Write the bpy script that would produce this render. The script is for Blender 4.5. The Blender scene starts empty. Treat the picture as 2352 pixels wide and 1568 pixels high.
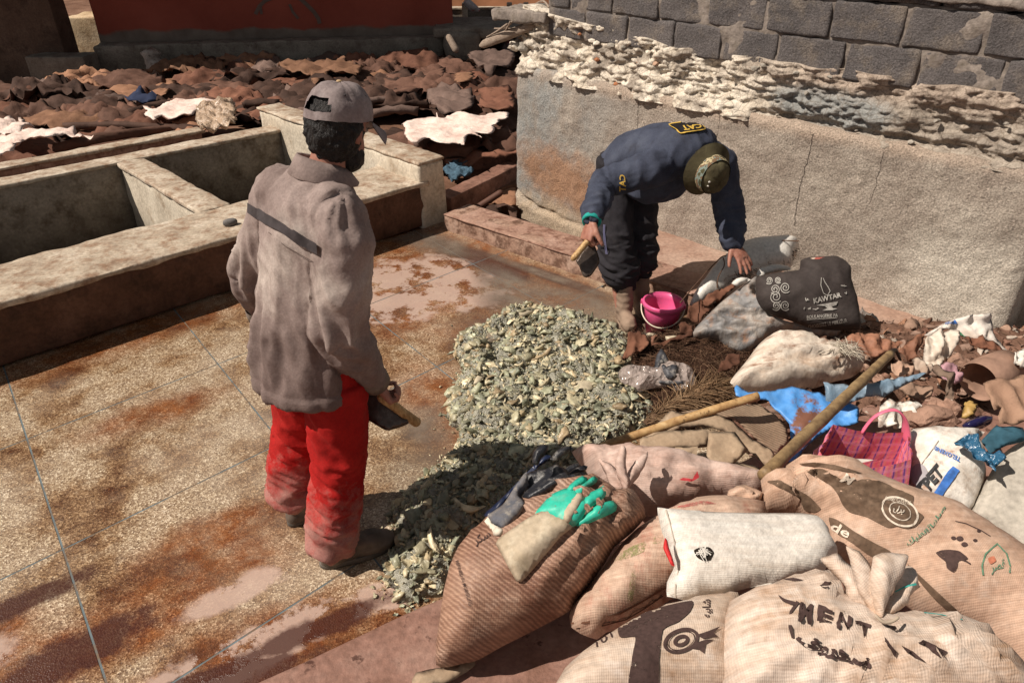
import bpy, bmesh, math, random
import numpy as np
from mathutils import Vector, Matrix, noise
from mathutils.geometry import delaunay_2d_cdt
from mathutils.bvhtree import BVHTree
random.seed(7); rng = np.random.default_rng(7)
SC = bpy.context.scene
COL = SC.collection
# ---------------------------------------------------------------- camera
F, CX, CY, CAMH = 1650.0, 1176.0, 784.0, 2.135       # in pixels of a 2352 x 1568 picture
TH = math.radians(30.8)
cam_d = bpy.data.cameras.new('camera'); cam_o = bpy.data.objects.new('camera', cam_d)
COL.objects.link(cam_o); SC.camera = cam_o
cam_d.sensor_width = 36; cam_d.sensor_fit = 'HORIZONTAL'; cam_d.lens = 36 * F / 2352
cam_d.clip_start = 0.05; cam_d.clip_end = 500
cam_o.location = (0, 0, CAMH); cam_o.rotation_euler = (math.pi / 2 - TH, 0, 0)
# ---------------------------------------------------------------- sky and sun
SUN_EL = math.radians(48.5)
SUNH = Vector((0.97, 0.24, 0)).normalized()           # the way the light travels over the ground
SUNV = Vector((SUNH.x * math.cos(SUN_EL), SUNH.y * math.cos(SUN_EL), -math.sin(SUN_EL)))
W = bpy.data.worlds.new('World'); SC.world = W; W.use_nodes = True
wn = W.node_tree; wn.nodes.clear()
sky = wn.nodes.new('ShaderNodeTexSky'); sky.sky_type = 'NISHITA'; sky.sun_disc = False
sky.sun_elevation = SUN_EL; sky.sun_rotation = math.atan2(-SUNH.x, -SUNH.y)
sky.dust_density = 0.4; sky.air_density = 0.8; sky.ozone_density = 0.5
hsv = wn.nodes.new('ShaderNodeHueSaturation'); hsv.inputs['Saturation'].default_value = 0.12
bg = wn.nodes.new('ShaderNodeBackground'); bg.inputs['Strength'].default_value = 0.05
wo = wn.nodes.new('ShaderNodeOutputWorld')
wn.links.new(sky.outputs[0], hsv.inputs['Color']); wn.links.new(hsv.outputs[0], bg.inputs[0])
wn.links.new(bg.outputs[0], wo.inputs[0])
sun_d = bpy.data.lights.new('sun', 'SUN'); sun_d.energy = 5.0; sun_d.angle = math.radians(0.53)
sun_d.color = (1.0, 0.90, 0.79)
sun_o = bpy.data.objects.new('sun', sun_d); COL.objects.link(sun_o)
sun_o.rotation_euler = (-SUNV).to_track_quat('Z', 'Y').to_euler(); sun_o.location = (-6, -4, 9)
vs = SC.view_settings; vs.view_transform = 'Standard'; vs.look = 'None'; vs.gamma = 1.0
vs.exposure = 0.18; vs.use_curve_mapping = False
try:
    SC.cycles.use_denoising = True; SC.cycles.max_bounces = 6; SC.cycles.transparent_max_bounces = 6
    SC.cycles.sample_clamp_indirect = 6
except Exception: pass

# ---------------------------------------------------------------- pixels to places
CT, ST = math.cos(TH), math.sin(TH)
def ray(u, v):
    x = (u - CX) / F; y = (CY - v) / F
    return Vector((x, CT + y * ST, -ST + y * CT))
CAM = Vector((0, 0, CAMH))
def G(u, v, z=0.0):
    d = ray(u, v); return CAM + d * ((z - CAMH) / d.z)
def Y(u, v, y):
    d = ray(u, v); return CAM + d * (y / d.y)
def onp(u, v, p0, n):
    d = ray(u, v); return CAM + d * ((p0 - CAM).dot(n) / d.dot(n))
ZM = dict(D=(0, 0, 1 / 1.7415), F=(1700, 1750, 1.598), H=(2300, 1450, 2.352), K=(2200, 2000, 2.138),
          L=(3000, 2000, 2.1459), N=(3000, 1600, 2.146), R=(3300, 1150, 2.613), B=(2700, 900, 2.613),
          Q=(2200, 400, 1.5678), M=(1000, 1300, 1.425), Y=(1500, 800, 2.352), X=(1700, 600, 4.48),
          A=(0, 0, 2.24), C=(1024, 0, 2.24), E=(2048, 0, 2.24), I=(3072, 0, 2.24), T=(2400, 1200, 2.24),
          U=(1250, 1450, 4.48), V=(2250, 750, 2.24), W=(2800, 950, 4.48), J=(1700, 0, 2.4436), P=(900, 250, 1.3637))
def px(*a):
    """px('F', (x,y), (x,y), 'K', ...) reads points from close-ups of the photograph into picture pixels"""
    out = []; k = 'D'
    for q in a:
        if isinstance(q, str): k = q; continue
        x0, y0, s = ZM[k]
        out.append(((x0 + q[0] / s) / 1.7415, (y0 + q[1] / s) / 1.7415))
    return out
UP = Vector((0, 0, 1))
# ---------------------------------------------------------------- objects
def link(o, parent=None):
    COL.objects.link(o)
    if parent is not None: o.parent = parent
    return o
def tag(o, label=None, cat=None, group=None, kind=None):
    if label: o['label'] = label
    if cat: o['category'] = cat
    if group: o['group'] = group
    if kind: o['kind'] = kind
    return o
def empty(name, loc, label, cat, group=None):
    o = bpy.data.objects.new(name, None); o.empty_display_size = 0.05; o.location = loc
    link(o); tag(o, label, cat, group)
    return o
def mesh_obj(name, verts, faces, mat=None, parent=None, smooth=True, uv=None, col=None):
    me = bpy.data.meshes.new(name)
    me.from_pydata([tuple(v) for v in verts], [], [tuple(f) for f in faces]); me.validate(clean_customdata=False)
    return finish(name, me, mat, parent, smooth, uv, col)
def finish(name, me, mat, parent, smooth=True, uv=None, col=None):
    if uv is not None:
        ul = me.uv_layers.new(name='UVMap'); idx = np.empty(len(me.loops), dtype=np.int32)
        me.loops.foreach_get('vertex_index', idx)
        ul.data.foreach_set('uv', np.asarray(uv, dtype=np.float32)[idx].ravel())
    if col is not None:
        ca = me.color_attributes.new(name='Col', type='FLOAT_COLOR', domain='POINT')
        ca.data.foreach_set('color', np.asarray(col, dtype=np.float32).ravel())
    if smooth: me.polygons.foreach_set('use_smooth', np.ones(len(me.polygons), dtype=bool))
    if mat is not None: me.materials.append(mat)
    me.update()
    o = bpy.data.objects.new(name, me)
    if parent is not None:
        link(o, parent)
        if parent.type == 'EMPTY' or True:
            o.matrix_parent_inverse = parent_world(parent).inverted()
    else: link(o)
    return o
def parent_world(p):
    m = Matrix.LocRotScale(p.location, p.rotation_euler, p.scale)
    return (parent_world(p.parent) @ p.matrix_parent_inverse @ m) if p.parent else m
def fast_mesh(name, V, T, mat=None, parent=None, smooth=True, col=None):
    """numpy triangles into one mesh"""
    V = np.asarray(V, np.float32); T = np.asarray(T, np.int32)
    me = bpy.data.meshes.new(name)
    me.vertices.add(len(V)); me.vertices.foreach_set('co', V.ravel())
    me.loops.add(T.size); me.loops.foreach_set('vertex_index', T.ravel())
    me.polygons.add(len(T)); me.polygons.foreach_set('loop_start', np.arange(0, T.size, 3, dtype=np.int32))
    me.update(calc_edges=True)
    return finish(name, me, mat, parent, smooth, None, col)
def nz(x, y=0.0, z=0.0): return noise.noise((x, y, z))
def fbm(x, y, z=0.0, o=3):
    s = 0; a = 1
    for i in range(o):
        s += a * noise.noise((x, y, z)); x *= 2.1; y *= 2.1; z *= 2.1; a *= 0.5
    return s
# ---------------------------------------------------------------- materials
class MT:
    def __init__(self, name, rough=0.8, spec=0.3):
        self.m = bpy.data.materials.new(name); self.m.use_nodes = True
        self.t = self.m.node_tree; self.b = self.t.nodes['Principled BSDF']
        self.b.inputs['Roughness'].default_value = rough; self.b.inputs['Specular IOR Level'].default_value = spec
        self.co = None
    def n(self, typ, ins=None, **props):
        nd = self.t.nodes.new(typ)
        for k, v in props.items(): setattr(nd, k, v)
        for k, v in (ins or {}).items(): self.set(nd.inputs[k], v)
        return nd
    def set(self, s, v):
        if isinstance(v, bpy.types.NodeSocket): self.t.links.new(v, s)
        elif isinstance(v, bpy.types.Node): self.t.links.new(v.outputs[0], s)
        elif isinstance(v, tuple) and len(v) == 3 and s.type == 'RGBA': s.default_value = (*v, 1)
        else: s.default_value = v
    def coord(self, which='Object'):
        key = which
        if self.co is None: self.co = {}
        if key not in self.co:
            if which == 'World': self.co[key] = self.n('ShaderNodeNewGeometry').outputs['Position']
            else: self.co[key] = self.n('ShaderNodeTexCoord').outputs[which]
        return self.co[key]
    def mapping(self, v, loc=(0, 0, 0), rot=(0, 0, 0), sc=(1, 1, 1), typ='POINT'):
        return self.n('ShaderNodeMapping', {'Vector': v, 'Location': loc, 'Rotation': rot, 'Scale': sc}, vector_type=typ).outputs[0]
    def noise(self, v, scale, detail=4, rough=0.55, dist=0.0):
        return self.n('ShaderNodeTexNoise', {'Vector': v, 'Scale': scale, 'Detail': detail, 'Roughness': rough, 'Distortion': dist}).outputs[0]
    def noisec(self, v, scale, detail=4):
        return self.n('ShaderNodeTexNoise', {'Vector': v, 'Scale': scale, 'Detail': detail}).outputs[1]
    def voro(self, v, scale, out='Distance', feature='F1', rand=1.0):
        return self.n('ShaderNodeTexVoronoi', {'Vector': v, 'Scale': scale, 'Randomness': rand}, feature=feature).outputs[out]
    def wave(self, v, scale, dist=2.0, detail=2, dscale=1.5, typ='BANDS', dirn='X'):
        w = self.n('ShaderNodeTexWave', {'Vector': v, 'Scale': scale, 'Distortion': dist, 'Detail': detail, 'Detail Scale': dscale}, wave_type=typ)
        w.bands_direction = dirn
        return w.outputs[1]
    def ramp(self, f, stops, interp='LINEAR'):
        r = self.n('ShaderNodeValToRGB', {0: f}); cr = r.color_ramp; cr.interpolation = interp
        while len(cr.elements) > 1: cr.elements.remove(cr.elements[-1])
        for i, (p, c) in enumerate(stops):
            e = cr.elements[0] if i == 0 else cr.elements.new(p)
            e.position = p; e.color = (*c, 1) if isinstance(c, tuple) else (c, c, c, 1)
        return r.outputs[0]
    def math(self, op, a, b=0.5, clamp=False):
        return self.n('ShaderNodeMath', {0: a, 1: b}, operation=op, use_clamp=clamp).outputs[0]
    def mix(self, f, a, b, mode='MIX'):
        nd = self.n('ShaderNodeMix', {0: f}, data_type='RGBA', blend_type=mode)
        self.set(nd.inputs[6], a); self.set(nd.inputs[7], b)
        return nd.outputs[2]
    def mr(self, v, a, b, c=0.0, d=1.0):
        return self.n('ShaderNodeMapRange', {0: v, 1: a, 2: b, 3: c, 4: d}).outputs[0]
    def color(self, c): self.set(self.b.inputs['Base Color'], c); return self
    def roughness(self, c): self.set(self.b.inputs['Roughness'], c); return self
    def bump(self, h, strength=0.4, dist=0.01):
        prev = self.b.inputs['Normal'].links[0].from_socket if self.b.inputs['Normal'].links else None
        nd = self.n('ShaderNodeBump', {'Height': h, 'Strength': strength, 'Distance': dist})
        if prev: self.t.links.new(prev, nd.inputs['Normal'])
        self.t.links.new(nd.outputs[0], self.b.inputs['Normal'])
        return self
    def blob(self, v, cx, cy, rx, ry, rot=0.0, soft=0.35, nf=0.5, ns=4.0):
        """0..1 mask: an uneven patch at a place of the ground"""
        p = self.mapping(v, (cx, cy, 0), (0, 0, rot), (rx, ry, 1000), 'TEXTURE')
        d = self.n('ShaderNodeVectorMath', {0: p}, operation='LENGTH').outputs['Value']
        key = ('blobnoise', round(ns / 3.0))
        if key not in self.co: self.co[key] = self.math('SUBTRACT', self.noise(v, ns, 5, 0.65), 0.5)
        k = self.math('MULTIPLY', self.co[key], nf * 2)
        return self.mr(self.math('ADD', d, k), 1.0 + soft / 2, 1.0 - soft / 2)
def simple(name, c, rough=0.7, spec=0.3, var=0.15, scale=8, bump=0.25, bscale=30, bdist=0.004, coord='Object', metal=0.0):
    m = MT(name, rough, spec); v = m.coord(coord)
    lo = tuple(x * (1 - var) for x in c); hi = tuple(min(1, x * (1 + var)) for x in c)
    m.color(m.ramp(m.noise(v, scale, 5), [(0.3, lo), (0.7, hi)]))
    m.b.inputs['Metallic'].default_value = metal
    if bump: m.bump(m.noise(v, bscale, 4), bump, bdist)
    return m.m
def dirty(name, c, d1, d2=None, scale=6, amt=(0.45, 0.65), rough=0.8, weave=0, stripe=None, bump=0.3, bscale=25, bdist=0.006, spec=0.3, coord='UV', fine=60, streak=None, scratch=0):
    """cloth / concrete: base colour with patches of dirt, optional weave and stripes along UV"""
    m = MT(name, rough, spec); v = m.coord(coord)
    vv = m.mapping(v, sc=streak) if streak else v
    f1 = m.ramp(m.noise(vv, scale, 8, 0.65), [(amt[0], 0.0), (amt[1], 1.0)])
    c1 = m.mix(f1, c, d1)
    if d2:
        f2 = m.ramp(m.noise(m.mapping(vv, loc=(3.1, 7.7, 1.3)), scale * 2.3, 7, 0.7), [(0.52, 0.0), (0.68, 1.0)])
        c1 = m.mix(f2, c1, d2)
    if scratch:      # worn streaks along the cloth
        for k_, (ra, sx, sy) in enumerate(((scratch, 5, 60), (scratch + 1.57, 4, 45))):
            sk = m.ramp(m.noise(m.mapping(v, rot=(0, 0, ra), sc=(sx, sy, 1), loc=(k_, 0, 0)), 1.0, 5, .65), [(0.42, 0.0), (0.62, .55 if k_ == 0 else .35)])
            c1 = m.mix(sk, c1, d1 if k_ else tuple(min(.8, q * 1.25) for q in c))
    fv = m.ramp(m.noise(v, fine, 3), [(0.3, 0.82), (0.7, 1.12)])
    c1 = m.mix(1.0, c1, fv, 'MULTIPLY')
    if stripe:
        ang, sc_, dist, col, k = stripe
        w = m.wave(m.mapping(v, rot=(0, 0, ang)), sc_, dist, 3, 1.2)
        w = m.math('MULTIPLY', w, m.ramp(m.noise(v, scale * 1.3, 3), [(0.3, 0.3), (0.65, 1.0)]))
        c1 = m.mix(m.math('MULTIPLY', w, k), c1, col)
        m.bump(w, 0.5, 0.004)
    m.color(c1)
    if bump: m.bump(m.noise(v, bscale, 6, 0.6), bump, bdist)
    if weave:
        a = m.wave(v, weave * 1.5, 1.5, 2, 2, dirn='X'); b = m.wave(v, weave * 1.2, 1.5, 2, 2, dirn='Y')
        ab = m.math('ADD', a, b); m.bump(ab, 0.28, 0.0012)
        m.color(m.mix(1.0, c1, m.mr(ab, .2, 1.8, .93, 1.05), 'MULTIPLY'))
    return m.m
def ink(name, c, lo=.40, hi=.47, scale=55, rough=.8):
    """worn print: patchy ink"""
    m = MT(name, rough, .2); v = m.coord('World'); m.color(m.ramp(m.noise(v, 90, 3), [(0.3, tuple(x * .8 for x in c)), (0.7, tuple(min(1, x * 1.3) for x in c))]))
    m.set(m.b.inputs['Alpha'], m.ramp(m.math('ADD', m.math('MULTIPLY', m.noise(v, scale * 5, 3), .35), m.math('MULTIPLY', m.noise(v, scale * .5, 6, .7), .65)), [(lo, 0.0), (hi, 1.0)]))
    return m.m
# ---------------------------------------------------------------- shape tools
def catmull(P, step):
    P = [np.array(p, float) for p in P]; n = len(P); out = []
    for i in range(n):
        p0, p1, p2, p3 = P[i - 1], P[i], P[(i + 1) % n], P[(i + 2) % n]
        m = max(1, int(round(np.linalg.norm(p2 - p1) / step)))
        for j in range(m):
            t = j / m
            q = 0.5 * ((2 * p1) + (-p0 + p2) * t + (2 * p0 - 5 * p1 + 4 * p2 - p3) * t * t + (-p0 + 3 * p1 - 3 * p2 + p3) * t ** 3)
            out.append(q * 0.6 + 0.4 * (p1 + (p2 - p1) * t))
    return np.array(out)
def linear(P, step):
    out = []; n = len(P)
    for i in range(n):
        a = np.array(P[i], float); b = np.array(P[(i + 1) % n], float)
        m = max(1, int(round(np.linalg.norm(b - a) / step)))
        for j in range(m): out.append(a + (b - a) * j / m)
    return np.array(out)
def inside(poly, pts):
    x, y = pts[:, 0], pts[:, 1]; r = np.zeros(len(pts), bool); j = len(poly) - 1
    for i in range(len(poly)):
        xi, yi = poly[i]; xj, yj = poly[j]
        c = ((yi > y) != (yj > y)) & (x < (xj - xi) * (y - yi) / (yj - yi + 1e-12) + xi)
        r ^= c; j = i
    return r
def bdist(poly, pts):
    a = poly; b = np.roll(poly, -1, 0); best = np.full(len(pts), 1e9)
    for i in range(len(a)):
        d = b[i] - a[i]; L = d @ d + 1e-12
        t = np.clip(((pts - a[i]) @ d) / L, 0, 1)
        q = a[i] + t[:, None] * d - pts
        best = np.minimum(best, np.hypot(q[:, 0], q[:, 1]))
    return best
def triangulate(P2, res, seed=0):
    """outline -> points, triangles (interior grid, slightly jittered), number of border points, distance to the border"""
    r = np.random.default_rng(seed)
    lo, hi = P2.min(0), P2.max(0)
    gx = np.arange(lo[0], hi[0], res); gy = np.arange(lo[1], hi[1], res * 0.87)
    XX, YY = np.meshgrid(gx, gy); XX[1::2] += res / 2
    g = np.stack([XX.ravel(), YY.ravel()], 1) + r.normal(0, res * 0.06, (XX.size, 2))
    g = g[inside(P2, g)]
    if len(g): g = g[bdist(P2, g) > res * 0.55]
    nb = len(P2); pts = np.vstack([P2, g]) if len(g) else P2
    ed = [(i, (i + 1) % nb) for i in range(nb)]
    v, e, f, *_ = delaunay_2d_cdt([Vector((float(a), float(b))) for a, b in pts], ed, [], 1, 1e-7)
    v = np.array([(q.x, q.y) for q in v]); f = [t for t in f if len(t) == 3]
    return v, f
def basis(n):
    n = Vector(n).normalized(); e1 = Vector((1, 0, 0)); e1 = (e1 - n * e1.dot(n)).normalized()
    return e1, n.cross(e1).normalized()
def make_wr(p0, n, amp=.008, fr=7, seed=0, pleats=(), ridge=0.0, aniso=(1, 1)):
    """wrinkles of a stuffed sack: soft dents, plus pleats running to the places where it is tied (picture pixels)"""
    p0 = Vector(p0); n = Vector(n).normalized(); e1, e2 = basis(n); C = []
    for q, cnt, a, rad in pleats:
        w = onp(q[0], q[1], p0, n); C.append(((w - p0).dot(e1), (w - p0).dot(e2), cnt, a, rad))
    def f(x, y, d):
        k = min(1, d / .03)
        h = amp * fbm(x * fr * aniso[0] + seed * 7, y * fr * aniso[1], seed, 4)
        if ridge:
            wx = x + .04 * nz(x * fr, y * fr, seed + 1); wy = y + .04 * nz(x * fr + 5, y * fr, seed + 2)
            h += ridge * (max(-.5, 1 - abs(noise.noise((wx * fr * 1.3 * aniso[0] + seed, wy * fr * aniso[1], seed + 4))) * 3.2) + .45 * max(-.5, 1 - abs(noise.noise((wx * fr * 3.1 * aniso[0], wy * fr * 2.6 * aniso[1] + seed, seed + 8))) * 3.0))
        for cx, cy, cnt, a, rad in C:
            dx, dy = x - cx, y - cy; r = math.hypot(dx, dy)
            if r < rad:
                t = math.atan2(dy, dx); w = (1 - r / rad) ** .7 * min(1, r / (rad * .12))
                h += a * w * (1 - abs(math.sin(t * cnt * .5 + 1.0 * nz(t * 2.5, r * .8, seed))) * 1.6)
        return h * k
    return f
def pillow(name, outline, p0, n, front, back=None, res=0.02, mat=None, parent=None, wr=None, prof=0.5, R=None,
           smooth_edge=True, seed=0, uvrot=0.0, jag=0.0, sag=None, world=False, on=None):
    """a stuffed or crumpled body: its outline (picture pixels) laid on the plane p0,n at its own place, then swollen to both sides.
    wr(x,y,d)->extra height;  R: width over which it swells"""
    n = Vector(n).normalized(); p0 = Vector(p0)
    if back is None: back = front * 0.7
    e1, e2 = basis(n)
    pts = []
    for q in outline:
        w = Vector(q) if world else onp(q[0], q[1], p0, n)
        pts.append(((w - p0).dot(e1), (w - p0).dot(e2)))
    P2 = (catmull if smooth_edge else linear)(pts, res)
    if jag:
        P2 = P2 + np.array([[fbm(a * 18, b * 18, seed), fbm(a * 18 + 9, b * 18, seed)] for a, b in P2]) * jag
    v, f = triangulate(P2, res, seed)
    d = bdist(P2, v); edge = d < 1e-6
    RR = R or max(d.max() * 0.9, 1e-3)
    q = np.clip(d / RR, 0, 1); h = (1 - (1 - q) ** 2) ** prof
    hf = h * front; hb = h * back; nv = len(v)
    if wr is not None:
        for i in range(nv):
            if not edge[i]: hf[i] += wr(v[i, 0], v[i, 1], d[i])
    sg = np.zeros(nv)
    if sag is not None: sg = np.array([sag(a, b) for a, b in v])
    if on is not None:      # rests on another body
        hs = []
        for i in range(nv):
            w = p0 + e1 * float(v[i, 0]) + e2 * float(v[i, 1]); hit = on.ray_cast(w + n * .8, -n)
            hs.append(None if hit[0] is None else (hit[0] - w).dot(n))
        ok = [h_ for h_ in hs if h_ is not None]; lo = float(np.percentile(ok, 35)) if ok else 0.0
        hs = np.array([lo if h_ is None else h_ for h_ in hs])
        adj = [[] for _ in range(nv)]
        for t in f:
            for q_ in range(3): adj[t[q_]].append(t[q_ - 1]); adj[t[q_ - 1]].append(t[q_])
        for _ in range(6): hs = np.array([(hs[i] + sum(hs[j] for j in adj[i]) / max(1, len(adj[i]))) / 2 for i in range(nv)])
        sg = sg + hs + back * .5
    P = lambda a, b, c: p0 + e1 * float(a) + e2 * float(b) + n * float(c)
    V = [P(v[i, 0], v[i, 1], hf[i] + sg[i]) for i in range(nv)]
    bi = {}; 
    for i in range(nv):
        if edge[i]: bi[i] = i
        else: bi[i] = len(V); V.append(P(v[i, 0], v[i, 1], -hb[i] + sg[i]))
    uv = [(a, b) for a, b in v] + [(v[i, 0], v[i, 1]) for i in range(nv) if not edge[i]]
    if uvrot:
        c, s = math.cos(uvrot), math.sin(uvrot); uv = [(a * c - b * s, a * s + b * c) for a, b in uv]
    FF = []
    for t in f:
        a, b, c = t
        if (v[b, 0] - v[a, 0]) * (v[c, 1] - v[a, 1]) - (v[b, 1] - v[a, 1]) * (v[c, 0] - v[a, 0]) < 0: a, c = c, a
        FF.append((a, b, c))
        if not (edge[a] and edge[b] and edge[c]): FF.append((bi[c], bi[b], bi[a]))
    o = mesh_obj(name, V, FF, mat, parent, True, uv)
    return o
def bvh(o):
    me = o.data; M = parent_world(o)
    return BVHTree.FromPolygons([M @ v.co for v in me.vertices], [tuple(p.vertices) for p in me.polygons])
def drape_px(name, uvpts, tris, tree, mat, parent, off=0.0015, far=.12):
    """lay a flat print (points in picture pixels) onto the surface it is printed on"""
    V = []; ok = []
    for (u, w) in uvpts:
        d = ray(u, w).normalized(); hit = tree.ray_cast(CAM, d)
        if hit[0] is None: V.append(Vector((0, 0, 0))); ok.append(False)
        else:
            nn = hit[1] if hit[1].dot(d) < 0 else -hit[1]
            V.append(hit[0] + nn * off - d * off); ok.append(True)
    FF = []
    for t in tris:
        if all(ok[i] for i in t):
            L = max((V[t[i]] - V[t[i - 1]]).length for i in range(len(t)))
            if L < far: FF.append(t)
    if not FF: return None
    used = sorted({i for t in FF for i in t}); mp = {a: b for b, a in enumerate(used)}
    return mesh_obj(name, [V[i] for i in used], [tuple(mp[i] for i in t) for t in FF], mat, parent, True)
def poly_print(name, outline, tree, mat, parent, res=4.0, off=0.0015, smooth=True):
    P2 = (catmull if smooth else linear)(outline, res)
    v, f = triangulate(P2, res, 1)
    FF = []
    for a, b, c in f:
        if (v[b, 0] - v[a, 0]) * (v[c, 1] - v[a, 1]) - (v[b, 1] - v[a, 1]) * (v[c, 0] - v[a, 0]) > 0: a, c = c, a
        FF.append((a, b, c))
    return drape_px(name, v, FF, tree, mat, parent, off)
def line_print(name, pts, w, tree, mat, parent, off=0.0015, closed=False, far=.12):
    """a printed line of width w pixels"""
    P = [np.array(p, float) for p in pts]; V = []; Fc = []; n = len(P)
    for i in range(n):
        a = P[i - 1] if (i > 0 or closed) else P[i]; b = P[(i + 1) % n] if (i < n - 1 or closed) else P[i]
        d = b - a; d = d / (np.linalg.norm(d) + 1e-9); q = np.array([-d[1], d[0]]) * w / 2
        V += [tuple(P[i] + q), tuple(P[i] - q)]
    for i in range(n if closed else n - 1):
        j = (i + 1) % n; Fc.append((2 * i, 2 * i + 1, 2 * j + 1, 2 * j))
    return drape_px(name, V, Fc, tree, mat, parent, off, far)
def text_mesh(txt, bold=0.0, shear=0.0):
    c = bpy.data.curves.new('lettering', 'FONT'); c.body = txt; c.resolution_u = 2; c.offset = bold; c.shear = shear
    c.fill_mode = 'FRONT'; c.align_x = 'LEFT'
    o = bpy.data.objects.new('lettering', c); COL.objects.link(o)
    dg = bpy.context.evaluated_depsgraph_get(); me = bpy.data.meshes.new_from_object(o.evaluated_get(dg))
    bm = bmesh.new(); bm.from_mesh(me); bmesh.ops.triangulate(bm, faces=bm.faces[:])
    for _ in range(2):
        L = [e for e in bm.edges if e.calc_length() > 0.16]
        if L:
            bmesh.ops.subdivide_edges(bm, edges=L, cuts=1); bmesh.ops.triangulate(bm, faces=bm.faces[:])
    bm.verts.ensure_lookup_table()
    V = np.array([(v.co.x, v.co.y) for v in bm.verts]) if bm.verts else np.zeros((0, 2))
    T = [tuple(v.index for v in f.verts) for f in bm.faces]; bm.free()
    bpy.data.objects.remove(o); bpy.data.curves.remove(c); bpy.data.meshes.remove(me)
    return V, T
def text_print(name, txt, quad, tree, mat, parent, bold=0.0, shear=0.0, off=0.0015):
    """quad: picture pixels of the text's lower-left, lower-right, upper-right, upper-left corner"""
    V, T = text_mesh(txt, bold, shear)
    if not len(T): return None
    lo, hi = V.min(0), V.max(0); s = (V - lo) / (hi - lo + 1e-9)
    a, b, c, d = [np.array(q, float) for q in quad]
    P = [(1 - y) * ((1 - x) * a + x * b) + y * ((1 - x) * d + x * c) for x, y in s]
    return drape_px(name, P, T, tree, mat, parent, off)
def box(name, c, ax, ay, az, mat, parent=None, bev=0.01, sub=0, rough=0.0, seed=0):
    """a block: centre c, half-extent vectors ax ay az; sub cuts and uneven faces"""
    bm = bmesh.new(); bmesh.ops.create_cube(bm, size=2)
    ax, ay, az = Vector(ax), Vector(ay), Vector(az)
    M = Matrix((ax, ay, az)).transposed().to_4x4(); M.translation = Vector(c)
    bm.transform(M)
    if M.determinant() < 0: bmesh.ops.reverse_faces(bm, faces=bm.faces[:])
    if bev: bmesh.ops.bevel(bm, geom=bm.edges[:], offset=bev, segments=2, profile=0.6, affect='EDGES', clamp_overlap=True)
    if sub:
        for _ in range(12):
            L = [e for e in bm.edges if e.calc_length() > sub]
            if not L: break
            bmesh.ops.subdivide_edges(bm, edges=L, cuts=1, use_grid_fill=True)
            bmesh.ops.triangulate(bm, faces=[f for f in bm.faces if len(f.verts) > 4])
        bm.normal_update()
        for v in bm.verts:
            p = v.co; v.co = p + v.normal * (fbm(p.x * 5, p.y * 5 + seed, p.z * 5, 3) * rough + nz(p.x * 25, p.y * 25, p.z * 25) * rough * 0.35)
    me = bpy.data.meshes.new(name); bm.to_mesh(me); bm.free()
    o = finish(name, me, mat, parent, bool(sub))
    return o
def loft(rings, segs=16, caps=True):
    """rings: (centre, half-axis vector a, half-axis vector b) -> verts, faces"""
    V = []; Fc = []
    for c, a, b in rings:
        for i in range(segs):
            t = 2 * math.pi * i / segs
            V.append(Vector(c) + Vector(a) * math.cos(t) + Vector(b) * math.sin(t))
    for r in range(len(rings) - 1):
        for i in range(segs):
            j = (i + 1) % segs
            Fc.append((r * segs + i, r * segs + j, (r + 1) * segs + j, (r + 1) * segs + i))
    if caps:
        k = len(V); V.append(Vector(rings[0][0])); V.append(Vector(rings[-1][0])); n = (len(rings) - 1) * segs
        for i in range(segs):
            j = (i + 1) % segs
            Fc.append((k, j, i)); Fc.append((k + 1, n + i, n + j))
    return V, Fc
def limb(pts, segs=14, up=None, flat=1.0, round_ends=True):
    """a tapering tube through (point, radius)..., with rounded ends"""
    P = [Vector(p) for p, r in pts]; Rr = [r for p, r in pts]; rings = []
    ref = Vector(up) if up else None
    for i in range(len(P)):
        d = (P[min(i + 1, len(P) - 1)] - P[max(i - 1, 0)]).normalized()
        if ref is None: ref = Vector((0.3, 0.9, 0.1)) if abs(d.z) > 0.5 else Vector((0, 0, 1))
        a = (ref - d * ref.dot(d)).normalized(); b = d.cross(a).normalized(); ref = a
        if i == 0 and round_ends:
            for k in (0.35, 0.75): rings.append((P[0] - d * Rr[0] * math.cos(math.asin(k)), a * Rr[0] * k, b * Rr[0] * k * flat))
        rings.append((P[i], a * Rr[i], b * Rr[i] * flat))
        if i == len(P) - 1 and round_ends:
            for k in (0.75, 0.35): rings.append((P[i] + d * Rr[i] * math.cos(math.asin(k)), a * Rr[i] * k, b * Rr[i] * k * flat))
    return loft(rings, segs)
def spline(pts, n):
    """resample (point, radius) with a smooth curve"""
    P = [np.array([*p, r], float) for p, r in pts]; out = []
    m = len(P) - 1
    for k in range(n + 1):
        s = k / n * m; i = min(int(s), m - 1); t = s - i
        p0 = P[max(i - 1, 0)]; p1 = P[i]; p2 = P[i + 1]; p3 = P[min(i + 2, m)]
        q = 0.5 * ((2 * p1) + (-p0 + p2) * t + (2 * p0 - 5 * p1 + 4 * p2 - p3) * t * t + (-p0 + 3 * p1 - 3 * p2 + p3) * t ** 3)
        out.append((Vector(q[:3]), float(q[3])))
    return out
def tube(name, pts, mat, parent=None, n=0, segs=12, wob=0.0, round_ends=True, flat=1.0):
    if n: pts = spline(pts, n)
    V, Fc = limb(pts, segs, round_ends=round_ends, flat=flat)
    if wob: V = [v + Vector((nz(v.x * 20, v.y * 20, v.z * 20), nz(v.x * 20 + 5, v.y * 20, v.z * 20), nz(v.x * 20, v.y * 20 + 5, v.z * 20))) * wob for v in V]
    o = mesh_obj(name, V, Fc, mat, parent, True)
    return o
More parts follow.
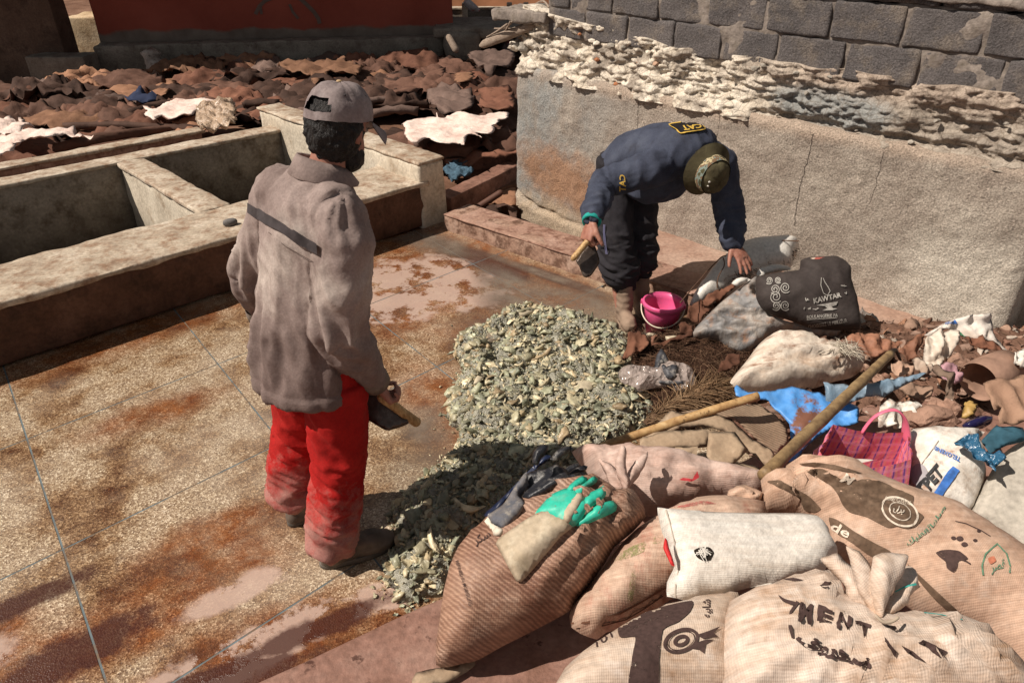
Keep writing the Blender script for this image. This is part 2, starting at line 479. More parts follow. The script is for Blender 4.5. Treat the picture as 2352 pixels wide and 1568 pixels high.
def fuse(name, pieces, voxel, mat, parent=None, smooth=6, disp=None, col=None):
    """join overlapping pieces into one continuous skin"""
    V = []; Fc = []
    for v, f in pieces:
        k = len(V); V += v; Fc += [tuple(i + k for i in t) for t in f]
    me = bpy.data.meshes.new(name); me.from_pydata([tuple(v) for v in V], [], Fc); me.update()
    o = bpy.data.objects.new(name, me); COL.objects.link(o)
    md = o.modifiers.new('r', 'REMESH'); md.mode = 'VOXEL'; md.voxel_size = voxel
    if smooth:
        ms = o.modifiers.new('s', 'SMOOTH'); ms.factor = 0.5; ms.iterations = smooth
    dg = bpy.context.evaluated_depsgraph_get()
    m2 = bpy.data.meshes.new_from_object(o.evaluated_get(dg))
    bpy.data.objects.remove(o); bpy.data.meshes.remove(me)
    if disp is not None:
        co = [v.co.copy() for v in m2.vertices]; no = [v.normal.copy() for v in m2.vertices]
        for i, v in enumerate(m2.vertices): v.co = co[i] + disp(co[i], no[i])
    m2.name = name
    cc = None
    if col is not None: cc = [col(v.co) for v in m2.vertices]
    m2.materials.clear()
    return finish(name, m2, mat, parent, True, None, cc)
# ================================================================ the setting
A2 = Vector((.715, .70, 0)).normalized(); B2 = Vector((-A2.y, A2.x, 0))
def AB(a, b, z=0.0): return A2 * a + B2 * b + UP * z
# ---- materials of the setting
def mk_floor():
    m = MT('terrazzo_stained', 0.5, 0.4); v = m.coord('World')
    n1 = m.noise(v, 1.3, 6, 0.6); n2 = m.noise(m.mapping(v, loc=(5, 2, 0)), 3.2, 8, 0.65)
    cell = m.voro(v, 175, 'Color'); cs = m.n('ShaderNodeSeparateColor', {0: cell}).outputs[0]
    peb = m.ramp(cs, [(0.0, (.13, .085, .058)), (0.3, (.265, .195, .14)), (0.62, (.385, .31, .235)), (0.86, (.54, .465, .375)), (1.0, (.78, .72, .63))])
    brown = m.ramp(n2, [(0.33, (.22, .095, .04)), (0.45, (.64, .47, .31)), (0.54, (.95, .86, .72)), (0.75, (1.2, 1.15, 1.06))])
    base = m.mix(1.0, peb, brown, 'MULTIPLY')
    base = m.mix(m.ramp(n1, [(0.45, 0.0), (0.66, 0.30)]), base, (.52, .45, .37))
    # dried pale pink films and rust-brown wet stains with their own shapes
    film_n = m.ramp(m.noise(v, 5.5, 9, 0.7), [(0.44, 0.0), (0.49, 1.0)])
    def put(col, fac, base): return m.mix(fac, base, col)
    rust = None
    for (cx, cy, rx, ry, ro, so, nf) in [(-.55, 4.65, .85, .55, -.75, .5, .7), (.15, 4.35, .65, .26, -.75, .6, .6), (-.75, 4.0, .6, .35, .2, .8, .9), (-1.2, 2.05, .35, .12, .7, .8, .9), (-.95, 1.35, .7, .2, .5, .6, .7), (-.05, 3.75, .45, .32, .2, .9, .6),
                                         (-1.4, 1.62, .75, .16, .75, .7, .9), (-.75, 1.55, .5, .2, .5, .6, .8), (-1.75, 1.35, .4, .3, .8, .6, .8),
                                         (-2.2, 3.72, .95, .2, .78, .9, .8), (-1.1, 4.75, .9, .12, .8, .8, .6), (-1.75, 2.9, .3, .12, .6, 1.0, .9), (-.3, 2.9, .2, .5, .5, 1, .7)]:
        k = m.blob(v, cx, cy, rx, ry, ro, so, nf, 3.5)
        rust = k if rust is None else m.math('MAXIMUM', rust, k)
    deep = m.ramp(m.noise(m.mapping(v, loc=(1, 8, 0)), 7, 7, 0.7), [(0.42, (.34, .14, .055)), (0.6, (.14, .038, .02))])
    rf = m.math('MULTIPLY', rust, m.ramp(m.noise(m.mapping(v, loc=(9, 1, 0)), 9, 8, 0.7), [(0.36, 0.45), (0.58, 1.0)]))
    c = m.mix(rf, base, m.mix(0.72, deep, m.mix(1.0, base, (.55, .27, .13), 'MULTIPLY')))
    film = None
    for (cx, cy, rx, ry, ro, so, nf) in [(-.62, 4.35, .55, .42, .3, .25, .8), (-.85, 3.95, .4, .2, .1, .3, .9), (-.28, 4.2, .25, .22, .2, .2, .8),
                                         (-.92, 1.52, .36, .10, .6, .25, .9), (-.45, 1.78, .2, .07, .4, .25, .7), (-1.85, 1.45, .2, .10, .7, .4, .9), (-1.0, 1.80, .2, .06, .6, .4, .8)]:
        k = m.blob(v, cx, cy, rx, ry, ro, so, nf, 6)
        film = k if film is None else m.math('MAXIMUM', film, k)
    ff = m.math('MULTIPLY', film, film_n)
    c = m.mix(m.math('MULTIPLY', ff, 0.75), c, (.50, .37, .31))
    dark = None
    for (cx, cy, rx, ry, ro, so, nf) in [(-1.0, 1.36, .36, .11, .5, .2, .8), (-1.5, 1.5, .3, .09, .7, .3, .9), (-.7, 1.62, .3, .05, .5, .4, .9), (-.35, 4.85, .45, .09, -.7, .5, .6), (.3, 4.42, .4, .06, -.7, .5, .5), (-1.75, 1.75, .25, .05, .7, .5, 1.0), (-.18, 4.72, .42, .1, -.75, .5, .6), (-.55, 1.42, .2, .09, .5, .25, .8), (-.1, 4.55, .3, .08, -.7, .5, .6)]:
        k = m.blob(v, cx, cy, rx, ry, ro, so, nf, 8)
        dark = k if dark is None else m.math('MAXIMUM', dark, k)
    c = m.mix(m.math('MULTIPLY', dark, 0.85), c, (.055, .018, .014))
    m.color(c)
    wet = m.math('MAXIMUM', m.math('MAXIMUM', rust, film), dark)
    rn = m.ramp(m.noise(v, 4, 5), [(0.35, 0.42), (0.7, 0.26)])
    m.roughness(m.math('SUBTRACT', rn, m.math('MULTIPLY', wet, 0.12)))
    m.bump(m.math('MULTIPLY', m.voro(v, 175), m.math('SUBTRACT', 1.0, m.math('MULTIPLY', ff, 0.9))), 0.55, 0.0035)
    m.bump(m.noise(v, 14, 4), 0.12, 0.01)
    return m.m
M_floor = mk_floor()
M_strip = MT('strip_blue_grey', .6, .3); M_strip.color(M_strip.ramp(M_strip.noise(M_strip.coord('World'), 7, 6, .7), [(0.38, (.17, .115, .075)), (0.52, (.12, .15, .16)), (0.66, (.16, .21, .235))])); M_strip = M_strip.m
def mk_concrete(name, c1, c2, c3, wet_shade_z=None, stain=(.20, .10, .055), sc=3.0, rough=0.85, bmp=0.5, st=(0.50, 0.66)):
    m = MT(name, rough, 0.25); v = m.coord('World')
    n = m.noise(v, sc, 8, 0.62); c = m.ramp(n, [(0.3, c1), (0.5, c2), (0.7, c3)])
    s = m.ramp(m.noise(m.mapping(v, loc=(4, 4, 1)), sc * 2.1, 8, 0.7), [(st[0], 0.0), (st[1], 0.85)])
    c = m.mix(s, c, stain)
    c = m.mix(1.0, c, m.ramp(m.noise(v, 45, 4), [(0.3, 0.75), (0.7, 1.15)]), 'MULTIPLY')
    if wet_shade_z:
        z = m.n('ShaderNodeSeparateXYZ', {0: v}).outputs[2]
        k = m.math('ADD', z, m.math('MULTIPLY', m.noise(v, 5, 5), wet_shade_z[2]))
        f = m.mr(k, wet_shade_z[1], wet_shade_z[0]); c = m.mix(f, c, wet_shade_z[3])
        m.roughness(m.mr(f, 0, 1, rough, 0.55))
    m.color(c)
    m.bump(m.noise(v, 22, 8, 0.65), bmp, 0.012); m.bump(m.voro(v, 90), 0.15, 0.003)
    return m.m
M_vat = mk_concrete('vat_concrete', (.30, .23, .17), (.47, .39, .30), (.62, .54, .44), None, (.24, .14, .085), sc=4.5, st=(0.46, 0.64))
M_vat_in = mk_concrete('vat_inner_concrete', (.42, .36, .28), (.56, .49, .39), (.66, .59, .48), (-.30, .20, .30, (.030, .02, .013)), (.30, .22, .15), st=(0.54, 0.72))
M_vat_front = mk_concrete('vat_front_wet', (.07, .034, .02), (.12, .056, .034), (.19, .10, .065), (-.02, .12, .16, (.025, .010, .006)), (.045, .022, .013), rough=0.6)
M_kerb = mk_concrete('kerb_red_concrete', (.26, .15, .11), (.36, .22, .165), (.45, .30, .24), None, (.17, .08, .055), sc=4, st=(0.50, 0.62))
M_kerb_face = mk_concrete('kerb_face', (.24, .14, .10), (.36, .23, .17), (.46, .33, .26), (-.02, .06, .10, (.07, .03, .018)), (.11, .055, .035), sc=6, st=(0.46, 0.6))
M_apron = mk_concrete('apron_concrete', (.30, .18, .13), (.38, .25, .19), (.46, .33, .26), None, (.20, .10, .07), sc=3, st=(0.54, 0.72))
M_ledge = mk_concrete('ledge_concrete', (.20, .105, .075), (.27, .15, .115), (.34, .21, .165), None, (.06, .025, .018), sc=6, st=(0.60, 0.66), rough=0.6)
def mk_ground():
    m = MT('yard_earth', 0.95, 0.1); v = m.coord('World')
    c = m.ramp(m.noise(v, 1.6, 9, 0.65), [(0.3, (.10, .05, .033)), (0.5, (.17, .092, .06)), (0.72, (.28, .165, .115))])
    m.color(c); m.bump(m.noise(v, 9, 8, 0.7), 0.6, 0.04)
    return m.m
M_ground = mk_ground()
# ---- ground: one sheet with the vat pit left open
R0 = 60.0
ca = [-R0, -2.6, 3.36, 3.62, 4.75, R0]; cb = [-R0, 2.5, 4.45, 4.62, 6.62, R0]
gv = [AB(a, b, -0.03) for a in ca for b in cb]; gf = []
for i in range(5):
    for j in range(5):
        if (i == 1 and j in (2, 3)) and j == 3: continue
        if i == 1 and j == 2: continue
        if i == 3 and j in (1, 2): continue
        k = i * 6 + j; gf.append((k, k + 6, k + 7, k + 1))
tag(mesh_obj('ground', gv, gf, M_ground, None, False), kind='structure')
pv = [AB(a, b, z) for z in (-.37, -.03) for a, b in ((3.62, 2.5), (4.75, 2.5), (4.75, 4.62), (3.62, 4.62))]
tag(mesh_obj('pit_ground', pv, [(0, 1, 2, 3), (0, 4, 5, 1), (1, 5, 6, 2), (2, 6, 7, 3), (3, 7, 4, 0)], M_ground, None, False), kind='structure')
# ---- work floor of big terrazzo slabs between blue strips
floor = box('work_floor', AB(.75, 2.35, -0.027), A2 * 2.75, B2 * 2.05, UP * 0.012, M_floor, None, 0); tag(floor, kind='structure')
def aL(i, b): return .235 + .94 * i + .11 * (b - 3.5)
bl = [4.42, 3.52, 2.655, 1.79, .93, .35]
for j in range(len(bl) - 1):
    for i in range(-2, 4):
        b1, b0 = bl[j] - .004, bl[j + 1] + .004
        last = i == 3
        hi1 = 3.42 if last else aL(i + 1, b1) - .004; hi0 = 3.60 if last else aL(i + 1, b0) - .004
        P = [(aL(i, b0) + .004, b0), (hi0, b0), (hi1, b1), (aL(i, b1) + .004, b1)]
        mesh_obj('floor_slab', [AB(a, b, z) for z in (-.014, 0) for a, b in P],
                 [(4, 5, 6, 7), (0, 1, 5, 4), (1, 2, 6, 5), (2, 3, 7, 6), (3, 0, 4, 7)], M_floor, floor, False)
for j in range(1, len(bl) - 1):
    V = [AB(a, bl[j] + q, z) for z in (-.012, -.001) for a, q in ((-1.7, -.004), (3.45, -.004), (3.45, .004), (-1.7, .004))]
    mesh_obj('joint_strip', V, [(4, 5, 6, 7), (0, 1, 5, 4), (2, 3, 7, 6)], M_strip, floor, False)
for i in range(-1, 4):
    V = [AB(aL(i, b) + q, b, z) for z in (-.012, -.0015) for q, b in ((-.004, .4), (.004, .4), (.004, 4.4), (-.004, 4.4))]
    mesh_obj('joint_strip', V, [(4, 5, 6, 7), (1, 2, 6, 5), (3, 0, 4, 7)], M_strip, floor, False)
# ---- murky wash water lying on the floor
def mk_water():
    m = MT('murky_water', 0.08, 0.5); v = m.coord('World')
    m.color(m.ramp(m.noise(v, 2.2, 5), [(0.35, (.20, .145, .11)), (0.65, (.26, .22, .175))]))
    m.bump(m.noise(v, 26, 3), 0.05, 0.004)
    f = None
    for (cx, cy, rx, ry, ro, so, nf) in [(.42, 4.02, .48, .20, -.7, .9, .6), (.02, 3.95, .16, .4, .45, .8, .4), (-.62, 5.05, .42, .16, -.62, .7, .4), (-.10, 3.55, .2, .35, .2, 1.0, .5),
                                         (.25, 4.45, .5, .05, -.70, 1.0, .3), (-.05, 4.35, .14, .3, .6, .8, .4), (-.42, 2.75, .11, .16, .2, 1.2, .4), (-.20, 2.15, .2, .5, .5, 1.0, .5), (.62, 3.72, .3, .2, .2, .8, .3)]:
        k = m.blob(v, cx, cy, rx, ry, ro, so, nf, 3.0); f = k if f is None else m.math('MAXIMUM', f, k)
    m.set(m.b.inputs['Alpha'], m.math('MULTIPLY', f, m.ramp(m.noise(v, 6, 6, .65), [(0.35, .25), (0.6, .72)])))
    return m.m
M_water = mk_water()
wv = [AB(a, b, .003) for a, b in ((.9, .9), (3.46, .9), (3.36, 4.3), (.9, 4.3))]
tag(mesh_obj('water', wv, [(0, 1, 2, 3)], M_water, None, False), kind='structure')
# ---- the tanning vats
def abox(name, a0, a1, b0, b1, z0, z1, mat, parent=None, bev=.015, sub=.09, rough=.012, seed=0, skew=0):
    return box(name, AB((a0 + a1) / 2, (b0 + b1) / 2, (z0 + z1) / 2), A2 * (a1 - a0) / 2, B2 * (b1 - b0) / 2 + A2 * skew, UP * (z1 - z0) / 2, mat, parent, bev, sub, rough, seed)
vat = empty('tanning_vats', AB(1, 4.3, 0), 'long cream concrete tanning vats with wide rim behind the man in the cap', 'vats')
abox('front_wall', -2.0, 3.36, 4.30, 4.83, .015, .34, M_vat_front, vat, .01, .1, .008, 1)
abox('front_wall_inner', -2.0, 3.2, 4.60, 4.82, -.75, -.0, M_vat_in, vat, .01, 0)
abox('rim', -2.0, 3.30, 4.275, 4.85, .335, .375, M_vat, vat, .014, .07, .012, 2)
M_vat_back = mk_concrete('vat_back_painted_shade', (.20, .165, .13), (.30, .255, .205), (.38, .33, .27), (-.28, .30, .28, (.016, .011, .007)), (.13, .095, .065), sc=2.5, st=(0.50, 0.66))  # shade of the unlit wall put into its colour, near black below, plus stains
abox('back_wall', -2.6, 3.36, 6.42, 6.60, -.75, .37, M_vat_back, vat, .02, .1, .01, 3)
abox('back_rim', -2.6, 3.25, 6.40, 6.62, .355, .385, M_vat, vat, .012, .07, .008, 4)
abox('divider', 1.76, 1.95, 4.84, 6.41, -.75, .345, M_vat_in, vat, .02, .1, .01, 5)
abox('divider_rim', 1.74, 1.965, 4.84, 6.41, .34, .378, M_vat, vat, .012, .06, .01, 6)
abox('end_wall', 3.22, 3.47, 4.29, 6.80, -.75, .50, M_vat_in, vat, .025, .1, .012, 7)
abox('end_rim', 3.215, 3.475, 4.285, 6.83, .495, .525, M_vat, vat, .014, .06, .01, 8)
abox('vat_floor', -2.6, 3.3, 4.7, 6.5, -.76, -.70, M_vat_in, vat, 0, 0)
bas = empty('basin_wall', AB(2, 7.3, 0), 'low brown basin wall with pale rim among the hides behind the vats', 'basin wall')
abox('wall', .9, 2.80, 7.22, 7.36, -.03, .28, M_kerb, bas, .015, .1, .01, 9)
abox('rim', .88, 2.83, 7.20, 7.38, .275, .305, M_vat, bas, .012, .07, .008, 10)
# a round grey stone left on the rim
st = mesh_obj('stone', *loft([(G(530, 517, .375) + UP * z, Vector((r, 0.01, 0)), Vector((0, r * .75, 0))) for z, r in ((0, .03), (.006, .042), (.02, .045), (.034, .04), (.042, .024))], 14), simple('grey_stone', (.13, .12, .115), .8, .3, .3, 40), None)
tag(st, 'flat round grey stone lying on the vat rim beside the man in the cap', 'stone')
# ---- kerb, apron and the ledge underfoot
K0, K1 = Vector((-.525, 5.292, 0)), Vector((.647, 4.316, 0)); KD = (K1 - K0).normalized(); KN = Vector((-KD.y, KD.x, 0)) * 1.0
if KN.y < 0: KN = -KN
kl = 3.45
kerb = empty('kerb', K0, 'low red-brown concrete kerb with wet stained face along the far floor edge', 'kerb')
box('kerb_body', K0 + KD * kl / 2 + KN * .14 + UP * .055, KD * kl / 2, KN * .14, UP * .075, M_kerb_face, kerb, .012, .07, .012, 11)
box('kerb_top', K0 + KD * kl / 2 + KN * .137 + UP * .128, KD * kl / 2, KN * .146, UP * .006, M_kerb, kerb, .005, .07, .004, 12)
W0 = Vector((0, 6.13, 0)); WD = Vector((2.63, 3.337 - 6.13, 0)).normalized(); WN = Vector((WD.y, -WD.x, 0))
if WN.y > 0: WN = -WN
WL = (Vector((2.63, 3.337, 0)) - W0).length
def WP(s, z, out=0.0): return W0 + WD * s + WN * out + UP * z
# apron: flat concrete between the kerb and the wall foot
Vv = []; Ff = []; na, nb_ = 30, 16
for i in range(na + 1):
    for j in range(nb_ + 1):
        s = i / na; t = j / nb_
        e0 = K0 + KD * (1.18 + 2.4 * s) + KN * .272; e1 = WP(1.15 + 2.72 * s, 0, -.05)
        p = e0.lerp(e1, t); p.z = .131 + fbm(p.x * 3, p.y * 3, 0, 3) * .010 * min(1, t * 6)
        Vv.append(p)
for i in range(na):
    for j in range(nb_):
        k = i * (nb_ + 1) + j; Ff.append((k, k + nb_ + 1, k + nb_ + 2, k + 1))
k0 = len(Vv)
for j in range(nb_ + 1): Vv.append(Vector((Vv[j].x, Vv[j].y, -.36)))
for j in range(nb_): Ff.append((j, j + 1, k0 + j + 1, k0 + j))
tag(mesh_obj('pavement', Vv, Ff, M_apron, None), kind='structure')
# ledge at the photographer's feet
L0 = Vector((-.231, 1.603, 0)); LD = Vector((.529, .308, 0)).normalized(); LN = Vector((LD.y, -LD.x, 0))
ledge = box('ledge', L0 + LD * .9 + LN * 1.0 + UP * .085, LD * 2.2, LN * 1.0, UP * .115, M_ledge, None, .02, .12, .008, 14)
tag(ledge, kind='structure')
# ================================================================ the long wall on the right
def mk_plaster():
    m = MT('old_grey_plaster', 0.92, 0.2); v = m.coord('UV'); w = m.coord('World')
    s = m.n('ShaderNodeSeparateXYZ', {0: v}); U, Z = s.outputs[0], s.outputs[1]
    n = m.noise(w, 3.0, 9, 0.65)
    c = m.ramp(n, [(0.3, (.28, .225, .185)), (0.5, (.39, .33, .275)), (0.7, (.50, .435, .365))])
    bl_ = m.math('MULTIPLY', m.mr(U, 1.45, .3), m.ramp(m.noise(m.mapping(w, loc=(2, 2, 2), sc=(1, 1, .6)), 4.5, 8, 0.7), [(0.40, 0.15), (0.58, 1.0)]))
    c = m.mix(m.math('MULTIPLY', bl_, 0.85), c, (.33, .345, .34))
    rp = m.blob(v, .62, .26, .5, .22, -0.2, .8, 1.1, 5); c = m.mix(m.math('MULTIPLY', rp, 0.75), c, (.40, .20, .10))
    rp2 = m.blob(v, .55, -.16, .65, .2, -.1, .6, .6, 5); c = m.mix(m.math('MULTIPLY', rp2, 0.8), c, (.52, .40, .28))
    rp3 = m.blob(v, 3.62, .36, .40, .36, 0, .7, .5, 4); c = m.mix(m.math('MULTIPLY', rp3, 0.8), c, (.66, .60, .51))
    rp4 = m.blob(v, 1.9, 1.04, 1.8, .05, 0, .9, .8, 4); c = m.mix(m.math('MULTIPLY', rp4, 0.6), c, (.50, .38, .29))
    sp = m.noise(w, 110, 3, 0.6); c = m.mix(1.0, c, m.ramp(sp, [(0.3, 0.5), (0.7, 1.35)]), 'MULTIPLY')
    # a few long cracks
    cr = None
    for (u0, z0, z1, wd) in [(2.58, .45, 1.02, .0045), (1.95, .62, 1.02, .003), (3.0, .7, 1.0, .0025), (1.3, .75, 1.03, .0025)]:
        k = m.math('ABSOLUTE', m.math('SUBTRACT', m.math('ADD', U, m.math('MULTIPLY', m.math('SUBTRACT', m.noise(v, 6, 6, .7), .5), .07)), u0))
        k = m.mr(k, wd, 0.0); k = m.math('MULTIPLY', k, m.math('MULTIPLY', m.math('GREATER_THAN', Z, z0), m.math('LESS_THAN', Z, z1)))
        cr = k if cr is None else m.math('MAXIMUM', cr, k)
    c = m.mix(m.math('MULTIPLY', cr, .85), c, (.07, .05, .04))
    m.color(c)
    m.bump(m.noise(w, 60, 7, 0.75), 1.0, 0.016); m.bump(m.math('SUBTRACT', 1.0, cr), .8, .01)
    return m.m
def mk_crumble():
    m = MT('crumbled_render', 0.95, 0.15); v = m.coord('UV'); w = m.coord('World')
    s = m.n('ShaderNodeSeparateXYZ', {0: v}); U, Z = s.outputs[0], s.outputs[1]
    g = m.ramp(m.noise(w, 9, 8, 0.7), [(0.3, (.21, .18, .15)), (0.5, (.34, .29, .24)), (0.7, (.46, .40, .33))])
    lime = m.math('MULTIPLY', m.mr(U, 2.55, 2.0), m.ramp(m.noise(m.mapping(w, loc=(1, 1, 3)), 5.0, 8, 0.6), [(0.42, 0.0), (0.50, 1.0)]))
    c = m.mix(lime, g, m.ramp(m.noise(w, 14, 6), [(0.35, (.58, .50, .40)), (0.65, (.74, .67, .57))]))
    sl = m.blob(v, 2.62, 1.17, .36, .11, -.05, .3, .5, 7); c = m.mix(m.math('MULTIPLY', sl, .9), c, (.27, .275, .265))
    pk = m.math('MULTIPLY', m.mr(U, 2.0, 2.5), m.mr(Z, 1.22, 1.3)); c = m.mix(m.math('MULTIPLY', pk, .4), c, (.44, .33, .26))
    c = m.mix(1.0, c, m.ramp(m.noise(w, 100, 3), [(0.3, 0.7), (0.7, 1.2)]), 'MULTIPLY')
    c = m.mix(m.ramp(m.voro(w, 16, 'Distance', 'DISTANCE_TO_EDGE'), [(0.0, .55), (0.06, 0.0)]), c, (.12, .085, .06))
    m.color(c); m.bump(m.noise(w, 45, 8, 0.7), 0.9, 0.012)
    return m.m
def mk_block():
    m = MT('grey_cinder_block', 0.95, 0.15); w = m.coord('World')
    c = m.ramp(m.noise(w, 4, 6), [(0.3, (.115, .105, .105)), (0.7, (.185, .165, .16))])
    c = m.mix(m.ramp(m.noise(m.mapping(w, loc=(3, 1, 2)), 6, 8, .7), [(0.5, 0.0), (0.66, .85)]), c, (.25, .21, .175))
    c = m.mix(1.0, c, m.ramp(m.noise(w, 110, 5, .75), [(0.3, 0.45), (0.7, 1.5)]), 'MULTIPLY')
    m.color(c); m.bump(m.noise(w, 75, 6, 0.75), 1.0, 0.02)
    return m.m
M_plaster, M_crumble, M_block = mk_plaster(), mk_crumble(), mk_block()
M_mortar = mk_concrete('mortar', (.16, .135, .12), (.225, .19, .165), (.31, .265, .23), None, (.17, .14, .11), sc=9, bmp=1.0)
wall = empty('retaining_wall', W0, 'tall old plaster wall with crumbling render and cinder blocks on top', 'wall')
def wall_sheet(name, s0, s1, zf0, zf1, ns, nz_, out, mat, depth=.3):
    V = []; Fc = []; uv = []
    for i in range(ns + 1):
        s = s0 + (s1 - s0) * i / ns
        for j in range(nz_ + 1):
            z = zf0(s) + (zf1(s) - zf0(s)) * j / nz_
            V.append(WP(s, z, out(s, z, j / nz_))); uv.append((s, z))
    for i in range(ns):
        for j in range(nz_):
            k = i * (nz_ + 1) + j; Fc.append((k, k + nz_ + 1, k + nz_ + 2, k + 1))
    # close it: top, ends and back
    nb0 = len(V); H_ = nz_ + 1
    for i in range(ns + 1): V.append(WP(s0 + (s1 - s0) * i / ns, zf1(s0 + (s1 - s0) * i / ns), -depth)); uv.append((s0 + (s1 - s0) * i / ns, zf1(s0)))
    for i in range(ns): Fc.append((i * H_ + nz_, (i + 1) * H_ + nz_, nb0 + i + 1, nb0 + i))
    for e, i in ((0, 0), (1, ns)):
        k = len(V); s = s0 if e == 0 else s1
        V.append(WP(s, zf0(s), -depth)); uv.append((s, zf0(s)))
        loop = [i * H_ + j for j in range(H_)] + [nb0 + i, k]
        Fc.append(tuple(loop) if e == 0 else tuple(reversed(loop)))
    k0 = len(V) - 2; Fc.append((k0, nb0, *range(nb0 + 1, nb0 + ns + 1), k0 + 1))
    return mesh_obj(name, V, Fc, mat, wall, True, uv)
def edge_round(s): return -.07 * max(0, 1 - s / .10) ** 2 - .05 * max(0, 1 - (WL - s) / .08) ** 2
def crk(s): return .06 - .32 * min(s, .34) - .05 * max(0, s - .34) + .025 * nz(s * 9, 3)
def out_pl(s, z, t):
    o = .016 * fbm(s * 3, z * 3, 0, 4) + .006 * fbm(s * 17, z * 17, 2, 3) - .016 * max(0, fbm(s * 9, z * 9, 8, 3) - .55) + edge_round(s) - .03 * max(0, (t - .97) / .03) ** 2
    if s < 1.3:
        d = z - crk(s); o += (.04 if d < 0 else 0) * max(0, 1 - s / 1.3) * min(1, s / .15) - .05 * math.exp(-(d / .018) ** 2) * max(0, 1 - s / 1.1)
        if s < .16 and z < -.1: o -= .10 * (.5 + .5 * nz(s * 20, z * 20))
    return o
wall_sheet('plaster_base', 0, WL, lambda s: -.38, lambda s: 1.09 - .012 * s + .018 * nz(s * 6, 1), 260, 100, out_pl, M_plaster)
def ridged(x, y, z=0): return 1 - abs(noise.noise((x, y, z))) * 2
def out_cr(s, z, t):
    g = fbm(s * 5.5, z * 8, 5, 4); o = -.045 + .03 * fbm(s * 2.5, z * 4, 7, 2) + .018 * math.tanh(7 * g) + .010 * math.tanh(6 * fbm(s * 6, z * 26, 2, 3)) + .004 * math.tanh(8 * fbm(s * 15, z * 20, 4, 2)) + .007 * fbm(s * 40, z * 50, 3, 2) + edge_round(s + .02)
    o += .05 * max(0, 1 - t * 3.2) * (1 if s < 2.15 else .2)
    if s > 2.15: o -= .035 * math.exp(-((z - 1.075) / .02) ** 2)
    else: o -= .05 * max(0, nz(s * 7, z * 7, 9) - .25)
    return o
def blk_bot(s): return 1.47 - .14 * min(1, s / 1.5) + .02 * nz(s * 5, 7)
wall_sheet('crumbling_render', .03, WL, lambda s: 1.02, lambda s: blk_bot(s) + .05, 340, 50, out_cr, M_crumble)
box('mortar_core', WP(.34 + (WL - .34) / 2, 1.53, -.18), WD * (WL - .36) / 2, WN * .118, UP * .20, M_mortar, wall, .0, .03, .022, 21)
r2 = random.Random(3)
for row in range(3):
    z0 = 1.335 + row * .200; s = .35 - .17 * (row % 2) ; 
    while s < WL - .02:
        L = r2.uniform(.36, .40); e = min(s + L, WL - .01); s0_ = max(s, .35)
        if e - s0_ > .06 and z0 + .12 > blk_bot(s0_):
            h = .188 if row < 2 else .03
            box('cinder_block', WP((s0_ + e) / 2, z0 + h / 2, -.15 + r2.uniform(-.006, .006)), WD * ((e - s0_) / 2 - .007), WN * .10, UP * (h / 2), M_block, wall, .012, .022, .012, row * 7 + int(s * 10))
        s = e + .006
cap = box('mortar_cap', WP(.35 + (WL - .35) / 2, 1.768, -.16), WD * (WL - .37) / 2, WN * .14, UP * .018, M_mortar, wall, .01, .04, .022, 23)
M_glassg = MT('green_glass', .1, .5); M_glassg.color((.03, .16, .05)); M_glassg.b.inputs['Transmission Weight'].default_value = .5; M_glassg = M_glassg.m
for (u, v_) in [(2178, 7), (2202, 11), (2255, 13), (2312, 26), (2140, 2)]:
    c = WP(max(.4, min(WL - .05, (Y(u, v_, 3.7) - W0).dot(WD))), 1.785, -.10); r = r2.uniform(.015, .03)
    q = Vector((r2.uniform(-1, 1), r2.uniform(-1, 1), 0)).normalized(); t_ = Vector((-q.y, q.x, 0)) * .004
    mesh_obj('glass_shard', [c - q * r + t_, c + q * r + t_, c + q * r * .2 + UP * r * 1.3 + t_, c - q * r - t_, c + q * r - t_, c + q * r * .2 + UP * r * 1.3 - t_],
             [(0, 1, 2), (5, 4, 3), (0, 3, 4, 1), (1, 4, 5, 2), (2, 5, 3, 0)], M_glassg, wall, False)
# loose stones stuck in the crumbling band, flakes of render
def rock(name, c, r, mat, parent=None, sq=(1, 1, .7), seed=0, sub=2):
    bm = bmesh.new(); bmesh.ops.create_icosphere(bm, subdivisions=sub, radius=1.0)
    for v in bm.verts:
        p = v.co; k = 1 + .38 * fbm(p.x * 1.3 + seed, p.y * 1.3, p.z * 1.3, 2)
        for ax in ((.8, .5, .3), (-.6, .7, .4), (.2, -.9, .3), (-.3, -.2, .9), (.5, -.3, -.8), (-.9, -.1, -.2)):
            q = Vector(ax); q = (q + Vector((nz(seed, ax[0] * 5), nz(seed + 3, ax[1] * 5), nz(seed + 7, ax[2] * 5)))).normalized()
            dd = p.dot(q)
            if dd > .72: p = p - q * (dd - .72)
        v.co = Vector((p.x * sq[0], p.y * sq[1], p.z * sq[2])) * r * k
        v.co.rotate(Matrix.Rotation(seed * 1.7, 3, 'Z')); v.co += Vector(c)
    me = bpy.data.meshes.new(name); bm.to_mesh(me); bm.free()
    return finish(name, me, mat, parent, False)
M_rub = [simple('rubble_grey', (.30, .27, .23), .95, .2, .35, 20, .6, 60), simple('rubble_pink', (.42, .27, .19), .95, .2, .3, 20, .6, 60), simple('rubble_white', (.62, .56, .47), .95, .2, .2, 20, .6, 60), simple('rubble_brick', (.38, .16, .08), .95, .2, .2, 20, .6, 60)]
for i in range(46):
    s = r2.uniform(.2, WL - .1); z = r2.uniform(1.07, blk_bot(s) + .02); r = r2.uniform(.008, .028)
    k = 0 if s > 2.1 else r2.choice((0, 2, 2, 1)); k = 3 if i % 15 == 7 else k
    rock('embedded_stone', WP(s, z, -.035 + r * .2), r, M_rub[k], wall, (1.3, 1, .7), i, 1)
